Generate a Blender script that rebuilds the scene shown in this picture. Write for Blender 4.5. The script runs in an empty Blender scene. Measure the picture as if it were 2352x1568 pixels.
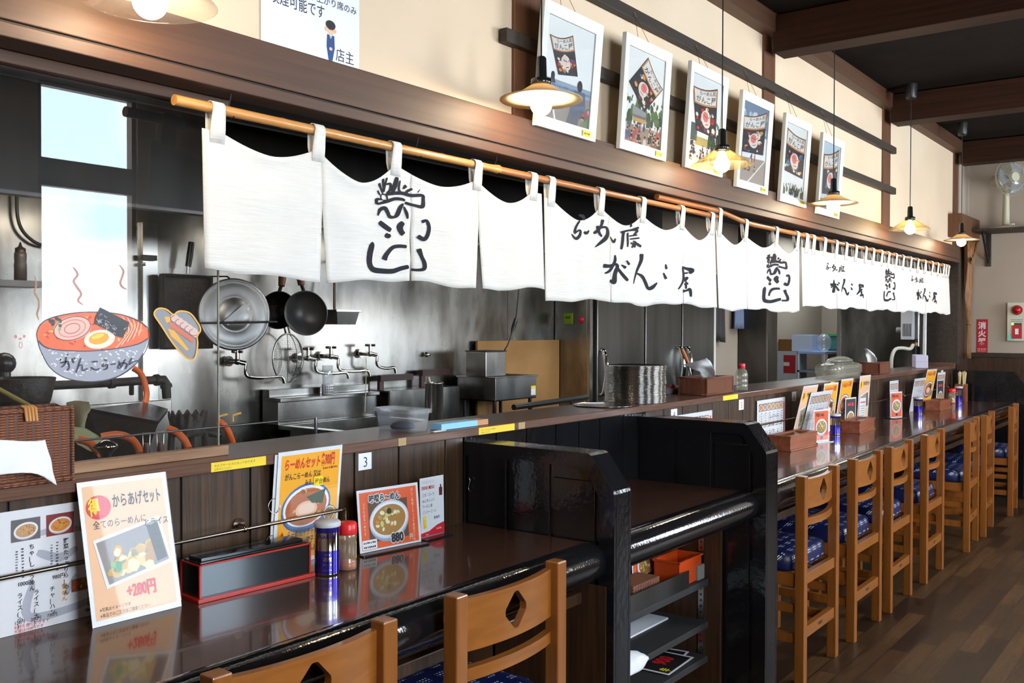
import bpy, math, random
from math import sin, cos, pi, radians, sqrt, atan2, exp, hypot
from mathutils import Vector, Matrix
random.seed(11)
S = bpy.context.scene
COL = S.collection
# ------------------------------------------------------------------ camera
F_PX, YAW, PIT, ROL, CAM_Z = 2201.23, radians(37.0817), radians(-0.893), radians(0.1783), 1.5
_w = Vector((cos(YAW) * cos(PIT), sin(YAW) * cos(PIT), sin(PIT)))
_r = Vector((sin(YAW), -cos(YAW), 0.0))
_u = _r.cross(_w)
_r, _u = cos(ROL) * _r + sin(ROL) * _u, -sin(ROL) * _r + cos(ROL) * _u
cam = bpy.data.cameras.new('camera')
cam.sensor_width = 36.0
cam.lens = F_PX / 2352 * 36
cam.clip_start = 0.05
co = bpy.data.objects.new('camera', cam)
co.matrix_world = Matrix(((_r.x, _u.x, -_w.x, 0), (_r.y, _u.y, -_w.y, 0), (_r.z, _u.z, -_w.z, CAM_Z), (0, 0, 0, 1)))
COL.objects.link(co)
S.camera = co
# ------------------------------------------------------------------ world, light, exposure
S.view_settings.view_transform = 'Standard'
S.view_settings.look = 'None'
S.view_settings.exposure = 0.18
S.view_settings.gamma = 1.0
S.view_settings.use_curve_mapping = False
S.cycles.use_denoising = True
S.cycles.max_bounces = 7
S.cycles.diffuse_bounces = 3
S.cycles.glossy_bounces = 4
S.cycles.transmission_bounces = 6
S.cycles.transparent_max_bounces = 14
S.cycles.sample_clamp_indirect = 3.0
S.cycles.caustics_reflective = False
S.cycles.caustics_refractive = False
W = bpy.data.worlds.new('sky')
S.world = W
W.use_nodes = True
_n, _l = W.node_tree.nodes, W.node_tree.links
_bg = _n['Background']
_tc = _n.new('ShaderNodeTexCoord')
_ns = _n.new('ShaderNodeTexNoise')
_ns.inputs['Scale'].default_value = 5.0
_ns.inputs['Detail'].default_value = 4.0
_cr = _n.new('ShaderNodeValToRGB')
_cr.color_ramp.elements[0].position = 0.42
_cr.color_ramp.elements[0].color = (0.60, 0.80, 1.0, 1)
_cr.color_ramp.elements[1].position = 0.6
_cr.color_ramp.elements[1].color = (1, 1, 1, 1)
_l.new(_tc.outputs['Generated'], _ns.inputs['Vector'])
_l.new(_ns.outputs['Fac'], _cr.inputs['Fac'])
_l.new(_cr.outputs['Color'], _bg.inputs['Color'])
_bg.inputs['Strength'].default_value = 16.0

def area(name, loc, rot, sx, sy, power, color):
    d = bpy.data.lights.new(name, 'AREA')
    d.shape = 'RECTANGLE'
    d.size, d.size_y, d.energy, d.color = sx, sy, power, color
    o = bpy.data.objects.new(name, d)
    o.location, o.rotation_euler = loc, rot
    COL.objects.link(o)
    return o
# daylight through the windows of the room's street side, the near one added (rot: pointing to +y)
DAY = (0.93, 0.96, 1.0)
WY = -1.6
area('window_daylight', (0.9, WY + 0.02, 1.9), (radians(90), 0, 0), 1.4, 1.5, 12, (1.0, 0.97, 0.93))  # added daylight, brightens the near stools and menus
area('window_daylight', (5.6, WY + 0.02, 1.9), (radians(90), 0, 0), 1.5, 1.5, 44, (1.0, 0.965, 0.92))
area('window_daylight', (8.8, WY + 0.02, 1.9), (radians(90), 0, 0), 1.4, 1.5, 15, (1.0, 0.965, 0.92))
# fluorescent lamps of the kitchen
TUBE = (0.95, 0.98, 1.0)
area('hood_lamp_light', (1.9, 3.36, 1.985), (radians(18), 0, 0), 0.9, 0.10, 4.6, (1, 0.93, 0.8))
area('hood_lamp_light', (3.7, 3.36, 1.985), (radians(18), 0, 0), 0.9, 0.10, 5.0, (1.0, 0.96, 0.88))
area('hood_lamp_light', (5.2, 3.30, 1.985), (radians(12), 0, 0), 0.5, 0.10, 4.0, TUBE)
area('kitchen_lamp_light', (8.4, 3.0, 2.55), (0, 0, 0), 1.2, 0.15, 20, TUBE)
area('storage_lamp_light', (10.4, 3.6, 2.5), (0, 0, 0), 0.8, 0.3, 14, (0.80, 0.93, 1.0))

# ------------------------------------------------------------------ measuring: a point of the photograph on a plane of the place
def _ray(px, py):
    return _r * ((px - 1176) / F_PX) - _u * ((py - 784) / F_PX) + _w
def AX(px, py, x):
    d = _ray(px, py); t = x / d.x
    return Vector((x, d.y * t, CAM_Z + d.z * t))
def AY(px, py, y):
    d = _ray(px, py); t = y / d.y
    return Vector((d.x * t, y, CAM_Z + d.z * t))
def AZ(px, py, z):
    d = _ray(px, py); t = (z - CAM_Z) / d.z
    return Vector((d.x * t, d.y * t, z))

# ------------------------------------------------------------------ materials
def _mat(name):
    m = bpy.data.materials.new(name)
    m.use_nodes = True
    return m, m.node_tree.nodes, m.node_tree.links, m.node_tree.nodes['Principled BSDF']
def plain(name, col, rough=0.5, metal=0.0, spec=0.5, coat=0.0, alpha=1.0, emit=0.0):
    m, n, l, b = _mat(name)
    b.inputs['Base Color'].default_value = (*col, 1)
    b.inputs['Roughness'].default_value = rough
    b.inputs['Metallic'].default_value = metal
    b.inputs['Specular IOR Level'].default_value = spec
    b.inputs['Coat Weight'].default_value = coat
    b.inputs['Coat Roughness'].default_value = 0.06
    b.inputs['Alpha'].default_value = alpha
    if emit:
        b.inputs['Emission Color'].default_value = (*col, 1)
        b.inputs['Emission Strength'].default_value = emit
    return m
def noisy(name, c1, c2, scale=(1, 1, 1), nscale=5.0, detail=5.0, rough=0.5, metal=0.0, spec=0.5, coat=0.0, bump=0.0, bscale=None,
          lo=0.35, hi=0.65, distort=0.0, rough2=None, sheen=0.0):
    """two colours mixed by stretched noise; bump from the same or a finer noise"""
    m, n, l, b = _mat(name)
    tc = n.new('ShaderNodeTexCoord'); mp = n.new('ShaderNodeMapping'); nz = n.new('ShaderNodeTexNoise'); cr = n.new('ShaderNodeValToRGB')
    mp.inputs['Scale'].default_value = scale
    nz.inputs['Scale'].default_value = nscale; nz.inputs['Detail'].default_value = detail; nz.inputs['Distortion'].default_value = distort
    cr.color_ramp.elements[0].position, cr.color_ramp.elements[0].color = lo, (*c1, 1)
    cr.color_ramp.elements[1].position, cr.color_ramp.elements[1].color = hi, (*c2, 1)
    l.new(tc.outputs['Object'], mp.inputs['Vector']); l.new(mp.outputs['Vector'], nz.inputs['Vector'])
    l.new(nz.outputs['Fac'], cr.inputs['Fac']); l.new(cr.outputs['Color'], b.inputs['Base Color'])
    b.inputs['Roughness'].default_value = rough; b.inputs['Metallic'].default_value = metal
    b.inputs['Specular IOR Level'].default_value = spec
    b.inputs['Coat Weight'].default_value = coat; b.inputs['Coat Roughness'].default_value = 0.05
    b.inputs['Sheen Weight'].default_value = sheen
    if rough2 is not None:
        mr = n.new('ShaderNodeMapRange')
        mr.inputs['To Min'].default_value, mr.inputs['To Max'].default_value = rough, rough2
        l.new(nz.outputs['Fac'], mr.inputs['Value']); l.new(mr.outputs['Result'], b.inputs['Roughness'])
    if bump:
        bp = n.new('ShaderNodeBump'); bp.inputs['Strength'].default_value = bump; bp.inputs['Distance'].default_value = 0.01
        src = nz
        if bscale is not None:
            src = n.new('ShaderNodeTexNoise'); src.inputs['Scale'].default_value = bscale; src.inputs['Detail'].default_value = 3
            l.new(tc.outputs['Object'], src.inputs['Vector'])
        l.new(src.outputs['Fac'], bp.inputs['Height']); l.new(bp.outputs['Normal'], b.inputs['Normal'])
        if coat: l.new(bp.outputs['Normal'], b.inputs['Coat Normal'])
    return m
def glassy(name, tint=(1, 1, 1), refl=0.1, rough=0.0, haze=0.0, hazecol=(0.8, 0.8, 0.8)):
    """thin clear sheet: what lies behind shows, faces mirror by Fresnel; haze = a share of white scatter (dust, milky plastic)"""
    m = bpy.data.materials.new(name); m.use_nodes = True
    n, l = m.node_tree.nodes, m.node_tree.links
    n.clear()
    out = n.new('ShaderNodeOutputMaterial'); tr = n.new('ShaderNodeBsdfTransparent'); gl = n.new('ShaderNodeBsdfGlossy')
    fr = n.new('ShaderNodeLayerWeight'); mx = n.new('ShaderNodeMixShader'); pw = n.new('ShaderNodeMath'); ml = n.new('ShaderNodeMath')
    fr.inputs['Blend'].default_value = 0.5
    pw.operation = 'POWER'; pw.inputs[1].default_value = 5.0
    ml.operation = 'MULTIPLY_ADD'; ml.inputs[1].default_value = 0.6; ml.inputs[2].default_value = refl; ml.use_clamp = True
    tr.inputs['Color'].default_value = (*tint, 1); gl.inputs['Roughness'].default_value = rough
    l.new(fr.outputs['Facing'], pw.inputs[0]); l.new(pw.outputs[0], ml.inputs[0]); l.new(ml.outputs[0], mx.inputs['Fac'])
    last = tr
    if haze:
        df = n.new('ShaderNodeBsdfDiffuse'); df.inputs['Color'].default_value = (*hazecol, 1)
        m2 = n.new('ShaderNodeMixShader'); m2.inputs['Fac'].default_value = haze
        l.new(tr.outputs[0], m2.inputs[1]); l.new(df.outputs[0], m2.inputs[2]); last = m2
    l.new(last.outputs[0], mx.inputs[1]); l.new(gl.outputs[0], mx.inputs[2]); l.new(mx.outputs[0], out.inputs['Surface'])
    return m

M = {}
M['plaster'] = noisy('plaster', (0.72, 0.56, 0.39), (0.80, 0.635, 0.455), nscale=1.4, detail=3, rough=0.9, spec=0.2, lo=0.3, hi=0.7)
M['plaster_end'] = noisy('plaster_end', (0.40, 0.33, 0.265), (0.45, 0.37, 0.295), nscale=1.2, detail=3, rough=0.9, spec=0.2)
M['dark_ceiling'] = noisy('dark_ceiling', (0.011, 0.0085, 0.007), (0.016, 0.012, 0.010), nscale=3, rough=0.9, spec=0.05)
M['beam'] = noisy('beam', (0.06, 0.024, 0.010), (0.10, 0.042, 0.018), scale=(0.35, 6, 14), nscale=4, detail=7, rough=0.55, distort=0.4, lo=0.3, hi=0.75)
M['beam_y'] = noisy('beam_y', (0.020, 0.0065, 0.003), (0.036, 0.012, 0.005), scale=(8, 0.4, 14), nscale=4, detail=6, rough=0.6, distort=0.4, spec=0.2)
M['post'] = noisy('post', (0.10, 0.038, 0.014), (0.15, 0.06, 0.025), scale=(8, 8, 0.5), nscale=4, detail=6, rough=0.5, distort=0.3)
M['rail_wood'] = noisy('rail_wood', (0.022, 0.014, 0.009), (0.04, 0.026, 0.016), scale=(0.5, 6, 9), nscale=5, detail=5, rough=0.6)
M['plank'] = noisy('plank', (0.018, 0.009, 0.004), (0.095, 0.047, 0.020), scale=(16, 16, 0.7), nscale=3.5, detail=8, rough=0.36, distort=0.7, lo=0.32, hi=0.82, bump=0.25)
M['ledge'] = noisy('ledge', (0.105, 0.048, 0.031), (0.15, 0.076, 0.050), scale=(1.5, 40, 40), nscale=6, detail=6, rough=0.26, lo=0.3, hi=0.75)
M['counter'] = noisy('counter', (0.055, 0.024, 0.015), (0.085, 0.039, 0.026), scale=(0.5, 7, 7), nscale=4, detail=6, rough=0.16, coat=0.6, lo=0.3, hi=0.8)
M['lacquer'] = noisy('lacquer', (0.0055, 0.0055, 0.0065), (0.010, 0.010, 0.012), nscale=3, rough=0.12, spec=0.5, bump=0.10, bscale=45)
M['under'] = noisy('under', (0.028, 0.013, 0.006), (0.065, 0.03, 0.013), scale=(14, 14, 0.8), nscale=4, detail=6, rough=0.4, distort=0.5)
M['oak'] = noisy('oak', (0.20, 0.062, 0.010), (0.33, 0.110, 0.020), scale=(10, 10, 0.9), nscale=3.5, detail=6, rough=0.3, coat=0.25, distort=0.6, lo=0.25, hi=0.8)
M['oak_x'] = noisy('oak_x', (0.22, 0.070, 0.011), (0.35, 0.120, 0.022), scale=(1.1, 12, 12), nscale=3.0, detail=6, rough=0.28, coat=0.25, distort=0.8, lo=0.25, hi=0.8)
M['steel'] = noisy('steel', (0.13, 0.122, 0.11), (0.42, 0.405, 0.375), scale=(2.4, 2.4, 0.9), nscale=2.0, detail=8, rough=0.14, metal=1.0, rough2=0.38, bump=0.10, bscale=3.5, lo=0.34, hi=0.68)
M['steel_clean'] = noisy('steel_clean', (0.34, 0.335, 0.32), (0.52, 0.51, 0.49), scale=(1, 1, 0.3), nscale=6, rough=0.18, metal=1.0, rough2=0.3)
M['steel_dark'] = noisy('steel_dark', (0.085, 0.08, 0.075), (0.17, 0.16, 0.15), scale=(1.5, 1.5, 0.6), nscale=2, rough=0.3, metal=1.0, rough2=0.42, bump=0.05, bscale=3)
M['fridge'] = noisy('fridge', (0.20, 0.19, 0.18), (0.30, 0.29, 0.275), scale=(3, 3, 0.3), nscale=2, rough=0.24, metal=1.0, rough2=0.36, bump=0.03, bscale=2)
M['chrome'] = plain('chrome', (0.62, 0.62, 0.60), 0.08, 1.0)
M['alu'] = noisy('alu', (0.30, 0.295, 0.285), (0.42, 0.41, 0.395), nscale=6, rough=0.42, metal=1.0)
M['iron'] = noisy('iron', (0.010, 0.009, 0.009), (0.03, 0.026, 0.024), nscale=25, rough=0.55, metal=0.4, bump=0.4, bscale=60)
M['hood'] = noisy('hood', (0.018, 0.017, 0.016), (0.05, 0.046, 0.042), scale=(2, 2, 0.8), nscale=2, detail=6, rough=0.35, metal=0.6)
M['black'] = plain('black', (0.012, 0.012, 0.013), 0.35)
M['black_gloss'] = plain('black_gloss', (0.012, 0.013, 0.014), 0.12, coat=0.4)
M['black_matt'] = plain('black_matt', (0.02, 0.02, 0.021), 0.7)
M['cloth'] = noisy('cloth', (0.70, 0.672, 0.62), (0.77, 0.745, 0.695), scale=(2, 2, 60), nscale=5, detail=5, rough=0.95, spec=0.1, bump=0.25, lo=0.3, hi=0.7, sheen=0.15)
M['ink'] = plain('ink', (0.018, 0.018, 0.026), 0.8, spec=0.2)
M['bamboo'] = noisy('bamboo', (0.50, 0.215, 0.055), (0.66, 0.31, 0.09), scale=(0.6, 9, 9), nscale=5, rough=0.33, coat=0.2)
M['bamboo_red'] = noisy('bamboo_red', (0.36, 0.125, 0.035), (0.50, 0.19, 0.06), scale=(0.6, 9, 9), nscale=5, rough=0.35, coat=0.2)
M['white'] = plain('white', (0.82, 0.82, 0.81), 0.6)
M['paper'] = plain('paper', (0.80, 0.81, 0.83), 0.55)
M['tissue'] = noisy('tissue', (0.78, 0.78, 0.80), (0.86, 0.86, 0.87), nscale=9, rough=0.9, spec=0.1)
M['laminate'] = plain('laminate', (0.80, 0.81, 0.84), 0.18, coat=0.3)
M['frame_white'] = plain('frame_white', (0.76, 0.77, 0.72), 0.35)
M['yellow'] = plain('yellow', (0.85, 0.62, 0.02), 0.5)
M['tape'] = plain('tape', (0.42, 0.27, 0.13), 0.6)
M['wicker'] = None
M['glass'] = glassy('glass', refl=0.085, haze=0.012, hazecol=(0.75, 0.78, 0.8))
M['lamp_glass'] = glassy('lamp_glass', tint=(0.93, 0.86, 0.66), refl=0.07, haze=0.07, hazecol=(0.9, 0.8, 0.55))
M['lamp_clear'] = glassy('lamp_clear', tint=(0.95, 0.93, 0.88), refl=0.06, haze=0.03)
M['gloss_film'] = glassy('gloss_film', refl=0.022, rough=0.03)
M['acrylic'] = glassy('acrylic', tint=(0.97, 0.98, 0.98), refl=0.05)
M['milky'] = glassy('milky', tint=(0.93, 0.95, 0.97), refl=0.045, rough=0.12, haze=0.20, hazecol=(0.86, 0.89, 0.93))
M['film'] = glassy('film', tint=(0.93, 0.93, 0.86), refl=0.06, rough=0.05, haze=0.25, hazecol=(0.6, 0.58, 0.48))
M['bulb'] = plain('bulb', (1.0, 0.80, 0.55), 0.3, emit=120)
def brick_floor():
    m, n, l, b = _mat('floor_planks')
    tc = n.new('ShaderNodeTexCoord'); br = n.new('ShaderNodeTexBrick'); nz = n.new('ShaderNodeTexNoise'); mp = n.new('ShaderNodeMapping')
    mx = n.new('ShaderNodeMixRGB'); cr = n.new('ShaderNodeValToRGB')
    br.inputs['Color1'].default_value = (0.016, 0.008, 0.004, 1); br.inputs['Color2'].default_value = (0.10, 0.050, 0.018, 1)
    br.inputs['Mortar'].default_value = (0.012, 0.008, 0.005, 1)
    br.inputs['Scale'].default_value = 1.0; br.inputs['Mortar Size'].default_value = 0.0025
    br.inputs['Brick Width'].default_value = 0.48; br.inputs['Row Height'].default_value = 0.085
    br.offset = 0.37
    mp.inputs['Scale'].default_value = (1.6, 16, 1); nz.inputs['Scale'].default_value = 3; nz.inputs['Detail'].default_value = 8; nz.inputs['Distortion'].default_value = 1.2
    cr.color_ramp.elements[0].position, cr.color_ramp.elements[0].color = 0.3, (0.5, 0.5, 0.5, 1)
    cr.color_ramp.elements[1].position, cr.color_ramp.elements[1].color = 0.75, (1.3, 1.25, 1.2, 1)
    mx.blend_type = 'MULTIPLY'; mx.inputs['Fac'].default_value = 1
    l.new(tc.outputs['Object'], br.inputs['Vector']); l.new(tc.outputs['Object'], mp.inputs['Vector']); l.new(mp.outputs[0], nz.inputs['Vector'])
    l.new(nz.outputs['Fac'], cr.inputs['Fac']); l.new(br.outputs['Color'], mx.inputs['Color1']); l.new(cr.outputs['Color'], mx.inputs['Color2'])
    l.new(mx.outputs['Color'], b.inputs['Base Color'])
    b.inputs['Roughness'].default_value = 0.42
    return m
def weave(name, c1, c2, sc=1.0):
    m, n, l, b = _mat(name)
    tc = n.new('ShaderNodeTexCoord'); w1 = n.new('ShaderNodeTexWave'); w2 = n.new('ShaderNodeTexWave'); nz = n.new('ShaderNodeTexNoise')
    ad = n.new('ShaderNodeMath'); ad.operation = 'MULTIPLY'; cr = n.new('ShaderNodeValToRGB'); bp = n.new('ShaderNodeBump')
    w1.wave_type = 'BANDS'; w1.bands_direction = 'Z'; w1.inputs['Scale'].default_value = 55 * sc; w1.inputs['Distortion'].default_value = 0.6
    w2.wave_type = 'BANDS'; w2.bands_direction = 'DIAGONAL'; w2.inputs['Scale'].default_value = 34 * sc; w2.inputs['Distortion'].default_value = 0.6
    mp = n.new('ShaderNodeMapping'); mp.inputs['Scale'].default_value = (1, 1, 0.02)
    l.new(tc.outputs['Object'], w1.inputs['Vector']); l.new(tc.outputs['Object'], mp.inputs['Vector']); l.new(mp.outputs[0], w2.inputs['Vector'])
    l.new(w1.outputs['Fac'], ad.inputs[0]); l.new(w2.outputs['Fac'], ad.inputs[1])
    cr.color_ramp.elements[0].color = (*c1, 1); cr.color_ramp.elements[1].color = (*c2, 1)
    cr.color_ramp.elements[0].position = 0.05; cr.color_ramp.elements[1].position = 0.6
    l.new(ad.outputs[0], cr.inputs['Fac']); l.new(cr.outputs['Color'], b.inputs['Base Color'])
    bp.inputs['Strength'].default_value = 0.9; bp.inputs['Distance'].default_value = 0.003
    l.new(ad.outputs[0], bp.inputs['Height']); l.new(bp.outputs['Normal'], b.inputs['Normal'])
    b.inputs['Roughness'].default_value = 0.5
    return m
def dotted(name, base, dot):
    """indigo seat cloth with small clusters of white specks (splashed pattern), in the cushion's own coordinates"""
    m, n, l, b = _mat(name)
    tc = n.new('ShaderNodeTexCoord'); sp = n.new('ShaderNodeSeparateXYZ'); l.new(tc.outputs['Object'], sp.inputs[0])
    def ma(op, a, bb=None, c=None):
        k = n.new('ShaderNodeMath'); k.operation = op
        for i, v in enumerate((a, bb, c)):
            if v is None: continue
            if isinstance(v, (int, float)): k.inputs[i].default_value = v
            else: l.new(v, k.inputs[i])
        return k.outputs[0]
    zz = ma('MULTIPLY', sp.outputs['Z'], 1.0)
    u = ma('ADD', sp.outputs['X'], 0.0)
    v = ma('ADD', sp.outputs['Y'], zz)
    row = ma('FLOOR', ma('DIVIDE', v, 0.055))
    us = ma('ADD', u, ma('MULTIPLY', ma('MODULO', row, 2.0), 0.035))
    fu = ma('SUBTRACT', ma('FRACT', ma('DIVIDE', us, 0.07)), 0.5)
    fv = ma('SUBTRACT', ma('FRACT', ma('DIVIDE', v, 0.055)), 0.5)
    inside = ma('MULTIPLY', ma('LESS_THAN', ma('ABSOLUTE', fu), 0.25), ma('LESS_THAN', ma('ABSOLUTE', fv), 0.24))
    du = ma('SUBTRACT', ma('FRACT', ma('DIVIDE', us, 0.0115)), 0.5)
    dv = ma('SUBTRACT', ma('FRACT', ma('DIVIDE', v, 0.013)), 0.5)
    r2 = ma('ADD', ma('MULTIPLY', du, du), ma('MULTIPLY', dv, dv))
    spot = ma('MULTIPLY', ma('LESS_THAN', r2, 0.07), inside)
    mx = n.new('ShaderNodeMixRGB'); mx.inputs['Color1'].default_value = (*base, 1); mx.inputs['Color2'].default_value = (*dot, 1)
    l.new(spot, mx.inputs['Fac']); l.new(mx.outputs['Color'], b.inputs['Base Color'])
    b.inputs['Roughness'].default_value = 0.38
    return m
M['floor'] = brick_floor()
M['wicker_fine'] = weave('wicker_fine', (0.13, 0.036, 0.016), (0.40, 0.13, 0.06), 2.4)
M['wicker'] = weave('wicker', (0.09, 0.028, 0.012), (0.36, 0.125, 0.055))
M['seat'] = dotted('seat', (0.006, 0.012, 0.070), (0.70, 0.75, 0.80))
_cc = {}
def C_(r, g, b, rough=0.5):
    """a plain printed or painted colour, given as sRGB 0-255"""
    k = (r, g, b, rough)
    if k not in _cc:
        f = lambda c: (c / 255 / 12.92) if c <= 10 else ((c / 255 + 0.055) / 1.055) ** 2.4
        _cc[k] = plain('colour_%d_%d_%d' % (r, g, b), (f(r), f(g), f(b)), rough)
    return _cc[k]

# ------------------------------------------------------------------ building
def perp(d):
    a = Vector((0, 0, 1)) if abs(d.z) < 0.9 else Vector((1, 0, 0))
    x = d.cross(a).normalized()
    return x, d.cross(x).normalized()
class MB:
    """collects shapes (each with its material) and links them as ONE mesh object"""
    def __init__(s):
        s.v, s.f, s.mi, s.sm, s.mats = [], [], [], [], []
    def _m(s, m):
        if m not in s.mats: s.mats.append(m)
        return s.mats.index(m)
    def add(s, vs, fs, m, smooth=False):
        b = len(s.v); k = s._m(m)
        s.v.extend(tuple(p) for p in vs)
        for f in fs:
            s.f.append(tuple(b + i for i in f)); s.mi.append(k); s.sm.append(smooth)
        return s
    def box(s, lo, hi, m):
        (a, b, c), (d, e, f) = lo, hi
        vs = [(a, b, c), (d, b, c), (d, e, c), (a, e, c), (a, b, f), (d, b, f), (d, e, f), (a, e, f)]
        return s.add(vs, [(0, 3, 2, 1), (4, 5, 6, 7), (0, 1, 5, 4), (1, 2, 6, 5), (2, 3, 7, 6), (3, 0, 4, 7)], m)
    def obox(s, c, size, m, rot=None):
        hx, hy, hz = (k / 2 for k in size); c = Vector(c)
        vs = [Vector(p) for p in ((-hx, -hy, -hz), (hx, -hy, -hz), (hx, hy, -hz), (-hx, hy, -hz), (-hx, -hy, hz), (hx, -hy, hz), (hx, hy, hz), (-hx, hy, hz))]
        if rot is not None: vs = [rot @ p for p in vs]
        return s.add([p + c for p in vs], [(0, 3, 2, 1), (4, 5, 6, 7), (0, 1, 5, 4), (1, 2, 6, 5), (2, 3, 7, 6), (3, 0, 4, 7)], m)
    def taper(s, lo, hi, top, m, z0, z1):
        """box whose foot is (lo..hi) and whose top is shrunk (top < 1) or widened about its middle"""
        cx, cy = (lo[0] + hi[0]) / 2, (lo[1] + hi[1]) / 2; hx, hy = (hi[0] - lo[0]) / 2, (hi[1] - lo[1]) / 2
        vs = [(cx + a * hx, cy + b * hy, z0) for a, b in ((-1, -1), (1, -1), (1, 1), (-1, 1))] + [(cx + a * hx * top, cy + b * hy * top, z1) for a, b in ((-1, -1), (1, -1), (1, 1), (-1, 1))]
        return s.add(vs, [(0, 3, 2, 1), (4, 5, 6, 7), (0, 1, 5, 4), (1, 2, 6, 5), (2, 3, 7, 6), (3, 0, 4, 7)], m)
    def cyl(s, p0, p1, r0, m, r1=None, n=20, caps=True, smooth=True):
        p0, p1 = Vector(p0), Vector(p1); r1 = r0 if r1 is None else r1
        x, y = perp((p1 - p0).normalized())
        ring = lambda p, r: [p + x * (r * cos(2 * pi * i / n)) + y * (r * sin(2 * pi * i / n)) for i in range(n)]
        s.add(ring(p0, r0) + ring(p1, r1), [(i, i + n, (i + 1) % n + n, (i + 1) % n) for i in range(n)], m, smooth)
        if caps:
            s.add(ring(p0, r0), [tuple(range(n))], m); s.add(ring(p1, r1), [tuple(reversed(range(n)))], m)
        return s
    def tube(s, pts, r, m, n=8, closed=False, caps=True):
        pts = [Vector(p) for p in pts]; N = len(pts); rr = r if isinstance(r, (list, tuple)) else [r] * N
        vs, fs = [], []; x = None
        for i, p in enumerate(pts):
            d = (pts[(i + 1) % N] - pts[i - 1]) if closed else (pts[min(i + 1, N - 1)] - pts[max(i - 1, 0)])
            d.normalize()
            if x is None: x, y = perp(d)
            else:
                x = x - d * x.dot(d)
                x = x.normalized() if x.length > 1e-6 else perp(d)[0]
                y = d.cross(x)
            vs += [p + x * (rr[i] * cos(2 * pi * k / n)) + y * (rr[i] * sin(2 * pi * k / n)) for k in range(n)]
        for i in range(N if closed else N - 1):
            a, b = i * n, ((i + 1) % N) * n
            fs += [(a + k, a + (k + 1) % n, b + (k + 1) % n, b + k) for k in range(n)]
        s.add(vs, fs, m, True)
        if caps and not closed:
            s.add(vs[:n], [tuple(reversed(range(n)))], m); s.add(vs[-n:], [tuple(range(n))], m)
        return s
    def lathe(s, prof, m, n=32, at=(0, 0, 0), axis=None, smooth=True):
        """profile of (radius, height) turned about an axis through `at`"""
        at = Vector(at); d = Vector(axis or (0, 0, 1)).normalized()
        x, y = (Vector((1, 0, 0)), Vector((0, 1, 0))) if axis is None else perp(d)
        vs = [at + d * h + (x * cos(2 * pi * i / n) + y * sin(2 * pi * i / n)) * r for r, h in prof for i in range(n)]
        fs = [(a * n + i, a * n + (i + 1) % n, (a + 1) * n + (i + 1) % n, (a + 1) * n + i) for a in range(len(prof) - 1) for i in range(n)]
        return s.add(vs, fs, m, smooth)
    def ball(s, c, r, m, n=16, k=10, sz=1.0):
        return s.lathe([(max(1e-4, r * sin(pi * i / k)), -r * sz * cos(pi * i / k)) for i in range(k + 1)], m, n, c)
    def prism(s, poly, m, a, b, plane='xz'):
        """outline (2d) pushed from a to b along the third axis"""
        P = {'xz': lambda p, t: (p[0], t, p[1]), 'yz': lambda p, t: (t, p[0], p[1]), 'xy': lambda p, t: (p[0], p[1], t)}[plane]
        n = len(poly)
        s.add([P(p, a) for p in poly], [tuple(range(n))], m); s.add([P(p, b) for p in poly], [tuple(reversed(range(n)))], m)
        return s.add([P(p, a) for p in poly] + [P(p, b) for p in poly], [(i, i + n, (i + 1) % n + n, (i + 1) % n) for i in range(n)], m)
    def poly(s, pts, m):
        return s.add(pts, [tuple(range(len(pts)))], m)
    def build(s, name, parent=None, at=None, bevel=0.0, seg=2, solid=0.0):
        """top level: shapes are in world space, the origin goes to `at`; a child: shapes are in the space its thing was given (see thing)"""
        me = bpy.data.meshes.new(name)
        o = bpy.data.objects.new(name, me)
        org = Vector(parent['_at']) if parent else Vector(at or (0, 0, 0))
        me.from_pydata([(p[0] - org.x, p[1] - org.y, p[2] - org.z) for p in s.v], [], s.f)
        for m in s.mats: me.materials.append(m)
        me.polygons.foreach_set('material_index', s.mi); me.polygons.foreach_set('use_smooth', s.sm)
        me.validate(); me.update()
        COL.objects.link(o)
        if parent: o.parent = parent
        else: o.location = org
        o['_at'] = tuple(org)
        if bevel:
            k = o.modifiers.new('bevel', 'BEVEL'); k.width = bevel; k.segments = seg; k.limit_method = 'ANGLE'; k.angle_limit = radians(35)
        if solid:
            k = o.modifiers.new('solid', 'SOLIDIFY'); k.thickness = solid; k.offset = 0
        return o
def tag(o, label, cat=None, group=None, kind=None):
    o['label'] = label
    if cat: o['category'] = cat
    if group: o['group'] = group
    if kind: o['kind'] = kind
    return o
def thing(name, label, cat, at=(0, 0, 0), rz=0.0, group=None, local=False):
    """an Empty at the thing's base; its parts are given in world space, or (local) in the thing's own"""
    o = bpy.data.objects.new(name, None)
    o.empty_display_size = 0.05
    o.location = at; o.rotation_euler = (0, 0, rz)
    o['_at'] = (0.0, 0.0, 0.0) if local else tuple(at)
    COL.objects.link(o)
    return tag(o, label, cat, group)
def copy_tree(o, label=None, at=None, rz=None, group=None, parent=None):
    c = o.copy(); COL.objects.link(c)
    if parent: c.parent = parent
    if label: c['label'] = label
    if group: c['group'] = group
    if at is not None: c.location = at
    if rz is not None: c.rotation_euler = (0, 0, rz)
    for ch in list(o.children): copy_tree(ch, parent=c)
    return c
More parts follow.
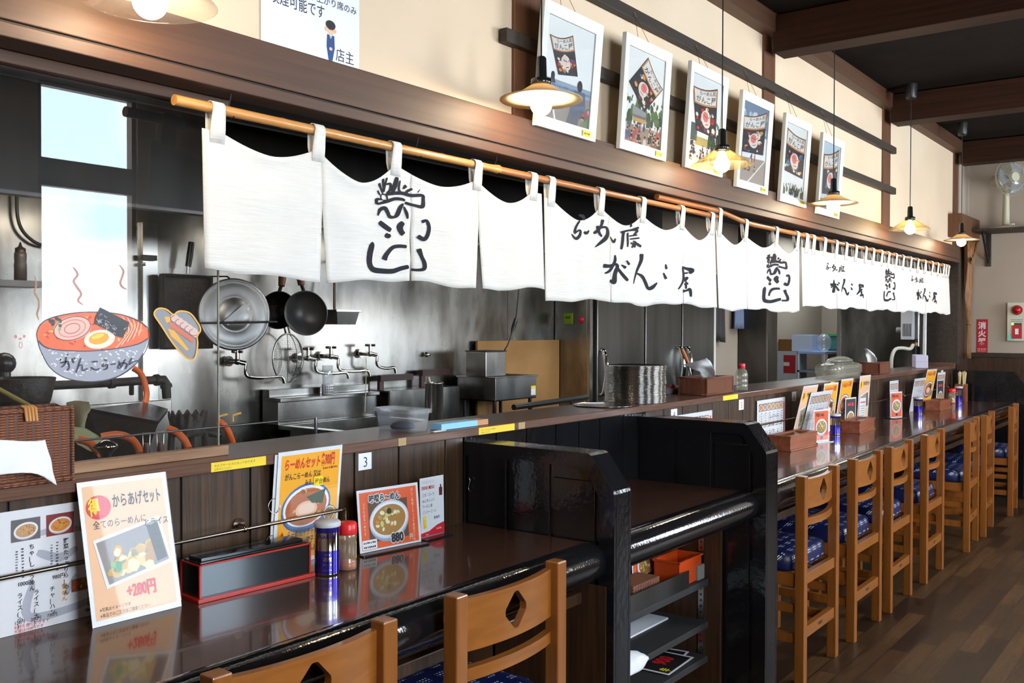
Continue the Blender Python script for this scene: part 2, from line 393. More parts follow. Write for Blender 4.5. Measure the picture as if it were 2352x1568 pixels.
# ------------------------------------------------------------------ lettering and printed sheets
_tc_cache = {}
def glyphs(t, bold=0.0):
    k = (t, bold)
    if k not in _tc_cache:
        c = bpy.data.curves.new('lettering', 'FONT')
        c.body = t; c.size = 1.0; c.resolution_u = 2; c.offset = bold
        o = bpy.data.objects.new('lettering', c); COL.objects.link(o)
        dg = bpy.context.evaluated_depsgraph_get()
        me = bpy.data.meshes.new_from_object(o.evaluated_get(dg))
        _tc_cache[k] = ([(v.co.x, v.co.y) for v in me.vertices], [tuple(p.vertices) for p in me.polygons])
        bpy.data.objects.remove(o); bpy.data.curves.remove(c); bpy.data.meshes.remove(me)
    return _tc_cache[k]
def brush(pts, m=6):
    """outline quads of a brush stroke given as (x, y, width) points; returns (verts, faces) in 2d"""
    P = []
    n = len(pts)
    for i in range(n - 1):
        p0, p1, p2, p3 = pts[max(i - 1, 0)], pts[i], pts[i + 1], pts[min(i + 2, n - 1)]
        for j in range(m):
            t = j / m
            P.append(tuple(0.5 * (2 * b + (c - a) * t + (2 * a - 5 * b + 4 * c - d) * t * t + (3 * b - a - 3 * c + d) * t ** 3) for a, b, c, d in zip(p0, p1, p2, p3)))
    P.append(pts[-1])
    vs, fs = [], []
    k = len(P)
    for i, p in enumerate(P):
        q, r = P[max(i - 1, 0)], P[min(i + 1, k - 1)]
        dx, dy = r[0] - q[0], r[1] - q[1]; L = hypot(dx, dy) or 1
        w = max(1e-4, p[2]) / 2
        if i in (0, k - 1): w *= 0.72
        vs += [(p[0] - dy / L * w, p[1] + dx / L * w), (p[0] + dy / L * w, p[1] - dx / L * w)]
    fs = [(2 * i, 2 * i + 1, 2 * i + 3, 2 * i + 2) for i in range(k - 1)]
    return vs, fs
class Sheet:
    """a flat printed thing: x to its side, z up, its face towards -y; print lies in layers 0.25 mm apart"""
    def __init__(s, w, h, m, t=0.0012, x0=0.0, step=0.00025):
        s.mb, s.w, s.h, s.t, s.step = MB(), w, h, t, step
        s.mb.box((x0, 0, 0), (x0 + w, t, h), m)
    def _y(s, L): return -s.step * L
    def poly(s, pts, m, L=1): s.mb.add([(p[0], s._y(L), p[1]) for p in pts], [tuple(range(len(pts)))], m); return s
    def rect(s, a, b, c, d, m, L=1): return s.poly([(a, b), (c, b), (c, d), (a, d)], m, L)
    def ell(s, cx, cz, rx, rz, m, L=1, n=28, rot=0.0):
        return s.poly([(cx + rx * cos(t) * cos(rot) - rz * sin(t) * sin(rot), cz + rx * cos(t) * sin(rot) + rz * sin(t) * cos(rot)) for t in (2 * pi * i / n for i in range(n))], m, L)
    def text(s, t, x, z, h, m, L=3, bold=0.0, sx=1.0, shear=0.0, vert=False, align='l'):
        if vert:
            for i, ch in enumerate(t):
                ch = '|' if ch == 'ー' else ch
                s.text(ch, x, z - h * (i + 1) * 1.02, h, m, L, bold, sx, 0.0)
            return s
        vs, fs = glyphs(t, bold)
        if not vs: return s
        if align != 'l':
            wd = max(v[0] for v in vs) * h * sx
            x = x - wd / 2 if align == 'c' else x - wd
        s.mb.add([(x + v[0] * h * sx + shear * v[1] * h, s._y(L), z + v[1] * h) for v in vs], fs, m)
        return s
    def strokes(s, lst, m, L=3, sub=4):
        for st in lst:
            vs, fs = brush(st, sub); s.mb.add([(v[0], s._y(L), v[1]) for v in vs], fs, m)
        return s
    def blobs(s, n, box, sizes, mats, L=2, seed=1, asp=1.0):
        r = random.Random(seed)
        for i in range(n):
            a = r.uniform(*sizes)
            s.ell(r.uniform(box[0], box[2]), r.uniform(box[1], box[3]), a, a * asp * r.uniform(0.7, 1.3), r.choice(mats), L + (i % 6) * 0.25, 7, r.uniform(0, 3))
        return s
    def column(s, x, z1, z0, w, m, L=3, seed=1):
        """a column of print too small to read: short dashes"""
        r = random.Random(seed); z = z1
        while z > z0:
            k = w * r.uniform(0.5, 1.0)
            s.rect(x + w * r.uniform(0, 0.25), z - k * 0.55, x + w * r.uniform(0.75, 1), z, m, L); z -= w * 0.95
        return s
    def row(s, x0, x1, z, h, m, L=3, seed=1):
        r = random.Random(seed); x = x0
        while x < x1:
            k = h * r.uniform(0.5, 0.9); s.rect(x, z + h * r.uniform(0, 0.2), min(x + k, x1), z + h * r.uniform(0.75, 1), m, L); x += h * 1.0
        return s
    def build(s, name, parent=None, at=None, yaw=0.0, lean=0.0, roll=0.0):
        """lean > 0: the top goes back; at: the lower corner of the front face"""
        at = Vector(at or (0, 0, 0))
        at.z += s.t * abs(sin(lean)) if lean < 0 else 0
        o = s.mb.build(name)
        if parent:
            o.parent = parent; at = at - Vector(parent['_at'])
        o['_at'] = (0.0, 0.0, 0.0)
        o.matrix_local = Matrix.Translation(at) @ Matrix.Rotation(yaw, 4, 'Z') @ Matrix.Rotation(-lean, 4, 'X') @ Matrix.Rotation(roll, 4, 'Y')
        return o
def bezier(p, n=12):
    """Catmull-Rom through points"""
    p = [Vector(q) for q in p]; o = []
    for i in range(len(p) - 1):
        a, b, c, d = p[max(i - 1, 0)], p[i], p[i + 1], p[min(i + 2, len(p) - 1)]
        for j in range(n):
            t = j / n
            o.append(0.5 * (2 * b + (c - a) * t + (2 * a - 5 * b + 4 * c - d) * t * t + (3 * b - a - 3 * c + d) * t ** 3))
    o.append(p[-1])
    return o
# ================================================================== the setting
X0, XE, YB = -1.6, 9.9, 4.0          # street-side corner, end wall, kitchen back wall
YP, YU, YBEAM = 2.062, 2.06, 1.99    # plank wall, plaster above, face of the header beam
ZC, ZL0, ZL1 = 0.845, 1.132, 1.16    # counter top, serving ledge
ZCEIL = 3.18
def struct(mb, name, label, at=(0, 0, 0), **k):
    return tag(mb.build(name, None, at, **k), label, 'structure', None, 'structure')
def bx(lo, hi, m):
    return MB().box(lo, hi, m)
struct(bx((X0, WY, -0.1), (XE + 1.8, YB + 0.2, 0), M['floor']), 'floor', 'brown plank floor of the restaurant running along the counter')
struct(bx((X0, WY - 0.1, ZCEIL), (XE + 0.1, 2.3, ZCEIL + 0.1), M['dark_ceiling']), 'ceiling', 'dark painted ceiling above the dining side')
struct(bx((X0, 2.3, 2.7), (XE + 1.8, YB + 0.2, 2.8), M['dark_ceiling']), 'ceiling_kitchen', 'dark ceiling above the kitchen')
struct(bx((X0 - 0.1, WY - 0.1, 0), (X0, YB + 0.1, ZCEIL), M['plaster']), 'wall_street_end', 'plain wall behind the photographer')
# street wall with its windows: piers and bands round three openings
wins = [(2.935, 3.60, 1.27, 3.01), (4.85, 6.35, 1.15, 2.65), (8.1, 9.5, 1.15, 2.65)]
wins.insert(0, (0.2, 1.6, 1.15, 2.65))  # unseen opening, added for more daylight on the near counter
mb = MB(); xs = X0
for a, b, c, d in wins:
    mb.box((xs, WY - 0.1, 0), (a, WY, ZCEIL), M['plaster']); mb.box((a, WY - 0.1, 0), (b, WY, c), M['plaster']); mb.box((a, WY - 0.1, d), (b, WY, ZCEIL), M['plaster']); xs = b
mb.box((xs, WY - 0.1, 0), (XE, WY, ZCEIL), M['plaster'])
struct(mb, 'wall_street', 'plaster wall with windows on the street side, opposite the kitchen')
for i, (a, b, c, d) in enumerate(wins):
    mb = MB(); t = 0.03
    mb.box((a, WY - 0.08, c), (a + t, WY - 0.02, d), M['post']); mb.box((b - t, WY - 0.08, c), (b, WY - 0.02, d), M['post'])
    mb.box((a + t, WY - 0.08, c), (b - t, WY - 0.02, c + t), M['post']); mb.box((a + t, WY - 0.08, d - t), (b - t, WY - 0.02, d), M['post'])
    zt = 2.449 if i == 1 else (c + d) / 2
    mb.box((a + t, WY - 0.08, zt - 0.086 if i == 1 else zt - 0.02), (b - t, WY - 0.02, zt + 0.086 if i == 1 else zt + 0.02), M['post'])
    struct(mb, 'window_%d' % (i + 1), ['unseen street window added to light the near stools', 'tall window mirrored in the glass screen, sky beyond', 'wide street window beside the tall one', 'wide street window at the far end of the room'][i])
# plaster above the beam, planks below the ledge, the kitchen side of the same wall
mb = bx((X0, YU, 2.2), (9.47, 2.3, ZCEIL), M['plaster']); mb.box((X0, 2.3, 2.086), (9.47, 2.32, ZCEIL), M['hood'])
struct(mb, 'wall_upper', 'cream plaster wall above the wooden header beam')
def planks(x0, x1, z0, z1, y, m, w=0.115, gap=0.006):
    mb = MB(); x = x0; r = random.Random(int(x0 * 10) + 3)
    mb.box((x0, y + 0.008, z0), (x1, y + 0.03, z1), M['black_matt'])
    while x < x1 - 0.01:
        ww = w * r.uniform(0.9, 1.12); e = min(x + ww, x1)
        mb.box((x + gap / 2, y, z0), (e - gap / 2, y + 0.012, z1), m); x = e
    return mb
struct(planks(X0, 2.46, ZC - 0.2, ZL0, YP, M['plank'], 0.2), 'wall_planks', 'dark stained plank wall between the near counter and the ledge', bevel=0.002)
struct(planks(2.46, 3.70, ZC - 0.2, ZL0, YP - 0.002, M['lacquer'], 0.17), 'wall_planks_black', 'black painted planks above the service counter', bevel=0.002)
struct(planks(3.70, 9.47, ZC - 0.2, ZL0, YP, M['plank'], 0.17), 'wall_planks_far', 'dark stained plank wall behind the long counter', bevel=0.002)
struct(bx((X0, YP + 0.035, 0), (9.47, 2.30, ZL0), M['black_matt']), 'wall_counter_core', 'low wall between the counter and the kitchen')
# header beam with a groove and a lower strip, soffit and sash channel
mb = MB()
mb.box((X0, YBEAM, 2.118), (9.3, YU + 0.02, 2.228), M['beam'])
mb.box((X0, YBEAM + 0.006, 2.112), (9.3, YU, 2.118), M['black_matt'])
mb.box((X0, YBEAM - 0.002, 2.082), (9.3, YU + 0.02, 2.112), M['beam'])
struct(mb, 'trim_1', 'long brown header beam over the kitchen opening', bevel=0.0025)
struct(bx((X0, YU + 0.02, 2.086), (9.47, 2.3, 2.2), M['black_matt']), 'trim_2', 'dark soffit under the header beam')
mb = bx((X0, 2.094, 2.058), (1.553, 2.118, 2.086), M['beam']); mb.box((X0, 2.132, 2.058), (1.553, 2.15, 2.086), M['beam'])
struct(mb, 'trim_3', 'brown channel that holds the glass screen at its top', bevel=0.002)
for i, (a, b) in enumerate(((0.53, 0.70), (2.718, 2.89), (4.957, 5.115), (7.147, 7.331), (9.321, 9.475))):
    struct(bx((a, YU - 0.012, 2.2), (b, YU + 0.03, ZCEIL - 0.02), M['post']), 'trim_%d' % (4 + i), 'brown post in the plaster wall, number %s along the counter' % ['one', 'two', 'three', 'four', 'five'][i], bevel=0.003)
    struct(bx((a, WY, 2.972), (b, 2.0, ZCEIL - 0.01), M['beam_y']), 'ceiling_beam_%d' % (1 + i), 'brown ceiling beam across the room over the %s post' % ['first', 'second', 'third', 'fourth', 'last'][i], bevel=0.003)
struct(bx((X0, 1.985, 3.078), (XE, YU + 0.01, ZCEIL), M['beam']), 'trim_9', 'brown cornice beam between plaster and ceiling', bevel=0.003)
for nm, z0, z1, lab in (('trim_10', 2.782, 2.83, 'upper dark wall rail the picture strings hang from'), ('trim_11', 2.484, 2.532, 'lower dark wall rail behind the pictures')):
    struct(bx((2.635, 2.018, z0), (7.375, 2.05, z1), M['rail_wood']), nm, lab, bevel=0.003)
# end wall
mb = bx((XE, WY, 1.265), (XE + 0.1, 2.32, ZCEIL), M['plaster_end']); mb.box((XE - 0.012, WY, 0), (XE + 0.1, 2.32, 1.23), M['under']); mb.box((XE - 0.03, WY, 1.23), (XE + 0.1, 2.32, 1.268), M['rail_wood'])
struct(mb, 'wall_end', 'beige end wall over a dark wainscot')
struct(bx((9.15, 1.945, 2.312), (XE - 0.005, 2.058, 2.515), M['post']), 'trim_12', 'brown header board above the orange drape', bevel=0.004)
mb = bx((9.475, 2.04, 0), (XE, 2.06, 2.32), M['under']); mb.box((9.475, 2.04, 2.32), (XE, 2.30, ZCEIL), M['plaster_end']); mb.box((9.40, 2.022, ZL1), (9.50, 2.30, 2.2), M['rail_wood'])
struct(mb, 'wall_end_panel', 'dark wooden panel beside the end of the serving ledge')
# kitchen shell
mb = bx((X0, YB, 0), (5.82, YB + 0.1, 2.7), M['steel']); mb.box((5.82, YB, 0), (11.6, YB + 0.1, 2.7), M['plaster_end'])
struct(mb, 'wall_kitchen_back', 'stainless steel back wall of the kitchen')
XK = 9.34
mb = bx((XK, 2.3, 0), (XK + 0.06, 3.06, 2.7), M['steel'])
struct(mb, 'wall_kitchen_end', 'stained stainless steel end wall of the kitchen')
struct(bx((XK - 0.012, 3.06, 0), (XK + 0.07, 3.095, 2.7), M['steel_clean']), 'trim_13', 'bright steel edge strip of the kitchen end wall')
mb = bx((9.05, 3.70, 0), (9.30, 3.99, 2.7), M['steel_dark']); mb.box((9.06, 3.685, 0), (9.30, 3.702, 2.7), M['steel_clean'])
struct(mb, 'trim_14', 'dark steel pillar beside the storage doorway')
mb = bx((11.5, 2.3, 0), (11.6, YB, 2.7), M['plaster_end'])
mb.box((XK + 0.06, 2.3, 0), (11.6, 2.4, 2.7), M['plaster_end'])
struct(mb, 'wall_storage', 'pale wall of the storage room seen through the doorway')
mb = MB()
for a, b in ((3.43, 3.455), (3.52, 3.545)): mb.box((11.46, a, 0), (11.5, b, 2.7), M['black'])
struct(mb, 'trim_15', 'black door frame edges on the storage room wall')
# range hood: hollow, dark with grease
mb = MB()
zb = AY(324, 474, 3.15).z
mb.box((X0, 3.10, zb), (5.78, 3.125, 2.7), M['hood']); mb.box((X0, 3.125, 2.05), (5.78, YB, 2.07), M['hood']); mb.box((5.755, 3.125, zb), (5.78, YB, 2.05), M['hood'])
mb.box((X0, 3.10, zb - 0.012), (5.78, 3.15, zb), M['steel_dark'])
h = thing('range_hood', 'long dark range hood hanging over the stoves at the kitchen back wall', 'range hood', (2.0, 3.5, 2.0))
mb.build('hood_canopy', h)
for k, (xx, w) in enumerate(((1.9, 0.9), (3.7, 0.9), (5.2, 0.5))):
    MB().box((xx - w / 2, 3.28, 2.005), (xx + w / 2, 3.42, 2.049), M['steel_clean']).build('lamp_housing', h)
k = thing('kitchen_lamp', 'ceiling lamp of the kitchen near its far end', 'lamp', (8.4, 3.0, 2.6)); MB().box((7.75, 2.9, 2.57), (9.05, 3.1, 2.7), M['white']).build('housing', k)
# ================================================================== counters, partitions, stools
YN = 1.522                      # where the flat top meets the round black nosing
def counter(x0, x1, name, label, legs):
    t = thing(name, label, 'counter', ((x0 + x1) / 2, 1.8, 0))
    MB().box((x0, 1.545, ZC - 0.03), (x1, YP - 0.002, ZC), M['counter']).build('counter_top', t, bevel=0.002)
    r, cy, cz = 0.059, 1.560, ZC - 0.057
    mb = MB(); prof = [(cy - r * sin(a), cz + r * cos(a)) for a in (2 * pi * i / 40 for i in range(40))]
    mb.prism(prof, M['lacquer_smooth'], x0, x1, 'yz'); o = mb.build('nosing', t)
    for p in o.data.polygons: p.use_smooth = len(p.vertices) == 4 and abs(p.normal.x) < 0.5
    MB().box((x0, 1.62, ZC - 0.10), (x1, 1.65, ZC - 0.032), M['under']).build('apron', t)
    if legs:
        planks(x0, x1, 0.0, ZC - 0.032, 1.93, M['under'], 0.15).build('front_panel', t)
        MB().box((x0, 1.585, 0.655), (x1, 1.615, 0.69), M['under']).build('bag_rail', t, bevel=0.003)
    return t
M['lacquer_smooth'] = noisy('lacquer_smooth', (0.0055, 0.0055, 0.0065), (0.009, 0.009, 0.011), nscale=3, rough=0.10, spec=0.5, coat=0.3, bump=0.05, bscale=90)
counter(X0 + 0.01, 2.458, 'counter', 'glossy brown counter with black rounded edge, holding the big menus and chopstick box', True)
counter(2.562, 3.618, 'service_counter', 'small brown counter between the two black partitions, shelves beneath', False)
counter(3.742, 9.395, 'counter', 'long glossy brown counter beyond the black partitions, row of stools before it', True)
o = thing('serving_ledge', 'long brown serving ledge on top of the plank wall', 'ledge', (3.9, 2.15, ZL0))
MB().box((X0, 2.036, ZL0), (9.36, 2.315, ZL1), M['ledge']).build('ledge_board', o, bevel=0.003)
MB().box((9.36, 2.036, ZL0), (9.40, 2.315, ZL1 + 0.022), M['ledge']).build('end_lip', o, bevel=0.004)

def partition(x0, x1, label, front=1.475, post=False):
    t = thing('counter_partition', label, 'partition', ((x0 + x1) / 2, 1.77, 0))
    z = 1.115
    out = [(YP - 0.003, 0), (YP - 0.003, z), (1.57, z), (1.556, z - 0.006), (front + 0.004, 1.008), (front, 0.998), (front, 0)]
    inn = [(YP - 0.003, 0), (YP - 0.003, z - 0.045), (1.585, z - 0.045), (front + 0.055, 0.985), (front + 0.055, 0)]
    MB().prism(out, M['lacquer'], x0 + 0.012, x1 - 0.012, 'yz').build('core', t)
    # frame of flat boards round sunken planks, both faces
    for xa, xb in ((x0, x0 + 0.014), (x1 - 0.014, x1)):
        mb = MB()
        a, b = [(YP - 0.003, z), (1.57, z), (1.556, z - 0.006), (front + 0.004, 1.008), (front, 0.998), (front, 0)], [(YP - 0.003, z - 0.045), (1.585, z - 0.045), (1.575, z - 0.05), (front + 0.06, 0.993), (front + 0.055, 0.983), (front + 0.055, 0)]
        for i in range(5): mb.prism([a[i], a[i + 1], b[i + 1], b[i]], M['lacquer'], xa, xb, 'yz')
        mb.build('frame_board', t, bevel=0.0015)
        mb = MB(); y = YP - 0.012
        pa, pb = (x0 + 0.006, x0 + 0.0145) if xa == x0 else (x1 - 0.0145, x1 - 0.006)
        for wd in (0.165, 0.165, 0.16):
            e = max(y - wd, front + 0.05)
            mb.box((pa, e + 0.003, 0), (pb, y - 0.003, z - 0.04 if e > 1.57 else 1.03), M['lacquer']); y = e - 0.008
        mb.build('panel_plank', t, bevel=0.002)
    if x0 < 3: MB().box((x0 - 0.006, 1.50, 0.0), (x0 - 0.0005, 1.92, 0.72), M['under']).build('lower_board', t, bevel=0.001)
    return t
partition(2.46, 2.56, 'black lacquered partition with a cut corner at the end of the near counter')
p2 = partition(3.62, 3.74, 'black lacquered partition with a cut corner before the row of stools')
partition(9.40, 9.50, 'black lacquered partition at the far end of the long counter')
# thin wire hook on the near partition
k = thing('wire_hook', 'small bent wire hook hanging on the near black partition', 'hook', AX(1078, 1105, 2.452))
MB().tube([AX(x, y, 2.455) for x, y in ((1077, 1096), (1080, 1103), (1077, 1112), (1076, 1122), (1079, 1129), (1083, 1126))], 0.0012, M['steel_clean']).build('wire', k)

# service shelves under the middle counter
sh = thing('shelf_unit', 'black shelves fitted under the small counter between the partitions', 'shelf', (3.09, 1.75, 0))
planks(2.564, 3.616, 0.0, ZC - 0.034, 2.0, M['under'], 0.18).build('back_panel', sh)
MB().box((3.590, 1.655, 0.0), (3.611, 1.998, ZC - 0.034), M['under']).build('side_panel', sh)
MB().box((2.567, 1.655, 0.0), (2.588, 1.998, ZC - 0.034), M['under']).build('side_panel', sh)
for xx in (3.582, 2.588):
    for yy in (1.735, 1.95):
        mb = MB().box((xx, yy - 0.012, 0.12), (xx + 0.008, yy + 0.012, ZC - 0.05), M['steel_clean'])
        for i in range(28): mb.box((xx - 0.0008, yy - 0.004, 0.14 + i * 0.024), (xx + 0.0082, yy + 0.004, 0.148 + i * 0.024), M['black'])
        mb.build('shelf_standard', sh)
SHZ = (0.478, 0.305, 0.165)
for i, z in enumerate(SHZ):
    b = MB().box((2.60, 1.70, z - 0.026), (3.58, 1.99, z), M['black_matt']).build('shelf_board', sh, bevel=0.002)
    if i == 0:
        MB().box((2.60, 1.702, z), (3.41, 1.706, z + 0.068), M['steel_dark']).build('steel_lip', sh)
MB().box((2.59, 1.62, 0.0), (3.588, 1.99, 0.06), M['under']).build('plinth', sh)

# ---- stools
def make_stool():
    t = thing('counter_stool', '', 'stool', local=True)
    W2, P = 0.2275, 0.042         # half of the outer width, post thickness
    for s in (-1, 1):
        x0 = s * W2 - (P if s > 0 else 0)
        mb = MB().box((x0, 0, 0), (x0 + P, P, 0.875), M['oak']); mb.build('rear_leg', t, bevel=0.0035)
        mb = MB().box((x0 + 0.002, 0.375, 0), (x0 + P - 0.002, 0.415, 0.46), M['oak']); mb.build('front_leg', t, bevel=0.0035)
        MB().box((x0 + 0.01, P, 0.405), (x0 + P - 0.01, 0.376, 0.46), M['oak']).build('seat_rail', t, bevel=0.002)
        MB().box((x0 + 0.011, P, 0.165), (x0 + P - 0.011, 0.376, 0.205), M['oak']).build('stretcher', t, bevel=0.002)
        MB().box((x0 + 0.011, P, 0.295), (x0 + P - 0.011, 0.376, 0.33), M['oak']).build('stretcher', t, bevel=0.002)
    a = W2 - P
    # bowed back panel with a diamond opening
    def bow(x, y): return y + 0.012 - 0.024 * (1 - (x / a) ** 2)
    def slab(z0, z1, th, hole):
        mb = MB(); nx, nz = 28, 14
        dia = lambda x, z: hole and (abs(x) / 0.042 + abs(z - hole) / 0.052) < 1
        xs = [-a + 2 * a * i / nx for i in range(nx + 1)]
        if not hole:
            F = [(x, bow(x, 0.010)) for x in xs] + [(x, bow(x, 0.010) + th) for x in reversed(xs)]
            return mb.prism(F, M['oak_x'], z0, z1, 'xy')
        # ring mesh: from the diamond outwards to the rectangle
        K = 48; inner, outer = [], []
        zc = hole; hx, hz, rr = 0.050, 0.054, 0.24
        for i in range(K):
            u = (i / K * 4) % 4; q = int(u); f = u - q
            cs = [(hx, 0), (0, hz), (-hx, 0), (0, -hz)]
            p, r = cs[q], cs[(q + 1) % 4]
            ix, iz = p[0] + (r[0] - p[0]) * f, p[1] + (r[1] - p[1]) * f
            k = 1 - 0.14 * max(0, 1 - min(f, 1 - f) / 0.16)      # rounded corners
            inner.append((ix * k, zc + iz * k))
            ang = atan2(iz / hz, ix / hx); c, s_ = cos(ang), sin(ang)
            hzz = (z1 - zc) if s_ >= 0 else (zc - z0)
            sc = min(a / abs(c) if abs(c) > 1e-6 else 9, hzz / abs(s_) if abs(s_) > 1e-6 else 9)
            outer.append((c * sc, zc + s_ * sc))
        # put corners of the rectangle into the outer ring
        for cx, cz in ((a, z1), (-a, z1), (-a, z0), (a, z0)):
            i = min(range(K), key=lambda j: hypot(outer[j][0] - cx, outer[j][1] - cz)); outer[i] = (cx, cz)
        R = 8
        rings = [[(inner[i][0] + (outer[i][0] - inner[i][0]) * t / R, inner[i][1] + (outer[i][1] - inner[i][1]) * t / R) for i in range(K)] for t in range(R + 1)]
        for yo, rev in ((0.010, False), (0.010 + th, True)):
            vs = [(x, bow(x, yo), z) for rg in rings for x, z in rg]
            fs = [(r * K + i, r * K + (i + 1) % K, (r + 1) * K + (i + 1) % K, (r + 1) * K + i) for r in range(R) for i in range(K)]
            mb.add(vs, [tuple(reversed(f)) for f in fs] if not rev else fs, M['oak_x'], True)
        for rg in (rings[0], rings[-1]):
            vs = [(x, bow(x, 0.010), z) for x, z in rg] + [(x, bow(x, 0.010 + th), z) for x, z in rg]
            mb.add(vs, [(i, (i + 1) % K, (i + 1) % K + K, i + K) for i in range(K)], M['oak'])
        return mb
    slab(0.730, 0.856, 0.020, 0.796).build('back_panel', t)
    slab(0.659, 0.690, 0.022, None).build('back_rail', t, bevel=0.002)
    MB().box((-a, 0.008, 0.413), (a, 0.034, 0.459), M['oak_x']).build('rear_seat_rail', t, bevel=0.002)
    MB().box((-a, 0.382, 0.413), (a, 0.408, 0.459), M['oak_x']).build('front_seat_rail', t, bevel=0.002)
    mb = MB().box((-a, 0.008, 0.185), (a, 0.034, 0.232), M['oak_x']); mb.box((-0.022, 0.0072, 0.204), (0.022, 0.009, 0.216), M['black_matt'])
    mb.build('rear_stretcher', t)
    MB().box((-a, 0.384, 0.225), (a, 0.408, 0.265), M['oak_x']).build('foot_rest', t, bevel=0.002)
    # padded seat: soft box
    mb = MB(); n = 10; hx, y0, y1 = 0.218, 0.046, 0.44; vs = []; lay = [(0.461, 0.972), (0.475, 1.0), (0.505, 1.0), (0.526, 0.985), (0.538, 0.94), (0.543, 0.80), (0.546, 0.4)]
    cyy, hy = (y0 + y1) / 2, (y1 - y0) / 2; N = 40
    for z, k in lay:
        for i in range(N):
            an = 2 * pi * i / N; c, s_ = cos(an), sin(an); q = 7
            rr = 1 / (abs(c) ** q + abs(s_) ** q) ** (1 / q)
            vs.append((hx * c * rr * k, cyy + hy * s_ * rr * k, z))
    fs = [(l * N + i, l * N + (i + 1) % N, (l + 1) * N + (i + 1) % N, (l + 1) * N + i) for l in range(len(lay) - 1) for i in range(N)]
    fs += [tuple(range((len(lay) - 1) * N, len(lay) * N)), tuple(reversed(range(N)))]
    mb.add(vs, fs, M['seat'], True); mb.build('seat_cushion', t)
    return t
STOOLS = [
    (1.256, 1.432, -2.0, 'wooden bar stool at the near counter, before the big white menu'),
    (1.905, 1.425, 0.0, 'wooden bar stool at the near counter, beside the black partition'),
    (4.153, 1.432, 0.5, 'first wooden bar stool of the row from the black partition'),
    (4.823, 1.432, 0.5, 'second wooden bar stool of the row from the black partition'),
    (5.415, 1.432, 1.0, 'third wooden bar stool of the row from the black partition'),
    (6.140, 1.432, 1.0, 'fourth wooden bar stool of the row from the black partition'),
    (7.150, 1.420, 4.0, 'fifth wooden bar stool of the row from the black partition'),
    (7.735, 1.430, 4.0, 'sixth wooden bar stool of the row from the black partition'),
    (8.690, 1.420, 5.0, 'seventh wooden bar stool of the row, near the far partition'),
    (9.640, 1.430, -1.0, 'wooden bar stool standing past the far black partition by the end wall')]
st = make_stool()
for i, (x, y, a, lab) in enumerate(STOOLS):
    if i == 0:
        st.location = (x, y, 0); st.rotation_euler = (0, 0, radians(a)); st['label'] = lab; st['group'] = 'wooden bar stools along the counter'
    else: copy_tree(st, lab, (x, y, 0), radians(a))
# ================================================================== shop curtains on their bamboo poles
NY = 2.02
def pz(x):
    """height of the upper, far pole: above the second one at first, then down to the same line"""
    t = min(1, max(0, (x - 4.26) / 0.5)); return 2.067 - 0.031 * t * t * (3 - 2 * t)
def pole(name, label, x0, x1, r, mat, y=NY, knots=7, flare=False, far=False):
    mb = MB(); n = 60; pts, rr = [], []
    ks = [x0 + (x1 - x0) * (i + 0.6 + 0.25 * sin(i * 7.3)) / knots for i in range(knots)]
    for i in range(n * 2 + 1):
        t = i / (2 * n); x = x0 + (x1 - x0) * t
        k = min(abs(x - q) for q in ks)
        pts.append((x, y, pz(x) if far else 2.036)); rr.append(r * (1 - 0.08 * t) + 0.0012 * exp(-(k / 0.007) ** 2) + (0.004 * exp(-((x1 - x) / 0.03) ** 2) if flare else 0))
    mb.tube(pts, rr, mat, 14)
    return tag(mb.build(name, None, (x0, y, 2.036)), label, 'pole')
pole('bamboo_pole', 'bamboo pole carrying the first shop curtain, its free end before the glass screen', 1.338, 2.592, 0.0132, M['bamboo'], flare=True)
pole('bamboo_pole', 'bamboo pole carrying the second shop curtain with large lettering', 2.594, 4.32, 0.0125, M['bamboo_red'])
pole('bamboo_pole', 'reddish bamboo pole tied above the second one and carrying the far curtains', 3.713, 9.05, 0.0130, M['bamboo_red'], knots=22, far=True)
for i, (x, zt) in enumerate(((1.50, 2.083), (2.19, 2.083), (2.585, 2.083), (4.02, 2.083), (4.18, 2.083), (4.42, 2.083), (6.2, 2.083), (7.9, 2.083))):
    k = thing('screw_hook', 'screw hook under the header beam holding the bamboo pole, %s from its free end' % ['first', 'second', 'third', 'fourth', 'fifth', 'sixth', 'seventh', 'eighth'][i], 'hook', (x, NY, zt), group='screw hooks under the header beam')
    zp = pz(x) if x > 4.4 else 2.036
    MB().tube([(x, NY, zt + 0.004), (x, NY + 0.002, zt - 0.012)] + [(x, NY + 0.0175 * sin(a), zp - 0.0175 * cos(a)) for a in (radians(q) for q in range(150, -60, -15))], 0.0016, M['iron'], 6).build('hook_wire', k)

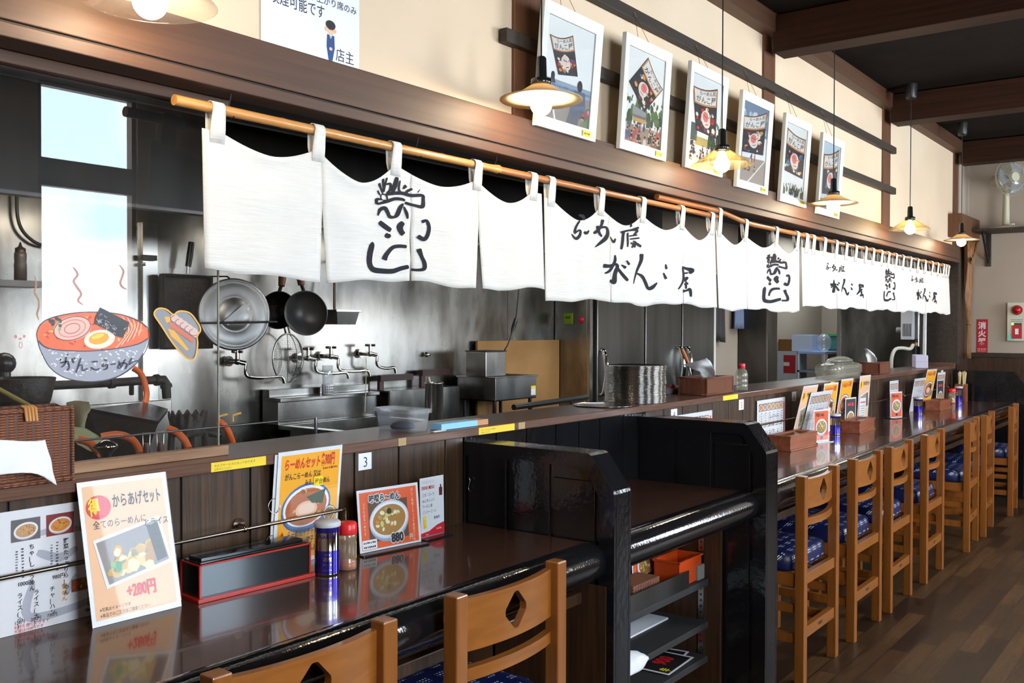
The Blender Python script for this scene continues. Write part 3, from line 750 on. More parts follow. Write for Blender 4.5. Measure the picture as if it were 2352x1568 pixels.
FACE = [  # brush strokes of the crest, measured on the curtain (unit: 1/3.92 pixel of the photograph from its point 440, 360)
 [(1660, 305, 14), (1678, 345, 16)], [(1665, 240, 22), (1690, 290, 18), (1705, 335, 10)], [(1700, 200, 24), (1708, 250, 20), (1712, 320, 8)], [(1740, 190, 20), (1728, 250, 16), (1715, 320, 10)],
 [(1735, 250, 16), (1775, 245, 20), (1770, 300, 22), (1740, 330, 18)], [(1835, 185, 34), (1820, 250, 42), (1790, 320, 32)], [(1865, 215, 14), (1850, 290, 20), (1870, 330, 22)], [(1920, 260, 36), (1890, 290, 16)],
 [(1975, 290, 20), (1930, 310, 26), (1900, 340, 18)], [(2028, 308, 34), (2034, 312, 34)], [(1735, 340, 28), (1800, 330, 32), (1880, 330, 32), (1960, 350, 32), (2060, 350, 28), (2068, 385, 30), (2050, 450, 34), (1980, 440, 26), (1900, 415, 26)],
 [(1645, 430, 24), (1650, 385, 26), (1700, 390, 8)], [(1645, 430, 16), (1730, 405, 30), (1810, 380, 30), (1880, 385, 26), (1900, 400, 20)], [(1700, 400, 22), (1735, 390, 14), (1730, 345, 14), (1690, 345, 10), (1685, 385, 10)],
 [(1640, 535, 10), (1665, 480, 30), (1710, 465, 34), (1735, 505, 36), (1755, 540, 34), (1800, 545, 24), (1835, 520, 40), (1860, 460, 36), (1885, 425, 18)], [(1890, 450, 14), (1915, 510, 26), (1925, 560, 14)],
 [(1650, 590, 40), (1710, 630, 44), (1770, 665, 40)], [(1715, 700, 36), (1740, 715, 44), (1765, 705, 24)], [(1890, 590, 40), (1860, 630, 60), (1870, 670, 50), (1895, 700, 44)],
 [(2035, 590, 30), (2075, 580, 26), (2098, 640, 30), (2090, 710, 34), (2060, 745, 36), (2010, 715, 36)], [(1695, 930, 50), (1720, 880, 40), (1780, 820, 36), (1850, 805, 32), (1920, 810, 30)],
 [(1580, 780, 36), (1590, 800, 50), (1570, 880, 52), (1560, 960, 52), (1590, 1015, 50), (1680, 1030, 46), (1780, 1030, 44), (1870, 1005, 40), (1935, 990, 36)],
 [(2015, 830, 46), (2035, 900, 30), (2055, 960, 34), (2050, 1010, 32), (2000, 1020, 24), (1950, 1015, 24)]]
LINE1 = [  # upper line of lettering (unit: 1/3.564 pixel from the point 1000, 360)
 [(1130, 480, 14), (1165, 490, 26), (1188, 520, 16)], [(1150, 525, 16), (1135, 580, 18), (1128, 625, 20)], [(1125, 630, 14), (1165, 602, 14), (1178, 615, 18), (1165, 650, 22), (1130, 670, 24), (1098, 632, 10)], [(1205, 615, 20), (1225, 625, 24), (1248, 603, 10)],
 [(1315, 565, 24), (1322, 610, 22), (1345, 655, 16)], [(1358, 515, 26), (1345, 560, 20), (1318, 610, 14), (1282, 628, 14)], [(1282, 622, 10), (1340, 582, 16), (1383, 580, 20), (1392, 620, 26), (1370, 670, 28), (1330, 710, 22), (1290, 740, 8)], [(1408, 655, 8), (1430, 700, 18), (1455, 670, 14)],
 [(1565, 548, 18), (1580, 575, 22)], [(1585, 600, 14), (1655, 580, 20)], [(1500, 620, 20), (1560, 605, 16), (1640, 600, 22), (1615, 640, 14)], [(1525, 615, 20), (1515, 680, 22), (1485, 760, 18)], [(1560, 620, 14), (1555, 690, 16), (1540, 740, 10)], [(1570, 650, 12), (1640, 640, 14)], [(1575, 675, 12), (1655, 665, 14)],
 [(1575, 705, 12), (1600, 720, 18), (1575, 745, 14)], [(1600, 690, 16), (1640, 720, 22), (1668, 735, 20)], [(1620, 690, 12), (1605, 745, 16)]]
LINE2 = [
 [(1352, 892, 34), (1400, 895, 26), (1450, 880, 20), (1462, 905, 26), (1440, 960, 34), (1425, 1025, 40), (1395, 1010, 20)], [(1438, 805, 10), (1440, 860, 22), (1400, 930, 20), (1360, 955, 12)], [(1455, 890, 8), (1490, 950, 22), (1535, 1015, 26)], [(1490, 885, 8), (1525, 910, 26)], [(1525, 850, 10), (1555, 885, 22)],
 [(1670, 795, 34), (1668, 850, 24), (1630, 940, 16), (1592, 1040, 8)], [(1620, 950, 10), (1670, 975, 22), (1695, 1020, 24), (1720, 1075, 26), (1755, 1070, 30), (1790, 1030, 8)], [(1850, 880, 10), (1862, 920, 20)], [(1836, 950, 10), (1855, 1000, 26)],
 [(2000, 905, 24), (2040, 915, 22), (2080, 930, 34), (2065, 955, 20)], [(2005, 910, 18), (2015, 960, 20), (2005, 1020, 22), (1950, 1085, 10)], [(2010, 955, 14), (2055, 950, 14)], [(2015, 1000, 14), (2050, 990, 20), (2025, 1020, 14)], [(2020, 1045, 14), (2055, 1035, 18)], [(2040, 1020, 14), (2035, 1080, 18)], [(2005, 1100, 26), (2040, 1095, 16), (2065, 1085, 22), (2072, 1145, 12)]]
def on_cloth(lst, sc, ox, oy, bold=1.0):
    """brush outlines as (x, z) points on the curtain's plane"""
    o = []
    for st in lst:
        vs, fs = brush([(a, b, c * bold) for a, b, c in st], 5)
        o.append(([(q.x, q.z) for q in (AY(ox + v[0] / sc, oy + v[1] / sc, NY) for v in vs)], fs))
    return o
def refit(sh, x0, z0, x1, z1):
    """the same strokes fitted into another box of the curtain row"""
    X = [v[0] for vs, _ in sh for v in vs]; Z = [v[1] for vs, _ in sh for v in vs]
    a, b, c, d = min(X), max(X), min(Z), max(Z)
    return [([(x0 + (v[0] - a) / (b - a) * (x1 - x0), z0 + (v[1] - c) / (d - c) * (z1 - z0)) for v in vs], fs) for vs, fs in sh]
def box_px(a, b, c, d):
    p, q = AY(a, b, NY), AY(c, d, NY)
    return p.x, min(p.z, q.z), q.x, max(p.z, q.z)
face_b, line1_b, line2_b = on_cloth(FACE, 3.92, 440, 360, 1.35), on_cloth(LINE1, 3.564, 1000, 360, 1.15), on_cloth(LINE2, 3.564, 1000, 360, 1.5)
face, line1, line2 = on_cloth(FACE, 3.92, 440, 360), on_cloth(LINE1, 3.564, 1000, 360), on_cloth(LINE2, 3.564, 1000, 360)

class Noren:
    def __init__(s, label, x0, x1, zt, zb, tabs, sag, slits, seed, fold=0.010, tabw=0.036):
        """slits: (x, where the slit starts as a share of the height, gap at the hem)"""
        s.x0, s.x1, s.zt, s.zb, s.tabs, s.sag, s.seed, s.fold = x0, x1, zt, zb, tabs, sag, seed, fold
        s.o = thing('shop_curtain', label, 'curtain', ((x0 + x1) / 2, NY, s.top((x0 + x1) / 2)), group='white shop curtains along the kitchen opening')
        cuts = [x0] + [q[0] for q in slits] + [x1]
        info = {q[0]: q for q in slits}
        NV = 22
        for i in range(len(cuts) - 1):
            a, b = cuts[i], cuts[i + 1]; n = max(6, int((b - a) / 0.016)); mb = MB(); vs = []
            for j in range(NV + 1):
                v = j / NV
                la = info[a][2] * max(0, v - info[a][1]) / (1 - info[a][1]) if a in info else -0.012 * v * (1 if i == 0 else 0)
                lb = info[b][2] * max(0, v - info[b][1]) / (1 - info[b][1]) if b in info else -0.004 * v
                for k in range(n + 1):
                    u = k / n; xx = (a + la * 0.5) + u * ((b - lb * 0.5) - (a + la * 0.5))
                    z = s.top(a + u * (b - a)) * (1 - v) + s.bot(a + u * (b - a)) * v
                    vs.append((xx, s.y(a + u * (b - a), z), z))
            fs = [(j * (n + 1) + k, j * (n + 1) + k + 1, (j + 1) * (n + 1) + k + 1, (j + 1) * (n + 1) + k) for j in range(NV) for k in range(n)]
            mb.add(vs, fs, M['cloth'], True).build('cloth_panel', s.o, solid=0.0016)
        for t in tabs:
            mb = MB(); w = tabw / 2; zp = s.pole(t); R = 0.0165
            path = [(NY - 0.006, s.top(t) - 0.035), (NY - 0.010, s.top(t) + 0.002)] + [(NY + R * sin(a), zp + R * cos(a)) for a in (radians(q) for q in range(-85, 96, 20))] + [(NY + 0.010, s.top(t) + 0.002), (NY + 0.004, s.top(t) - 0.02)]
            vs = [(t + e * w + 0.004 * e * (1 if abs(z - zp) > 0.03 else 0), y, z) for y, z in path for e in (-1, -0.35, 0.35, 1)]
            mb.add(vs, [(i * 4 + q, i * 4 + q + 1, i * 4 + q + 5, i * 4 + q + 4) for i in range(len(path) - 1) for q in range(3)], M['cloth'], True).build('tab_loop', s.o, solid=0.002)
    def pole(s, x): return pz(x) if s.x0 > 4.29 else 2.036
    def top(s, x):
        T = s.tabs
        zt = s.zt
        for i in range(len(T) - 1):
            if T[i] <= x <= T[i + 1]:
                u = (x - T[i]) / (T[i + 1] - T[i])
                sg = s.sag[i] if isinstance(s.sag, (list, tuple)) else s.sag
                return zt - sg * (1 - abs(2 * u - 1) ** 1.7)
        return zt - 0.004
    def bot(s, x): return s.zb + 0.007 * sin(x * 9 + s.seed) + 0.004 * sin(x * 23 + s.seed)
    def y(s, x, z):
        T = s.tabs; zt, zb = s.zt, s.zb
        v = min(1, max(0, (zt - z) / (zt - zb))); y = NY - 0.004 - 0.012 * v
        for i in range(len(T) - 1):
            if T[i] <= x <= T[i + 1]:
                L = T[i + 1] - T[i]; u = (x - T[i]) / L
                sg = s.sag[i] if isinstance(s.sag, (list, tuple)) else s.sag
                h = (zt - z) - sg * (1 - (2 * u - 1) ** 2) * 1.15         # distance below the swag line
                A = s.fold * min(1.0, L / 0.28)
                y += A * sin(h * 42) * exp(-max(h, 0) * 7) * (1 - (2 * u - 1) ** 2) - A * 0.8 * sin(pi * u) * exp(-2.2 * v)
                break
        return y + s.fold * 0.8 * v * sin(x * 15 + s.seed) + s.fold * 0.35 * v * sin(x * 41 + 2 * s.seed)
    def ink(s, shapes, name, push=0.0032):
        mb = MB()
        for vs, fs in shapes:
            mb.add([(x, s.y(x, z) - push, z) for x, z in vs], fs, M['ink'])
        return mb.build(name, s.o)
n1 = Noren('first white shop curtain from the glass screen, black brushed face crest on it', 1.412, 2.842, 1.985, 1.630, [1.454, 1.78, 2.083, 2.469, 2.757 + 0.03], [0.045, 0.075, 0.045, 0.06], [(1.793, 0.40, 0.026), (2.147, 0.30, 0.008), (2.475, 0.40, 0.036)], 1.3)
n1.ink(face, 'crest')
n2 = Noren('second white shop curtain, two lines of large black brush lettering', 2.858, 4.288, 1.975, 1.598, [2.90, 3.245, 3.579, 3.939, 4.25], [0.07, 0.06, 0.05, 0.07], [(3.30, 0.75, 0.004), (3.95, 0.75, 0.004)], 4.1)
n2.ink(line1, 'lettering'); n2.ink(line2, 'lettering')
n3 = Noren('third white shop curtain with a smaller face crest near its far edge', 4.300, 5.405, 1.972, 1.590, [4.335, 4.648, 5.056, 5.37], [0.06, 0.05, 0.06], [(4.66, 0.7, 0.004)], 2.2)
n3.ink(refit(face_b, *box_px(1743, 577, 1806, 699)), 'crest')
n4 = Noren('long fourth white shop curtain hung on many close loops, far end of the row', 5.445, 9.01, 1.968, 1.622,
           [5.516, 5.631, 5.824, 6.04, 6.228, 6.425, 6.633, 6.804, 7.0, 7.17, 7.364, 7.549, 7.761, 7.963, 8.182, 8.417, 8.601, 8.80, 8.89, 8.975], 0.006, [(6.035, 0.35, 0.006), (6.63, 0.35, 0.006), (7.36, 0.5, 0.004), (8.18, 0.5, 0.004)], 0.7, fold=0.006, tabw=0.046)
n4.ink(refit(line1_b, *box_px(1893, 603, 1936, 628)), 'lettering'); n4.ink(refit(line2_b, *box_px(1903, 636, 1979, 685)), 'lettering')
n4.ink(refit(face_b, *box_px(2024, 614, 2052, 694)), 'crest')
n4.ink(refit(line1_b, *box_px(2089, 633, 2118, 652)), 'lettering'); n4.ink(refit(line2_b, *box_px(2101, 659, 2148, 698)), 'lettering')
# ================================================================== above the beam: notice, pictures, lamps; end wall
# notice standing on the beam
a = AY(608, 95, 2.04); b = AY(834, 155, 2.04)
w = b.x - a.x
s = Sheet(w, 0.50, M['paper'], 0.002)
NAVY = C_(52, 54, 72)
s.text('夜は', 0.185, 0.225, 0.052, NAVY, bold=0.008); s.text('ボックス席・小上がり席のみ', 0.012, 0.176, 0.0255, NAVY, bold=0.008, sx=1.0)
s.text('喫煙可能です', 0.03, 0.135, 0.041, NAVY, bold=0.006, sx=0.78); s.text('店主', 0.262, 0.030, 0.040, NAVY, bold=0.002, sx=0.9)
fig = [('e', 0.243, 0.112, 0.017, 0.018, (240, 190, 160)), ('e', 0.243, 0.122, 0.0185, 0.013, (32, 30, 34)), ('e', 0.2255, 0.108, 0.004, 0.006, (236, 180, 150)), ('e', 0.2605, 0.108, 0.004, 0.006, (236, 180, 150))]
for k, (_, cx, cz, rx, rz, c) in enumerate(fig): s.ell(cx, cz, rx, rz, C_(*c), 2 + k)
s.poly([(0.230, 0.094), (0.257, 0.094), (0.259, 0.060), (0.250, 0.022), (0.236, 0.022), (0.228, 0.060)], C_(30, 70, 130), 2); s.poly([(0.239, 0.094), (0.248, 0.094), (0.2435, 0.078)], C_(240, 240, 240), 3)
s.rect(0.2425, 0.079, 0.2445, 0.092, C_(20, 20, 30), 4); s.ell(0.2435, 0.055, 0.006, 0.0045, C_(240, 190, 160), 4)
for cx in (0.2375, 0.2495): s.rect(cx - 0.004, 0.1075, cx + 0.004, 0.1085, C_(40, 30, 30), 7)
tag(s.build('notice_sheet', None, (a.x, YU - 0.004, 2.229)), 'white notice sheet with dark lettering and a small bowing man, standing on the header beam', 'notice')

# ---- framed kite photographs
KITE = [(205, 45, 40), (60, 120, 160), (225, 150, 60), (30, 30, 34), (235, 225, 205), (120, 60, 90)]
def kite(s, q, seed, face=(226, 120, 110)):
    """a big painted festival kite in the photo: q = its four corners, upper pair first (left, right, right, left)"""
    tl, tr, br, bl = q
    P = lambda u, v: tuple((tl[i] * (1 - u) + tr[i] * u) * (1 - v) + (bl[i] * (1 - u) + br[i] * u) * v - (0.012 * sin(pi * u) * (1 - v) if i == 1 else 0) for i in (0, 1))
    quad = lambda u0, v0, u1, v1, c, L: s.poly([P(u0 + (u1 - u0) * k / 6, v0) for k in range(7)] + [P(u1 - (u1 - u0) * k / 6, v1) for k in range(7)], c, L)
    quad(0, 0, 1, 1, C_(44, 36, 40), 5); quad(0.02, 0.02, 0.98, 0.37, C_(205, 140, 90), 6); quad(0.06, 0.04, 0.94, 0.33, C_(232, 226, 218), 7)
    r = random.Random(seed)
    for k in range(26):
        u, v = r.uniform(0.08, 0.92), r.uniform(0.42, 0.94); d = r.uniform(0.05, 0.11)
        s.poly([P(min(1, max(0, u + d * cos(t) * r.uniform(0.6, 1.2))), min(1, max(0.39, v + d * 0.6 * sin(t)))) for t in (0, 1.2, 2.5, 3.9, 5.1)], C_(*r.choice(KITE)), 6 + (k % 3) * 0.3)
    s.poly([P(0.52 + 0.24 * cos(t) * (0.7 + 0.3 * sin(t / 2)), 0.66 + 0.20 * sin(t)) for t in (2 * pi * k / 18 for k in range(18))], C_(236, 214, 204), 8)
    s.poly([P(0.48 + 0.13 * cos(t), 0.61 + 0.12 * sin(t)) for t in (2 * pi * k / 12 for k in range(12))], C_(*face), 8.5)
    for u0, v0, u1, v1 in ((0.40, 0.57, 0.56, 0.62), (0.60, 0.62, 0.70, 0.57), (0.45, 0.78, 0.60, 0.76)):
        p, t = P(u0, v0), P(u1, v1); s.poly([p, t, (t[0], t[1] - 0.003), (p[0], p[1] - 0.003)], C_(36, 26, 30), 9)
    for tx, u, v, h in (('らーめん処', 0.25, 0.13, 0.17), ('がんこ屋', 0.10, 0.30, 0.26)):      # banner lettering
        vs, fs = glyphs(tx, 0.012)
        k = h * 0.8
        s.mb.add([(p[0], s._y(9), p[1]) for p in (P(min(1, u + x * k), v - y * h * 0.62) for x, y in vs)], fs, C_(40, 34, 36))
def crowd(s, x0, x1, z0, z1, n, seed, mats=None):
    r = random.Random(seed)
    mats = mats or [(40, 42, 62), (70, 90, 150), (200, 196, 205), (120, 90, 84), (180, 70, 70), (30, 28, 32), (60, 70, 90)]
    rows = sorted(((r.uniform(z0, z1), r.uniform(x0, x1)) for _ in range(n)), reverse=True)
    for i, (z, x) in enumerate(rows):
        k = 0.007 + 0.012 * (z1 - z) / (z1 - z0); L = 3 + i * 0.02
        x = min(max(x, x0 + k), x1 - k); zb = max(z - 2.6 * k, z0 - 0.004)
        s.poly([(x - k * 0.8, zb), (x + k * 0.8, zb), (x + k * 0.6, z), (x - k * 0.6, z)], C_(*r.choice(mats)), L)
        s.ell(x, z + k * 0.35, k * 0.42, k * 0.5, C_(214, 166, 140), L + 0.3, 10); s.ell(x, z + k * 0.58, k * 0.44, k * 0.34, C_(28, 24, 26), L + 0.5, 10)
def trees(s, x0, x1, z0, z1, seed, n=40):
    r = random.Random(seed)
    for i in range(n):
        x, z = r.uniform(x0, x1), r.uniform(z0, z1); k = r.uniform(0.008, 0.02) * (1.3 - (z - z0) / (z1 - z0))
        x = min(max(x, x0 + k), x1 - k)
        s.ell(x, z, k, k * 1.5, C_(*r.choice([(40, 62, 36), (58, 84, 46), (88, 110, 60), (30, 44, 30)])), 2 + 0.02 * i, 9)
def frame(label, tl, tr, br, bl, art, desc_label):
    """outer corners in the photograph; the frame leans forward off the wall, its lower edge on the beam"""
    # the lower edge lies against the beam's face, the upper one hangs forward on its string
    BL = AY(*bl, 1.968); BR = AY(*br, 1.968); TL = AX(*tl, BL.x)
    w = BR.x - BL.x
    H = hypot(TL.z - BL.z, TL.y - BL.y); lean = atan2(TL.y - BL.y, TL.z - BL.z)
    t = thing('picture_frame', label, 'picture', BL, group='white framed kite photographs on the header beam', local=True)
    t.rotation_euler = (-lean, 0, 0)
    inv = (Matrix.Translation(BL) @ Matrix.Rotation(-lean, 4, 'X')).inverted()
    fw, d = 0.042, 0.020
    for q in ([(0, 0), (w, 0), (w - fw, fw), (fw, fw)], [(w, 0), (w, H), (w - fw, H - fw), (w - fw, fw)], [(w, H), (0, H), (fw, H - fw), (w - fw, H - fw)], [(0, H), (0, 0), (fw, fw), (fw, H - fw)]):
        mb = MB()
        (ax, az), (bx_, bz), (cx, cz), (dx, dz) = q
        mb.add([(ax, 0, az), (bx_, 0, bz), (cx, 0.006, cz), (dx, 0.006, dz), (ax, d, az), (bx_, d, bz), (cx, d, cz), (dx, d, dz)], [(0, 1, 2, 3), (4, 7, 6, 5), (0, 4, 5, 1), (3, 2, 6, 7)], M['frame_white'])
        mb.build('frame_side', t, bevel=0.002)
    s = Sheet(w - 2 * fw + 0.01, H - 2 * fw + 0.01, C_(244, 243, 241, 0.35), 0.002)
    art(s, s.w, s.h)
    s.build('photograph', t, (fw - 0.005, 0.012, fw - 0.005))
    g = MB().box((fw - 0.003, 0.0065, fw - 0.003), (w - fw + 0.003, 0.0072, H - fw + 0.003), M['acrylic']).build('cover_glass', t)
    y = Sheet(0.055, 0.022, M['yellow'], 0.0006); y.row(0.006, 0.048, 0.007, 0.008, C_(60, 50, 10), 1, 3); y.build('yellow_sticker', t, (w - 0.095, -0.0012, 0.010))
    hk = inv @ Vector((BL.x + w / 2, 2.014, 2.80))
    for sx in (-0.06, 0.06): MB().tube([(w / 2 + sx, d, H - 0.02), hk], 0.0009, M['iron'], 5).build('hanging_string', t)
    MB().tube([hk + Vector((0, -0.010, -0.012)), hk + Vector((0, -0.004, -0.008)), hk + Vector((0, 0.004, 0.010))], 0.0018, M['tape'], 6).build('rail_hook', t)
def art1(s, w, h):
    s.rect(0, 0, w, h * 0.30, C_(150, 138, 132), 1); s.rect(0, h * 0.30, w, h * 0.40, C_(150, 164, 182), 1); s.row(0, w, h * 0.33, h * 0.03, C_(96, 116, 148), 2, 2)
    s.poly([(w * 0.5, 0), (w * 0.75, 0), (w * 0.78, h * 0.3), (w * 0.62, h * 0.3)], C_(96, 96, 104), 2); s.poly([(w * 0.75, 0), (w, 0), (w, h * 0.16)], C_(120, 132, 96), 2); s.poly([(w * 0.15, h * 0.25), (w * 0.18, h * 0.26), (w * 0.3, 0), (w * 0.26, 0)], C_(226, 222, 216), 3)
    s.blobs(30, (w * 0.76, h * 0.10, w * 0.96, h * 0.24), (0.004, 0.01), [C_(200, 150, 150), C_(190, 60, 60), C_(90, 100, 80)], 3, 4)
    s.ell(w * 0.74, h * 0.41, 0.017, 0.021, C_(26, 24, 28), 5); s.poly([(w * 0.60, h * 0.1), (w * 0.9, h * 0.1), (w * 0.86, h * 0.36), (w * 0.64, h * 0.36)], C_(92, 98, 122), 4)
    s.ell(w * 0.18, h * 0.43, 0.011, 0.014, C_(30, 26, 30), 5); s.poly([(w * 0.13, h * 0.36), (w * 0.24, h * 0.36), (w * 0.21, h * 0.42), (w * 0.15, h * 0.42)], C_(60, 66, 96), 4)
    kite(s, ((w * 0.06, h * 0.80), (w * 0.52, h * 0.88), (w * 0.68, h * 0.50), (w * 0.28, h * 0.45)), 1, (232, 206, 200))
def art2(s, w, h):
    s.rect(0, 0, w, h * 0.2, C_(158, 132, 112), 1); trees(s, 0.002, w - 0.002, h * 0.26, h * 0.50, 5, 60); s.poly([(w * 0.2, h * 0.28), (w * 0.55, h * 0.28), (w * 0.55, h * 0.36), (w * 0.2, h * 0.40)], C_(150, 150, 156), 4); s.rect(w * 0.22, h * 0.24, w * 0.56, h * 0.31, C_(196, 150, 84), 4)
    crowd(s, 0.004, w - 0.004, 0.01, h * 0.27, 46, 6)
    kite(s, ((w * 0.52, h * 0.95), (w * 0.97, h * 0.68), (w * 0.50, h * 0.36), (w * 0.06, h * 0.62)), 2)
def art3(s, w, h):
    trees(s, w * 0.6, w - 0.002, h * 0.22, h * 0.52, 8, 26); s.rect(0, h * 0.24, w * 0.25, h * 0.44, C_(70, 88, 92), 2); s.rect(w * 0.2, h * 0.2, w, h * 0.3, C_(170, 156, 96), 2)
    crowd(s, 0.004, w - 0.004, 0.01, h * 0.26, 40, 9)
    kite(s, ((w * 0.02, h * 0.84), (w * 0.82, h * 0.92), (w * 0.86, h * 0.34), (w * 0.2, h * 0.36)), 3)
def art4(s, w, h):
    s.rect(0, h * 0.62, w, h, C_(120, 138, 160), 1); s.blobs(18, (0.02, h * 0.68, w - 0.02, h * 0.88), (0.014, 0.02), [C_(214, 216, 222), C_(170, 182, 198)], 1.5, 2); s.poly([(0, 0), (w, 0), (w, h * 0.34), (0, h * 0.3)], C_(158, 140, 130), 1); s.poly([(w * 0.3, 0), (w * 0.36, 0), (w, h * 0.34), (w, h * 0.36)], C_(226, 222, 216), 2)
    kite(s, ((0.002, h * 0.80), (w * 0.92, h * 0.96), (w * 0.88, h * 0.40), (w * 0.06, h * 0.36)), 4)
    crowd(s, 0.004, w * 0.7, h * 0.16, h * 0.48, 14, 11)
def art5(s, w, h):
    trees(s, 0.002, w - 0.002, h * 0.04, h * 0.18, 12, 40); crowd(s, w * 0.3, w * 0.6, 0.02, h * 0.2, 6, 13)
    kite(s, ((w * 0.04, h * 0.92), (w * 0.94, h * 0.86), (w * 0.92, h * 0.30), (w * 0.0 + 0.002, h * 0.34)), 5)
def art6(s, w, h):
    s.rect(0, 0, w, h, C_(196, 214, 224), 1); s.rect(0, 0, w, h * 0.16, C_(120, 128, 130), 2)
    kite(s, ((w * 0.08, h * 0.80), (w * 0.9, h * 0.95), (w * 0.92, h * 0.26), (w * 0.12, h * 0.22)), 6)
frame('white framed photo of a kite in a pale sky, large, just behind the cream lamp', (1253, -6), (1386, 45), (1368, 335), (1232, 287), art1, '')
frame('white framed photo of a diamond-turned kite above a street crowd', (1440, 72), (1545, 118), (1530, 375), (1424, 340), art2, '')
frame('white framed photo of a kite behind rows of heads, third picture along the beam', (1590, 138), (1673, 178), (1660, 408), (1574, 383), art3, '')
frame('white framed photo of a kite under a grey cloudy sky over a road', (1708, 205), (1780, 236), (1764, 446), (1692, 428), art4, '')
frame('white framed photo of a kite above low trees, fifth picture along the beam', (1807, 258), (1867, 284), (1852, 477), (1792, 461), art5, '')
frame('white framed photo of a kite in a pale blue sky, last picture along the beam', (1892, 303), (1942, 324), (1928, 500), (1878, 490), art6, '')

# ---- pendant lamps
LY = 1.81
def lamp(label, x, z, kind):
    """z: middle of the bulb's round part"""
    t = thing('pendant_lamp', label, 'lamp', (x, LY, z), group='pendant lamps over the counter')
    m = MB(); m.lathe([(0.0135, 0.056), (0.020, 0.058), (0.020, 0.064)], M['chrome'], 20, (x, LY, z))
    m.lathe([(0.020, 0.062), (0.034, 0.062), (0.034, 0.082), (0.024, 0.086), (0.0185, 0.088), (0.0165, 0.150), (0.012, 0.156), (0.003, 0.158)], M['black_gloss'], 24, (x, LY, z))
    m.cyl((x - 0.05, LY, z + 0.118), (x - 0.012, LY, z + 0.118), 0.006, M['black_gloss'], n=10) if kind == 'knob' else None
    so = m.build('socket', t)
    b = MB(); prof = [(0.0004, -0.035)] + [(0.035 * sin(a), -0.035 * cos(a)) for a in (pi * i / 14 for i in range(1, 11))] + [(0.0215, 0.033), (0.0155, 0.050), (0.0135, 0.058)]
    b.lathe(prof, M['bulb'], 20, (x, LY, z)).build('bulb', so)
    q = MB(); R, K = 0.135, 40
    if kind == 'opal':
        q.lathe([(0.030, 0.064), (0.042, 0.058), (0.07, 0.040), (0.10, 0.027), (R, 0.018), (R, 0.015), (0.10, 0.0235), (0.07, 0.0365), (0.042, 0.0545), (0.030, 0.060)], M['opal'], K, (x, LY, z))
    else:
        q.lathe([(0.030, 0.066), (0.040, 0.060), (R * 0.98, 0.000), (R, -0.004), (R * 0.985, -0.004), (0.040, 0.0565), (0.030, 0.062)], M['lamp_glass'] if kind != 'clear' else M['lamp_clear'], K, (x, LY, z))
    q.build('shade', t)
    MB().tube([(x, LY, z + 0.155), (x, LY, ZCEIL - 0.08)], 0.003, M['black'], 6).build('cord', t)
    MB().lathe([(0.003, -0.105), (0.030, -0.105), (0.036, -0.09), (0.041, -0.012), (0.041, 0.0)], M['black'], 24, (x, LY, ZCEIL)).build('ceiling_cup', t)
M['opal'] = plain('opal', (0.86, 0.70, 0.46), 0.25)
_m = M['opal'].node_tree; _t = _m.nodes.new('ShaderNodeBsdfTranslucent'); _t.inputs['Color'].default_value = (0.95, 0.78, 0.50, 1)
_x = _m.nodes.new('ShaderNodeMixShader'); _x.inputs['Fac'].default_value = 0.5
_o = [k for k in _m.nodes if k.type == 'OUTPUT_MATERIAL'][0]
_m.links.new(_m.nodes['Principled BSDF'].outputs[0], _x.inputs[1]); _m.links.new(_t.outputs[0], _x.inputs[2]); _m.links.new(_x.outputs[0], _o.inputs['Surface'])
lamp('clear glass pendant lamp by the top edge of the photo, before the notice', AY(345, 5, LY).x, AY(345, 5, LY).z, 'clear')
for lab, px, py, kd in (('cream opal pendant lamp hanging before the big kite picture', 1243, 241, 'opal'), ('amber glass pendant lamp hanging before the third kite picture', 1658, 378, 'amber'),
                        ('cream opal pendant lamp hanging before the last kite picture', 1914, 474, 'opal'), ('clear amber pendant lamp with a side switch, past the pictures', 2090, 526, 'knob'), ('cream opal pendant lamp over the far end of the counter', 2208, 556, 'opal')):
    p = AY(px, py, LY); lamp(lab, p.x, p.z, kd)

# ---- end wall: fan on its bracket, alarm, extinguisher sign, drape
def on_end(px, py, d=0.0): return AX(px, py, XE - d)
c = on_end(2318, 530)
k = thing('wall_shelf', 'dark bracket shelf on the end wall under the electric fan', 'shelf', (XE, c.y, c.z))
MB().box((XE - 0.36, c.y - 0.34, c.z - 0.022), (XE - 0.001, c.y + 0.24, c.z), M['rail_wood']).build('shelf_board', k)
e = on_end(2272, 540); z2 = on_end(2272, 612).z
MB().box((XE - 0.030, e.y - 0.02, z2), (XE - 0.001, e.y + 0.02, c.z - 0.022), M['black']).build('bracket', k)
MB().tube([(XE - 0.30, e.y, c.z - 0.03), (XE - 0.02, e.y, z2 + 0.03)], 0.010, M['black'], 8).build('bracket', k)
fx, fy = XE - 0.19, c.y - 0.005
IV = C_(190, 186, 160, 0.4)
f = thing('electric_fan', 'ivory electric table fan standing on the bracket shelf', 'fan', (fx, fy, c.z))
MB().lathe([(0.004, 0.034), (0.06, 0.032), (0.13, 0.018), (0.155, 0.006), (0.155, 0.0)], IV, 36, (fx, fy, c.z)).build('base', f)
mb = MB()
for i in range(4): mb.cyl((fx - 0.075, fy - 0.03 - 0.016 * i, c.z + 0.028), (fx - 0.075, fy - 0.03 - 0.016 * i, c.z + 0.040), 0.006, C_(220, 220, 210), n=10)
mb.build('push_button', f)
zc = on_end(2318, 415, 0.19).z
MB().lathe([(0.034, 0.02), (0.030, 0.10), (0.026, zc - c.z - 0.10), (0.030, zc - c.z - 0.06)], IV, 20, (fx, fy, c.z)).build('column', f)
d = Vector((-0.62, -0.78, 0.03)).normalized()          # where the fan looks
hc = Vector((fx, fy, zc + 0.02))
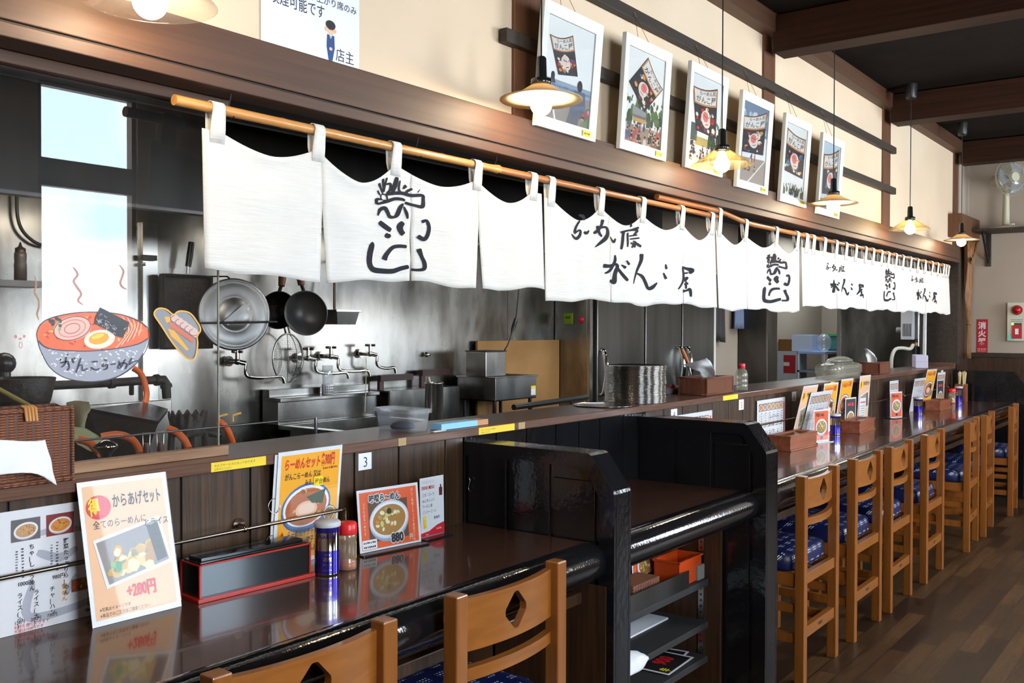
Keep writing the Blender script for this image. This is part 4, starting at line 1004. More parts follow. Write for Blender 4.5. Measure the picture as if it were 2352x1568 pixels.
MB().lathe([(0.003, -0.17), (0.04, -0.165), (0.056, -0.13), (0.058, -0.06), (0.05, -0.02), (0.02, 0.0)], IV, 24, hc, d).build('motor_housing', f)
mb = MB(); x_, y_ = perp(d); R = 0.165
gc = hc + d * 0.05
def spoke(a, r, dd): return gc + (x_ * cos(a) + y_ * sin(a)) * r + d * dd
for dd, r in ((0.0, R), (0.006, R), (0.045, R * 0.72), (0.055, R * 0.35), (-0.04, R * 0.7)):
    mb.tube([spoke(2 * pi * i / 36, r, dd) for i in range(36)], 0.0016, IV, 5, closed=True)
for i in range(36):
    a = 2 * pi * i / 36
    mb.tube([spoke(a, 0.04, 0.058), spoke(a, R * 0.6, 0.05), spoke(a, R * 0.9, 0.024), spoke(a, R, 0.002), spoke(a, R * 0.8, -0.032), spoke(a, 0.045, -0.045)], 0.0008, IV, 4, caps=False)
mb.cyl(gc + d * 0.055, gc + d * 0.062, 0.042, IV, n=24); mb.build('guard', f)
mb = MB()
for i in range(3):
    a0 = 2 * pi * i / 3; vs = []
    for j in range(7):
        for q in range(6):
            r = 0.03 + (R - 0.05) * q / 5; a = a0 + (j / 6 - 0.5) * 1.5 * (0.6 + 0.4 * q / 5); vs.append(spoke(a, r, 0.012 + 0.018 * (j / 6 - 0.5)))
    mb.add(vs, [(j * 6 + q, j * 6 + q + 1, (j + 1) * 6 + q + 1, (j + 1) * 6 + q) for j in range(6) for q in range(5)], M['blade'] if 'blade' in M else M.setdefault('blade', glassy('blade', tint=(0.7, 0.72, 0.74), refl=0.08, haze=0.35, hazecol=(0.5, 0.52, 0.55))), True)
mb.build('blade', f, solid=0.002)
# red extinguisher sign (text down), fire alarm box
def end_sheet(name, label, cat, tl, br, m, fill, d=0.001, t=0.002):
    a, b = on_end(*tl), on_end(*br)
    w, h = abs(b.y - a.y), a.z - b.z
    s = Sheet(w, h, m, t); fill(s, w, h)
    o = s.build(name, None, (XE - d - t, a.y, b.z), yaw=-pi / 2)
    return tag(o, label, cat)
def f1(s, w, h):
    for i, ch in enumerate('消火器'): s.text(ch, w * 0.13, h * (0.735 - 0.235 * i), w * 0.72, C_(236, 222, 224), 1, 0.03)
    s.row(w * 0.1, w * 0.9, h * 0.10, h * 0.045, C_(226, 170, 176), 1, 2); s.row(w * 0.1, w * 0.9, h * 0.05, h * 0.03, C_(226, 170, 176), 1, 5)
end_sheet('extinguisher_sign', 'narrow red sign with white characters on the end wall', 'sign', (2243.5, 733), (2268.5, 811), C_(176, 26, 40), f1)
a, b = on_end(2315, 695), on_end(2352, 783)
al = thing('fire_alarm', 'ivory fire alarm panel with a glowing red lamp on the end wall', 'fire alarm', (XE, a.y, b.z))
ya, yb, za, zb_ = a.y, b.y - 0.03, a.z, b.z
al0 = al; al = MB().box((XE - 0.03, yb, zb_), (XE - 0.001, ya, za), C_(206, 204, 184, 0.4)).build('panel', al, bevel=0.004)
cy, cz = on_end(2338, 712).y, on_end(2338, 712).z
MB().cyl((XE - 0.05, cy, cz), (XE - 0.03, cy, cz), 0.045, C_(120, 14, 16, 0.25), n=28).ball((XE - 0.05, cy, cz), 0.038, M.setdefault('alarm_red', plain('alarm_red', (0.40, 0.006, 0.009), 0.2, emit=0.03)), 20, 10).build('red_lamp', al)
q = on_end(2337, 762); MB().box((XE - 0.036, q.y - 0.042, q.z - 0.062), (XE - 0.03, q.y + 0.042, q.z + 0.062), C_(180, 40, 48, 0.4)).box((XE - 0.038, q.y - 0.014, q.z - 0.022), (XE - 0.036, q.y + 0.014, q.z + 0.03), C_(230, 230, 226)).build('call_point', al)
q = on_end(2327, 744); MB().ball((XE - 0.032, q.y, q.z), 0.010, M.setdefault('led', plain('led', (0.35, 0.95, 0.12), 0.3, emit=1.6))).build('green_lamp', al)
q = on_end(2336, 745); MB().box((XE - 0.033, q.y - 0.045, q.z - 0.012), (XE - 0.03, q.y + 0.02, q.z + 0.014), C_(70, 74, 50)).build('label_plate', al)
q = on_end(2325, 774); MB().cyl((XE - 0.0325, q.y, q.z), (XE - 0.03, q.y, q.z), 0.034, C_(128, 206, 190), n=20).build('green_seal', al)
for zz in (734, 738):
    q = on_end(2337, zz); MB().box((XE - 0.032, q.y - 0.05, q.z - 0.004), (XE - 0.03, q.y + 0.05, q.z + 0.004), C_(150, 150, 140)).build('text_line', al)
# gathered orange cloth
OR = noisy('orange_cloth', (0.16, 0.055, 0.005), (0.30, 0.115, 0.012), scale=(30, 30, 1), nscale=2, rough=0.55, sheen=0.3)
mb = MB(); rows = [(2.30, 0.155), (2.25, 0.165), (2.17, 0.15), (2.08, 0.125), (1.95, 0.10), (1.80, 0.075), (1.65, 0.045), (1.57, 0.022), (1.53, 0.018), (1.50, 0.026), (1.40, 0.030), (1.28, 0.026), (1.215, 0.022)]
vs = []; N = 40; cx0 = AY(2225, 600, 2.0).x
for j, (z, hw) in enumerate(rows):
    for i in range(N):
        u = i / (N - 1) * 2 - 1; k = min(1, hw / 0.1)
        vs.append((cx0 + u * hw + 0.012 * sin(z * 6), 2.0 - 0.020 * k * cos(u * 17 + 2 * sin(z * 5)) - 0.02 * (1 - u * u) * (1.2 - k * 0.4), z - 0.05 * (1 - abs(u)) * (1 if 2.0 < z < 2.29 else 0)))
mb.add(vs, [(j * N + i, j * N + i + 1, (j + 1) * N + i + 1, (j + 1) * N + i) for j in range(len(rows) - 1) for i in range(N - 1)], OR, True)
dr = thing('orange_drape', 'gathered orange cloth hanging on the dark panel at the end of the counter', 'drape', (cx0, 2.0, 2.3))
mb.build('cloth', dr, solid=0.002)
mb = MB(); n = 9
for s_ in (-1, 1):
    vs = []
    for j in range(14):
        t = j / 13; x = cx0 + s_ * (0.15 - 0.26 * t); z = 2.29 - 0.17 * sin(pi * t * 0.62)
        for i in range(n): a = 2 * pi * i / n; vs.append((x, 1.975 - 0.012 * s_ + 0.014 * cos(a), z + 0.036 * sin(a) * (0.6 + 0.4 * sin(pi * t))))
    mb.add(vs, [(j * n + i, j * n + (i + 1) % n, (j + 1) * n + (i + 1) % n, (j + 1) * n + i) for j in range(13) for i in range(n)], OR, True)
mb.build('swag', dr)
MB().tube([(cx0 + 0.02 * cos(a), 1.995 + 0.02 * sin(a), 1.535) for a in (2 * pi * i / 16 for i in range(16))], 0.008, OR, 8, closed=True).build('tie', dr)
# ================================================================== things on the near counter
def stand(p):
    """x, y, yaw, lean in degrees, width, height -> keyword arguments of a standing sheet"""
    return p
RED, ORANGE, BLK = C_(214, 52, 40), C_(228, 96, 40), C_(30, 28, 34)
def noodle_bowl(s, cx, cz, rx, rz, L, rim=(150, 170, 210), soup=(190, 110, 50), seed=1, tops=None, rot=0.12):
    s.ell(cx, cz - rz * 0.10, rx * 1.0, rz * 1.05, C_(int(rim[0] * 0.75), int(rim[1] * 0.75), int(rim[2] * 0.8)), L, rot=rot)
    s.ell(cx, cz, rx, rz, C_(*rim), L + 0.3, rot=rot); s.ell(cx, cz, rx * 0.93, rz * 0.9, C_(232, 234, 240), L + 0.6, rot=rot); s.ell(cx, cz - rz * 0.03, rx * 0.84, rz * 0.80, C_(*soup), L + 1, rot=rot)
    r = random.Random(seed)
    for i in range(26):
        a, d = r.uniform(0, 6.28), sqrt(r.random()) * 0.68; k = r.uniform(0.05, 0.13)
        s.ell(cx + rx * d * cos(a), cz + rz * d * sin(a), rx * k, rz * k * 0.9, C_(*r.choice(tops or [(220, 150, 80), (170, 90, 40), (210, 170, 90), (150, 90, 50)])), L + 1.3 + 0.05 * i, 9, r.uniform(0, 3))
def set_menu(w, h, big=True):
    """the yellow-orange noodle set menu"""
    s = Sheet(w, h, M['laminate'], 0.0015)
    s.rect(w * 0.05, h * 0.04, w * 0.965, h * 0.965, C_(246, 174, 34), 1)
    s.text('らーめんセット 各900円' if False else 'らーめんセット', w * 0.09, h * 0.845, h * 0.105, RED, 4, 0.03, 0.78 * w / h * 0.98, 0.10)
    s.text('各900円', w * 0.665, h * 0.845, h * 0.125, RED, 4, 0.03, 0.50 * w / h)
    if big:
        s.text('がんこらーめん 又は', w * 0.11, h * 0.755, h * 0.062, BLK, 8, 0.012, 0.92 * w / h * 1.05); s.row(w * 0.70, w * 0.94, h * 0.80, h * 0.022, C_(150, 60, 20), 4, 3)
        s.text('みそ     らーめん', w * 0.42, h * 0.685, h * 0.060, BLK, 8, 0.012, 0.9 * w / h)
        s.rect(w * 0.56, h * 0.665, w * 0.70, h * 0.745, C_(252, 220, 20), 9); s.text('屋台', w * 0.575, h * 0.685, h * 0.055, BLK, 10, 0.01, 0.8)
    noodle_bowl(s, w * 0.47, h * 0.50, w * 0.385, h * 0.20, 3, (70, 110, 170), (176, 96, 44), 4)
    s.ell(w * 0.47, h * 0.47, w * 0.17, h * 0.075, C_(222, 178, 150), 7); s.ell(w * 0.47, h * 0.475, w * 0.13, h * 0.05, C_(232, 196, 172), 7.3)
    s.poly([(w * 0.46, h * 0.58), (w * 0.76, h * 0.63), (w * 0.72, h * 0.50), (w * 0.55, h * 0.52)], C_(40, 62, 34), 7.5)
    noodle_bowl(s, w * 0.84, h * 0.40, w * 0.10, h * 0.07, 7, (60, 70, 90), (120, 100, 60), 9)
    if big:
        for i, (c, t) in enumerate((('A', 'らーめん＋チャーハン'), ('B', 'らーめん＋餃子'), ('C', 'らーめん＋めんたいごはん'), ('D', 'めんたい'))):
            z = h * (0.245 - 0.075 * i)
            s.text(c, w * 0.09, z, h * 0.085, RED, 8, 0.02, 0.75); s.text(t, w * 0.19, z, h * 0.070, BLK, 8, 0.012, 0.62)
    return s
def miso_menu(w, h, wide=True):
    s = Sheet(w, h, M['laminate'], 0.0015)
    s.rect(w * 0.035, h * 0.03, w * 0.965, h * 0.955, C_(226, 88, 38), 1)
    if wide:
        s.rect(w * 0.16, h * 0.14, w * 0.80, h * 0.78, C_(92, 62, 40), 2)
        noodle_bowl(s, w * 0.49, h * 0.47, w * 0.32, h * 0.31, 3, (206, 212, 226), (166, 120, 52), 7, [(206, 200, 120), (214, 220, 170), (226, 120, 50), (190, 150, 70), (230, 226, 190)])
        s.ell(w * 0.49, h * 0.60, w * 0.04, h * 0.05, C_(40, 30, 26), 7)
        for dx, dz in ((-0.003, 0), (0.003, 0), (0, 0.003), (0, -0.003)):
            s.text('味噌ら〜めん', w * 0.17 + dx, h * 0.79 + dz, h * 0.135, M['white'], 8, 0.03, 0.80, 0.06); s.text('880', w * 0.50 + dx, h * 0.085 + dz, h * 0.20, M['white'], 8, 0.05, 0.85)
        s.text('味噌ら〜めん', w * 0.17, h * 0.79, h * 0.135, BLK, 9, 0.03, 0.80, 0.06); s.text('880', w * 0.50, h * 0.085, h * 0.20, BLK, 9, 0.05, 0.85); s.text('円', w * 0.80, h * 0.085, h * 0.10, M['white'], 9, 0.01, 0.8)
        s.text('がんこ味噌とたっぷり野菜がうまい', w * 0.87, h * 0.93, h * 0.058, C_(250, 214, 180), 3, 0.0, 0.85, vert=True); s.text('コクのある一杯です', w * 0.075, h * 0.80, h * 0.058, C_(250, 214, 180), 3, 0.0, 0.85, vert=True)
        s.rect(w * 0.04, h * 0.04, w * 0.27, h * 0.19, M['white'], 4); s.row(w * 0.06, w * 0.25, h * 0.13, h * 0.035, BLK, 5, 4); s.row(w * 0.06, w * 0.25, h * 0.06, h * 0.035, BLK, 5, 6)
    else:
        noodle_bowl(s, w * 0.5, h * 0.46, w * 0.38, h * 0.25, 3, (206, 212, 226), (150, 120, 60), 8, [(206, 200, 120), (120, 150, 80), (226, 120, 50), (230, 226, 190)])
        s.text('味噌ら〜めん', w * 0.13, h * 0.79, h * 0.13, BLK, 8, 0.03, 0.55 * w / h * 1.3); s.text('880', w * 0.42, h * 0.08, h * 0.12, BLK, 8, 0.04, 0.8)
    return s
def drink_menu(w, h, big=True):
    s = Sheet(w, h, M['laminate'], 0.0012)
    if big:
        s.text('DRINK MENU', w * 0.06, h * 0.80, h * 0.085, C_(196, 58, 50), 4, 0.01, 0.62); s.text('DRINK MENU', w * 0.06, h * 0.90, h * 0.08, C_(206, 206, 208), 3, 0.0, 0.66)
        for i, t in enumerate(('コカ・コーラ', 'Hi-Cオレンジ', 'ウーロン茶', 'ジンジャーエール')): s.text(t, w * 0.08, h * (0.68 - 0.095 * i), h * 0.068, BLK, 4, 0.0, 0.74 if i < 3 else 0.62)
        s.text('各200円', w * 0.55, h * 0.275, h * 0.065, BLK, 4, 0.0, 0.66)
        s.rect(w * 0.80, h * 0.66, w * 0.93, h * 0.80, C_(110, 30, 34), 4); s.rect(w * 0.84, h * 0.80, w * 0.89, h * 0.85, C_(110, 30, 34), 4)
        s.poly([(w * 0.12, h * 0.14), (w * 0.24, h * 0.15), (w * 0.22, h * 0.32), (w * 0.12, h * 0.32)], C_(246, 206, 30), 5); s.ell(w * 0.17, h * 0.33, w * 0.08, h * 0.03, C_(250, 226, 90), 5.3)
    else:
        s.row(w * 0.1, w * 0.9, h * 0.82, h * 0.07, C_(196, 58, 50), 4, 2)
        for i in range(6): s.row(w * 0.1, w * 0.85, h * (0.70 - 0.08 * i), h * 0.035, C_(120, 120, 128), 3, i)
    s.poly([(0.001, 0.001), (w - 0.001, 0.001), (w - 0.001, h * 0.20), (w * 0.7, h * 0.17), (w * 0.35, h * 0.09), (0.001, h * 0.07)], C_(206, 30, 44), 3)
    if big: s.text('Coca-Cola', w * 0.64, h * 0.09, h * 0.05, M['white'], 5, 0.0, 0.6); s.text('Enjoy!', w * 0.2, h * 0.025, h * 0.04, M['white'], 5, 0.0, 0.8)
    return s
def price_list(w, h, cols=6, seed=3, big=False):
    """white sheet: a row of dish photos, columns of print below, grey brush mark behind"""
    s = Sheet(w, h, M['laminate'], 0.0015)
    GRY = C_(170, 172, 184)
    k = w / h
    s.strokes([[(w * 0.40, h * 0.60, w * 0.02), (w * 0.62, h * 0.62, w * 0.035), (w * 0.78, h * 0.60, w * 0.03)], [(w * 0.45, h * 0.50, w * 0.03), (w * 0.52, h * 0.44, w * 0.03), (w * 0.60, h * 0.50, w * 0.02)], [(w * 0.36, h * 0.34, w * 0.03), (w * 0.34, h * 0.14, w * 0.035), (w * 0.55, h * 0.12, w * 0.03), (w * 0.72, h * 0.16, w * 0.03)], [(w * 0.45, h * 0.22, w * 0.03), (w * 0.52, h * 0.32, w * 0.03), (w * 0.60, h * 0.31, w * 0.02)]], GRY, 1, 4)
    r = random.Random(seed); cw = w * 0.86 / cols
    pal = [(96, 78, 66), (120, 44, 40), (110, 112, 100), (116, 70, 64), (92, 84, 76), (140, 104, 60)]
    for i in range(cols):
        x = w * 0.06 + cw * i
        s.rect(x, h * 0.76, x + cw * 0.86, h * 0.92, C_(*pal[i % 6]), 3)
        noodle_bowl(s, x + cw * 0.43, h * 0.84, cw * 0.38, h * 0.065, 4, (226, 222, 220), r.choice([(196, 150, 100), (214, 130, 60), (170, 164, 140), (206, 160, 70)]), seed + i)
        s.column(x + cw * 0.52, h * 0.72, h * 0.46, cw * 0.24, BLK, 3, seed * 7 + i); s.column(x + cw * 0.14, h * 0.70, h * 0.48, cw * 0.16, C_(90, 92, 104), 3, seed * 9 + i)
        s.row(x + cw * 0.1, x + cw * 0.7, h * 0.415, h * 0.028, BLK, 3, i)
        s.column(x + cw * 0.50, h * 0.34, h * 0.14, cw * 0.24, BLK, 3, seed * 5 + i)
    s.rect(w * 0.93, h * 0.10, w * 0.965, h * 0.90, C_(214, 60, 60), 3) if not big else None
    return s
def fried_menu(w, h, big=True):
    """peach menu: round badge, brush title, tilted photo, red price"""
    s = Sheet(w, h, M['laminate'], 0.0018)
    s.rect(w * 0.045, h * 0.04, w * 0.955, h * 0.965, C_(238, 190, 150), 1)
    s.ell(w * 0.20, h * 0.81, w * 0.135, h * 0.085, C_(214, 60, 66) if big else C_(250, 204, 40), 3)
    s.text('得', w * 0.09, h * 0.765, h * 0.13, C_(252, 214, 40) if big else RED, 5, 0.03, 0.9 * w / h * 1.45 * 0.72)
    s.text('からあげ', w * 0.35, h * 0.80, h * 0.105, BLK, 4, 0.02, 0.56); s.text('セット', w * 0.70, h * 0.80, h * 0.105, BLK, 4, 0.025, 0.46)
    if big: s.text('全てのらーめんに', w * 0.12, h * 0.665, h * 0.062, C_(70, 66, 80), 4, 0.006, 0.82); s.text('とライス', w * 0.67, h * 0.625, h * 0.062, BLK, 9, 0.008, 0.82)
    s.poly([(w * 0.10, h * 0.585), (w * 0.86, h * 0.685), (w * 0.955, h * 0.34), (w * 0.19, h * 0.24)], M['white'], 4); s.poly([(w * 0.13, h * 0.565), (w * 0.83, h * 0.66), (w * 0.92, h * 0.36), (w * 0.22, h * 0.265)], C_(150, 142, 140), 5)
    s.blobs(34, (w * 0.26, h * 0.34, w * 0.72, h * 0.50), (w * 0.03, w * 0.075), [C_(222, 196, 130), C_(206, 168, 96), C_(232, 216, 170), C_(190, 140, 80)], 6, 5, 0.9); s.blobs(7, (w * 0.27, h * 0.34, w * 0.36, h * 0.41), (w * 0.02, w * 0.04), [C_(70, 150, 90), C_(110, 180, 110)], 8, 6)
    s.poly([(w * 0.70, h * 0.62), (w * 0.83, h * 0.64), (w * 0.90, h * 0.38), (w * 0.78, h * 0.36)], C_(84, 76, 66), 7)
    s.text('+280円', w * 0.40, h * 0.155, h * 0.115, RED, 8, 0.035, 0.66 * w / h * 1.42)
    if big: s.text('※写真はイメージです', w * 0.09, h * 0.095, h * 0.030, C_(70, 66, 70), 4, 0.004, 0.8); s.text('※単品でのご注文はご遠慮ください', w * 0.09, h * 0.055, h * 0.030, C_(70, 66, 70), 4, 0.004, 0.8)
    return s
def put(sheet, name, label, x, y, yaw, lean, z=ZC, cat='menu', group=None):
    sheet.rect(0, 0, sheet.w, sheet.h, M['gloss_film'], 15)
    return tag(sheet.build(name, None, (x, y, z + 0.0006), radians(yaw), radians(lean)), label, cat, group)

put(fried_menu(0.215, 0.315), 'menu_card', 'large laminated peach menu with round red badge and red price, leaning by the white menu', 1.098, 1.962, -1.5, 12.5)
# big white menu behind the rail: its own print
w, h = 0.545, 0.262
s = Sheet(w, h, M['laminate'], 0.0018)
GR = C_(176, 178, 190)
s.strokes([[(0.33, 0.20, 0.01), (0.40, 0.208, 0.014), (0.46, 0.20, 0.012)], [(0.36, 0.165, 0.016), (0.41, 0.145, 0.02), (0.45, 0.16, 0.012)], [(0.35, 0.10, 0.016), (0.34, 0.03, 0.02), (0.45, 0.03, 0.016), (0.55, 0.055, 0.014)], [(0.42, 0.06, 0.012), (0.45, 0.10, 0.016)]], GR, 1)
XS = 0.305
for i, (px, pc, soup, name, price) in enumerate(((0.0, (100, 92, 96), (190, 150, 110), 'ちゃーしゅうめん', '1000円'), (0.075, (130, 40, 40), (220, 140, 50), '野菜たっぷりらーめん', '980円'), (0.15, (130, 130, 120), (170, 164, 130), '屋台らーめん', '800円'), (0.225, (150, 70, 70), (200, 150, 100), 'がんこらーめん', '800円'))):
    x = XS + px
    s.rect(x, 0.195, x + 0.062, 0.242, C_(*pc), 3); noodle_bowl(s, x + 0.031, 0.217, 0.026, 0.017, 4, (232, 228, 226), soup, i + 3)
    s.text(name, x + 0.037, 0.188, 0.0125, BLK, 4, 0.02, 1.0, vert=True); s.column(x + 0.020, 0.180, 0.115, 0.007, C_(70, 72, 84), 3, i); s.column(x + 0.008, 0.176, 0.120, 0.006, C_(90, 92, 104), 3, i + 20)
    s.text(price, x + 0.012, 0.100, 0.012, BLK, 4, 0.015, 0.95)
for i, (px, name, price) in enumerate(((0.0, 'ライス(小)', '120円'), (0.035, 'ライス(大)', '200円'), (0.07, 'チャーハン', '750円'), (0.155, '餃子(六個)', '580円'))):
    x = XS + 0.005 + px; s.text(name, x + 0.006, 0.088, 0.0125, BLK, 4, 0.014, 1.0, vert=True); s.text(price, x, 0.012 if i > 2 else 0.020, 0.0095, BLK, 4, 0.012, 0.95)
s.rect(XS + 0.13, 0.062, XS + 0.18, 0.090, C_(150, 76, 50), 3); s.blobs(10, (XS + 0.134, 0.066, XS + 0.176, 0.086), (0.003, 0.006), [C_(220, 170, 70), C_(120, 150, 70), C_(200, 80, 50)], 4, 2)
s.text('替めん', XS + 0.108, 0.088, 0.013, C_(206, 140, 30), 4, 0.02, 1.0, vert=True); s.text('替玉', XS + 0.196, 0.088, 0.013, C_(206, 140, 30), 4, 0.02, 1.0, vert=True)
s.text('お持ち帰りできます', XS + 0.004, 0.011, 0.0085, RED, 4, 0.006, 1.0); s.text('大盛は150円です', XS + 0.004, 0.002, 0.0085, RED, 4, 0.006, 1.0)
put(s, 'menu_card', 'wide white laminated menu of small dish photos standing behind the counter rail', 0.665, 2.054, 0.0, 0.3)
put(set_menu(0.228, 0.318), 'menu_card', 'yellow noodle set menu in a ring binding, large bowl photo, by the chopstick box', 1.655, 2.0565, 0.0, -5.3)
# backing page and rings of the ring-bound menu
o = [k for k in bpy.data.objects if k.get('label', '').startswith('yellow noodle set menu')][0]
o['_at'] = (0, 0, 0)
b = MB().box((-0.008, 0.004, 0.002), (0.205, 0.0055, 0.312), M['laminate']); b.build('back_page', o)
for z in (0.075, 0.175):
    MB().tube([(-0.004 + 0.019 * cos(a), 0.004 * sin(a), z + 0.019 * sin(a)) for a in (2 * pi * i / 20 for i in range(20))], 0.0011, M['chrome'], 6, closed=True).build('binder_ring', o)
def acrylic(name, label, sheet, x, y, yaw, lean, w, h, z=ZC):
    t = thing(name, label, 'menu stand', (x, y, z), radians(yaw), local=True)
    sheet.build('menu_card', t, (0, 0, 0.006), 0, radians(lean))
    k = tan_ = math.tan(radians(lean))
    mb = MB(); yt = (h + 0.008) * k
    mb.poly([(-0.003, -0.0028, 0.004), (w + 0.003, -0.0028, 0.004), (w + 0.003, yt - 0.0028, h + 0.010), (-0.003, yt - 0.0028, h + 0.010)], M['acrylic']); mb.build('clear_cover', t)
    MB().box((-0.008, -0.030, 0.0), (w + 0.008, 0.045, 0.005), M['black_gloss']).build('base', t, bevel=0.0015)
    return t
acrylic('menu_stand', 'clear stand with an orange miso noodle menu priced 880, behind the red capped shaker', miso_menu(0.226, 0.178), 1.912, 1.985, -7.5, 6.0, 0.226, 0.178)
acrylic('menu_stand', 'slim clear stand with a white and red drink menu beside the black partition', drink_menu(0.108, 0.182), 2.166, 1.985, -0.7, 1.5, 0.108, 0.182)
# lacquered chopstick box
cb = thing('chopstick_box', 'long black lacquer chopstick box with red edges on the near counter', 'box', (1.353, 1.944, ZC), radians(-3.6), local=True)
L_, D_, H_ = 0.324, 0.088, 0.086
RD = C_(176, 40, 28, 0.25)
MB().box((-0.008, -0.008, 0), (L_ + 0.008, D_ + 0.008, 0.010), RD).build('base', cb, bevel=0.0015)
MB().box((0.003, 0.003, 0.010), (L_ - 0.003, D_ - 0.003, H_), M['black_gloss']).build('box_body', cb)
mb = MB()
for (a, b) in (((0, 0), (0.005, 0.005)), ((L_ - 0.005, 0), (L_, 0.005)), ((0, D_ - 0.005), (0.005, D_)), ((L_ - 0.005, D_ - 0.005), (L_, D_))): mb.box((*a, 0.010), (*b, H_ + 0.001), RD)
for a, b in (((0, 0), (L_, 0.004)), ((0, D_ - 0.004), (L_, D_)), ((0, 0), (0.004, D_)), ((L_ - 0.004, 0), (L_, D_))): mb.box((*a, H_ - 0.001), (*b, H_ + 0.003), RD)
mb.build('red_edging', cb)
mb = MB().box((0.006, 0.006, H_ + 0.003), (L_ - 0.006, D_ - 0.006, H_ + 0.006), M['black_gloss']).box((0.014, 0.016, H_ + 0.006), (L_ - 0.014, D_ - 0.016, H_ + 0.014), M['black_gloss']); mb.build('lid', cb, bevel=0.002)
# tins and shakers
BLUE = plain('can_blue', (0.035, 0.025, 0.36), 0.16, metal=0.75, coat=0.3)
def pepper_can(label, x, y, h=0.142, r=0.0335, text=True):
    t = thing('pepper_can', label, 'can', (x, y, ZC), group='blue and silver pepper cans', local=True)
    P = [(r * 0.94, 0.0), (r, 0.003), (r, 0.006)]
    MB().lathe([(0.0005, 0.001)] + P, M['chrome'], 32).build('bottom_rim', t)
    MB().lathe([(r * 0.99, 0.006), (r * 0.99, h * 0.47)], BLUE, 32).lathe([(r * 0.992, h * 0.47), (r * 0.992, h * 0.80)], M['chrome'], 32).lathe([(r * 0.99, h * 0.80), (r * 0.99, h * 0.895)], BLUE, 32).build('can_body', t)
    if text:
        mb = MB()
        def wrap(tx, z, hh, m, sx, mid):
            vs, fs = glyphs(tx, 0.015); wd = max(v[0] for v in vs) * hh * sx
            mb.add([((r * 0.99 + 0.0006) * cos(mid + (v[0] * hh * sx - wd / 2) / r), (r * 0.99 + 0.0006) * sin(mid + (v[0] * hh * sx - wd / 2) / r), z + v[1] * hh) for v in vs], fs, m)
        mid = radians(-132)
        wrap('GABAN', h * 0.70, h * 0.085, BLUE, 1.0, mid)
        for z, hh, tx in ((h * 0.385, h * 0.05, '純白'), (h * 0.285, h * 0.085, '胡椒'), (h * 0.20, h * 0.045, 'ホワイト'), (h * 0.10, h * 0.045, 'ペッパー')): wrap(tx, z, hh, M['chrome'], 0.95, mid)
        mb.build('lettering', t)
    MB().lathe([(r * 1.03, h * 0.895), (r * 1.05, h * 0.905), (r * 1.05, h * 0.965), (r * 0.98, h * 0.985), (r * 0.9, h), (0.0005, h)], C_(200, 200, 204, 0.35), 32).build('lid', t)
    return t
def shaker(label, x, y, h=0.128, r=0.0255):
    t = thing('chili_shaker', label, 'shaker', (x, y, ZC), group='red capped chili shakers', local=True)
    MB().lathe([(0.0005, 0.001), (r * 0.9, 0.0), (r, 0.004), (r, h * 0.18), (r * 0.955, h * 0.2), (r * 0.955, h * 0.64), (r, h * 0.66), (r * 0.98, h * 0.74), (r * 0.88, h * 0.77)], M['shaker'], 28).build('bottle', t)
    MB().lathe([(0.0005, 0.003), (r * 0.88, 0.003), (r * 0.90, h * 0.17), (0.0005, h * 0.20)], C_(190, 88, 50), 20).build('chili_powder', t)
    MB().lathe([(r * 1.0, h * 0.75), (r * 1.03, h * 0.77), (r * 1.03, h * 0.955), (r * 0.9, h * 0.985), (r * 0.86, h), (0.0005, h)], C_(222, 34, 34, 0.35), 28).build('cap', t)
    mb = MB(); vs = []
    for i in range(7):
        a = radians(-62 + i * 7)
        for z in (h * 0.24, h * 0.58): vs.append((r * 0.965 * cos(a), r * 0.965 * sin(a), z))
    mb.add(vs, [(2 * i, 2 * i + 2, 2 * i + 3, 2 * i + 1) for i in range(6)], C_(232, 214, 140)); mb.build('paper_label', t)
M['shaker'] = glassy('shaker_plastic', tint=(0.93, 0.84, 0.72), refl=0.06, rough=0.05, haze=0.28, hazecol=(0.68, 0.50, 0.34))
pepper_can('blue and silver pepper can with grey lid at the end of the black chopstick box', 1.722, 1.912)
shaker('red capped shaker of chili powder beside the near pepper can', 1.787, 1.905)
# counter rail
def rail(x0, x1, label, posts, down=False):
    t = thing('menu_rail', label, 'rail', (x0, 2.0, 0.976))
    y = 2.033
    pts = [(x0, y, 0.976), (x1 - 0.006, y, 0.976)] + ([(x1, y, 0.970), (x1, y, 0.945)] if down else [(x1, y, 0.976)])
    MB().tube(pts, 0.0052, M['brass'], 10).build('rod', t)
    for x in posts:
        MB().cyl((x, YP - 0.001, 0.984), (x, YP - 0.006, 0.984), 0.018, M['brass'], n=16).tube([(x, YP - 0.006, 0.984), (x, y + 0.006, 0.982), (x, y, 0.976)], 0.006, M['brass'], 8).ball((x, y, 0.976), 0.0085, M['brass'], 12, 8).build('wall_bracket', t)
M['brass'] = plain('brass', (0.30, 0.24, 0.19), 0.2, metal=1.0)
rail(0.45, 1.90, 'metal rail running along the planks behind the near menus', (0.62, 1.55), True)
rail(4.55, 9.2, 'metal rail running along the planks behind the far menus', (4.7, 6.2, 7.7, 9.1))

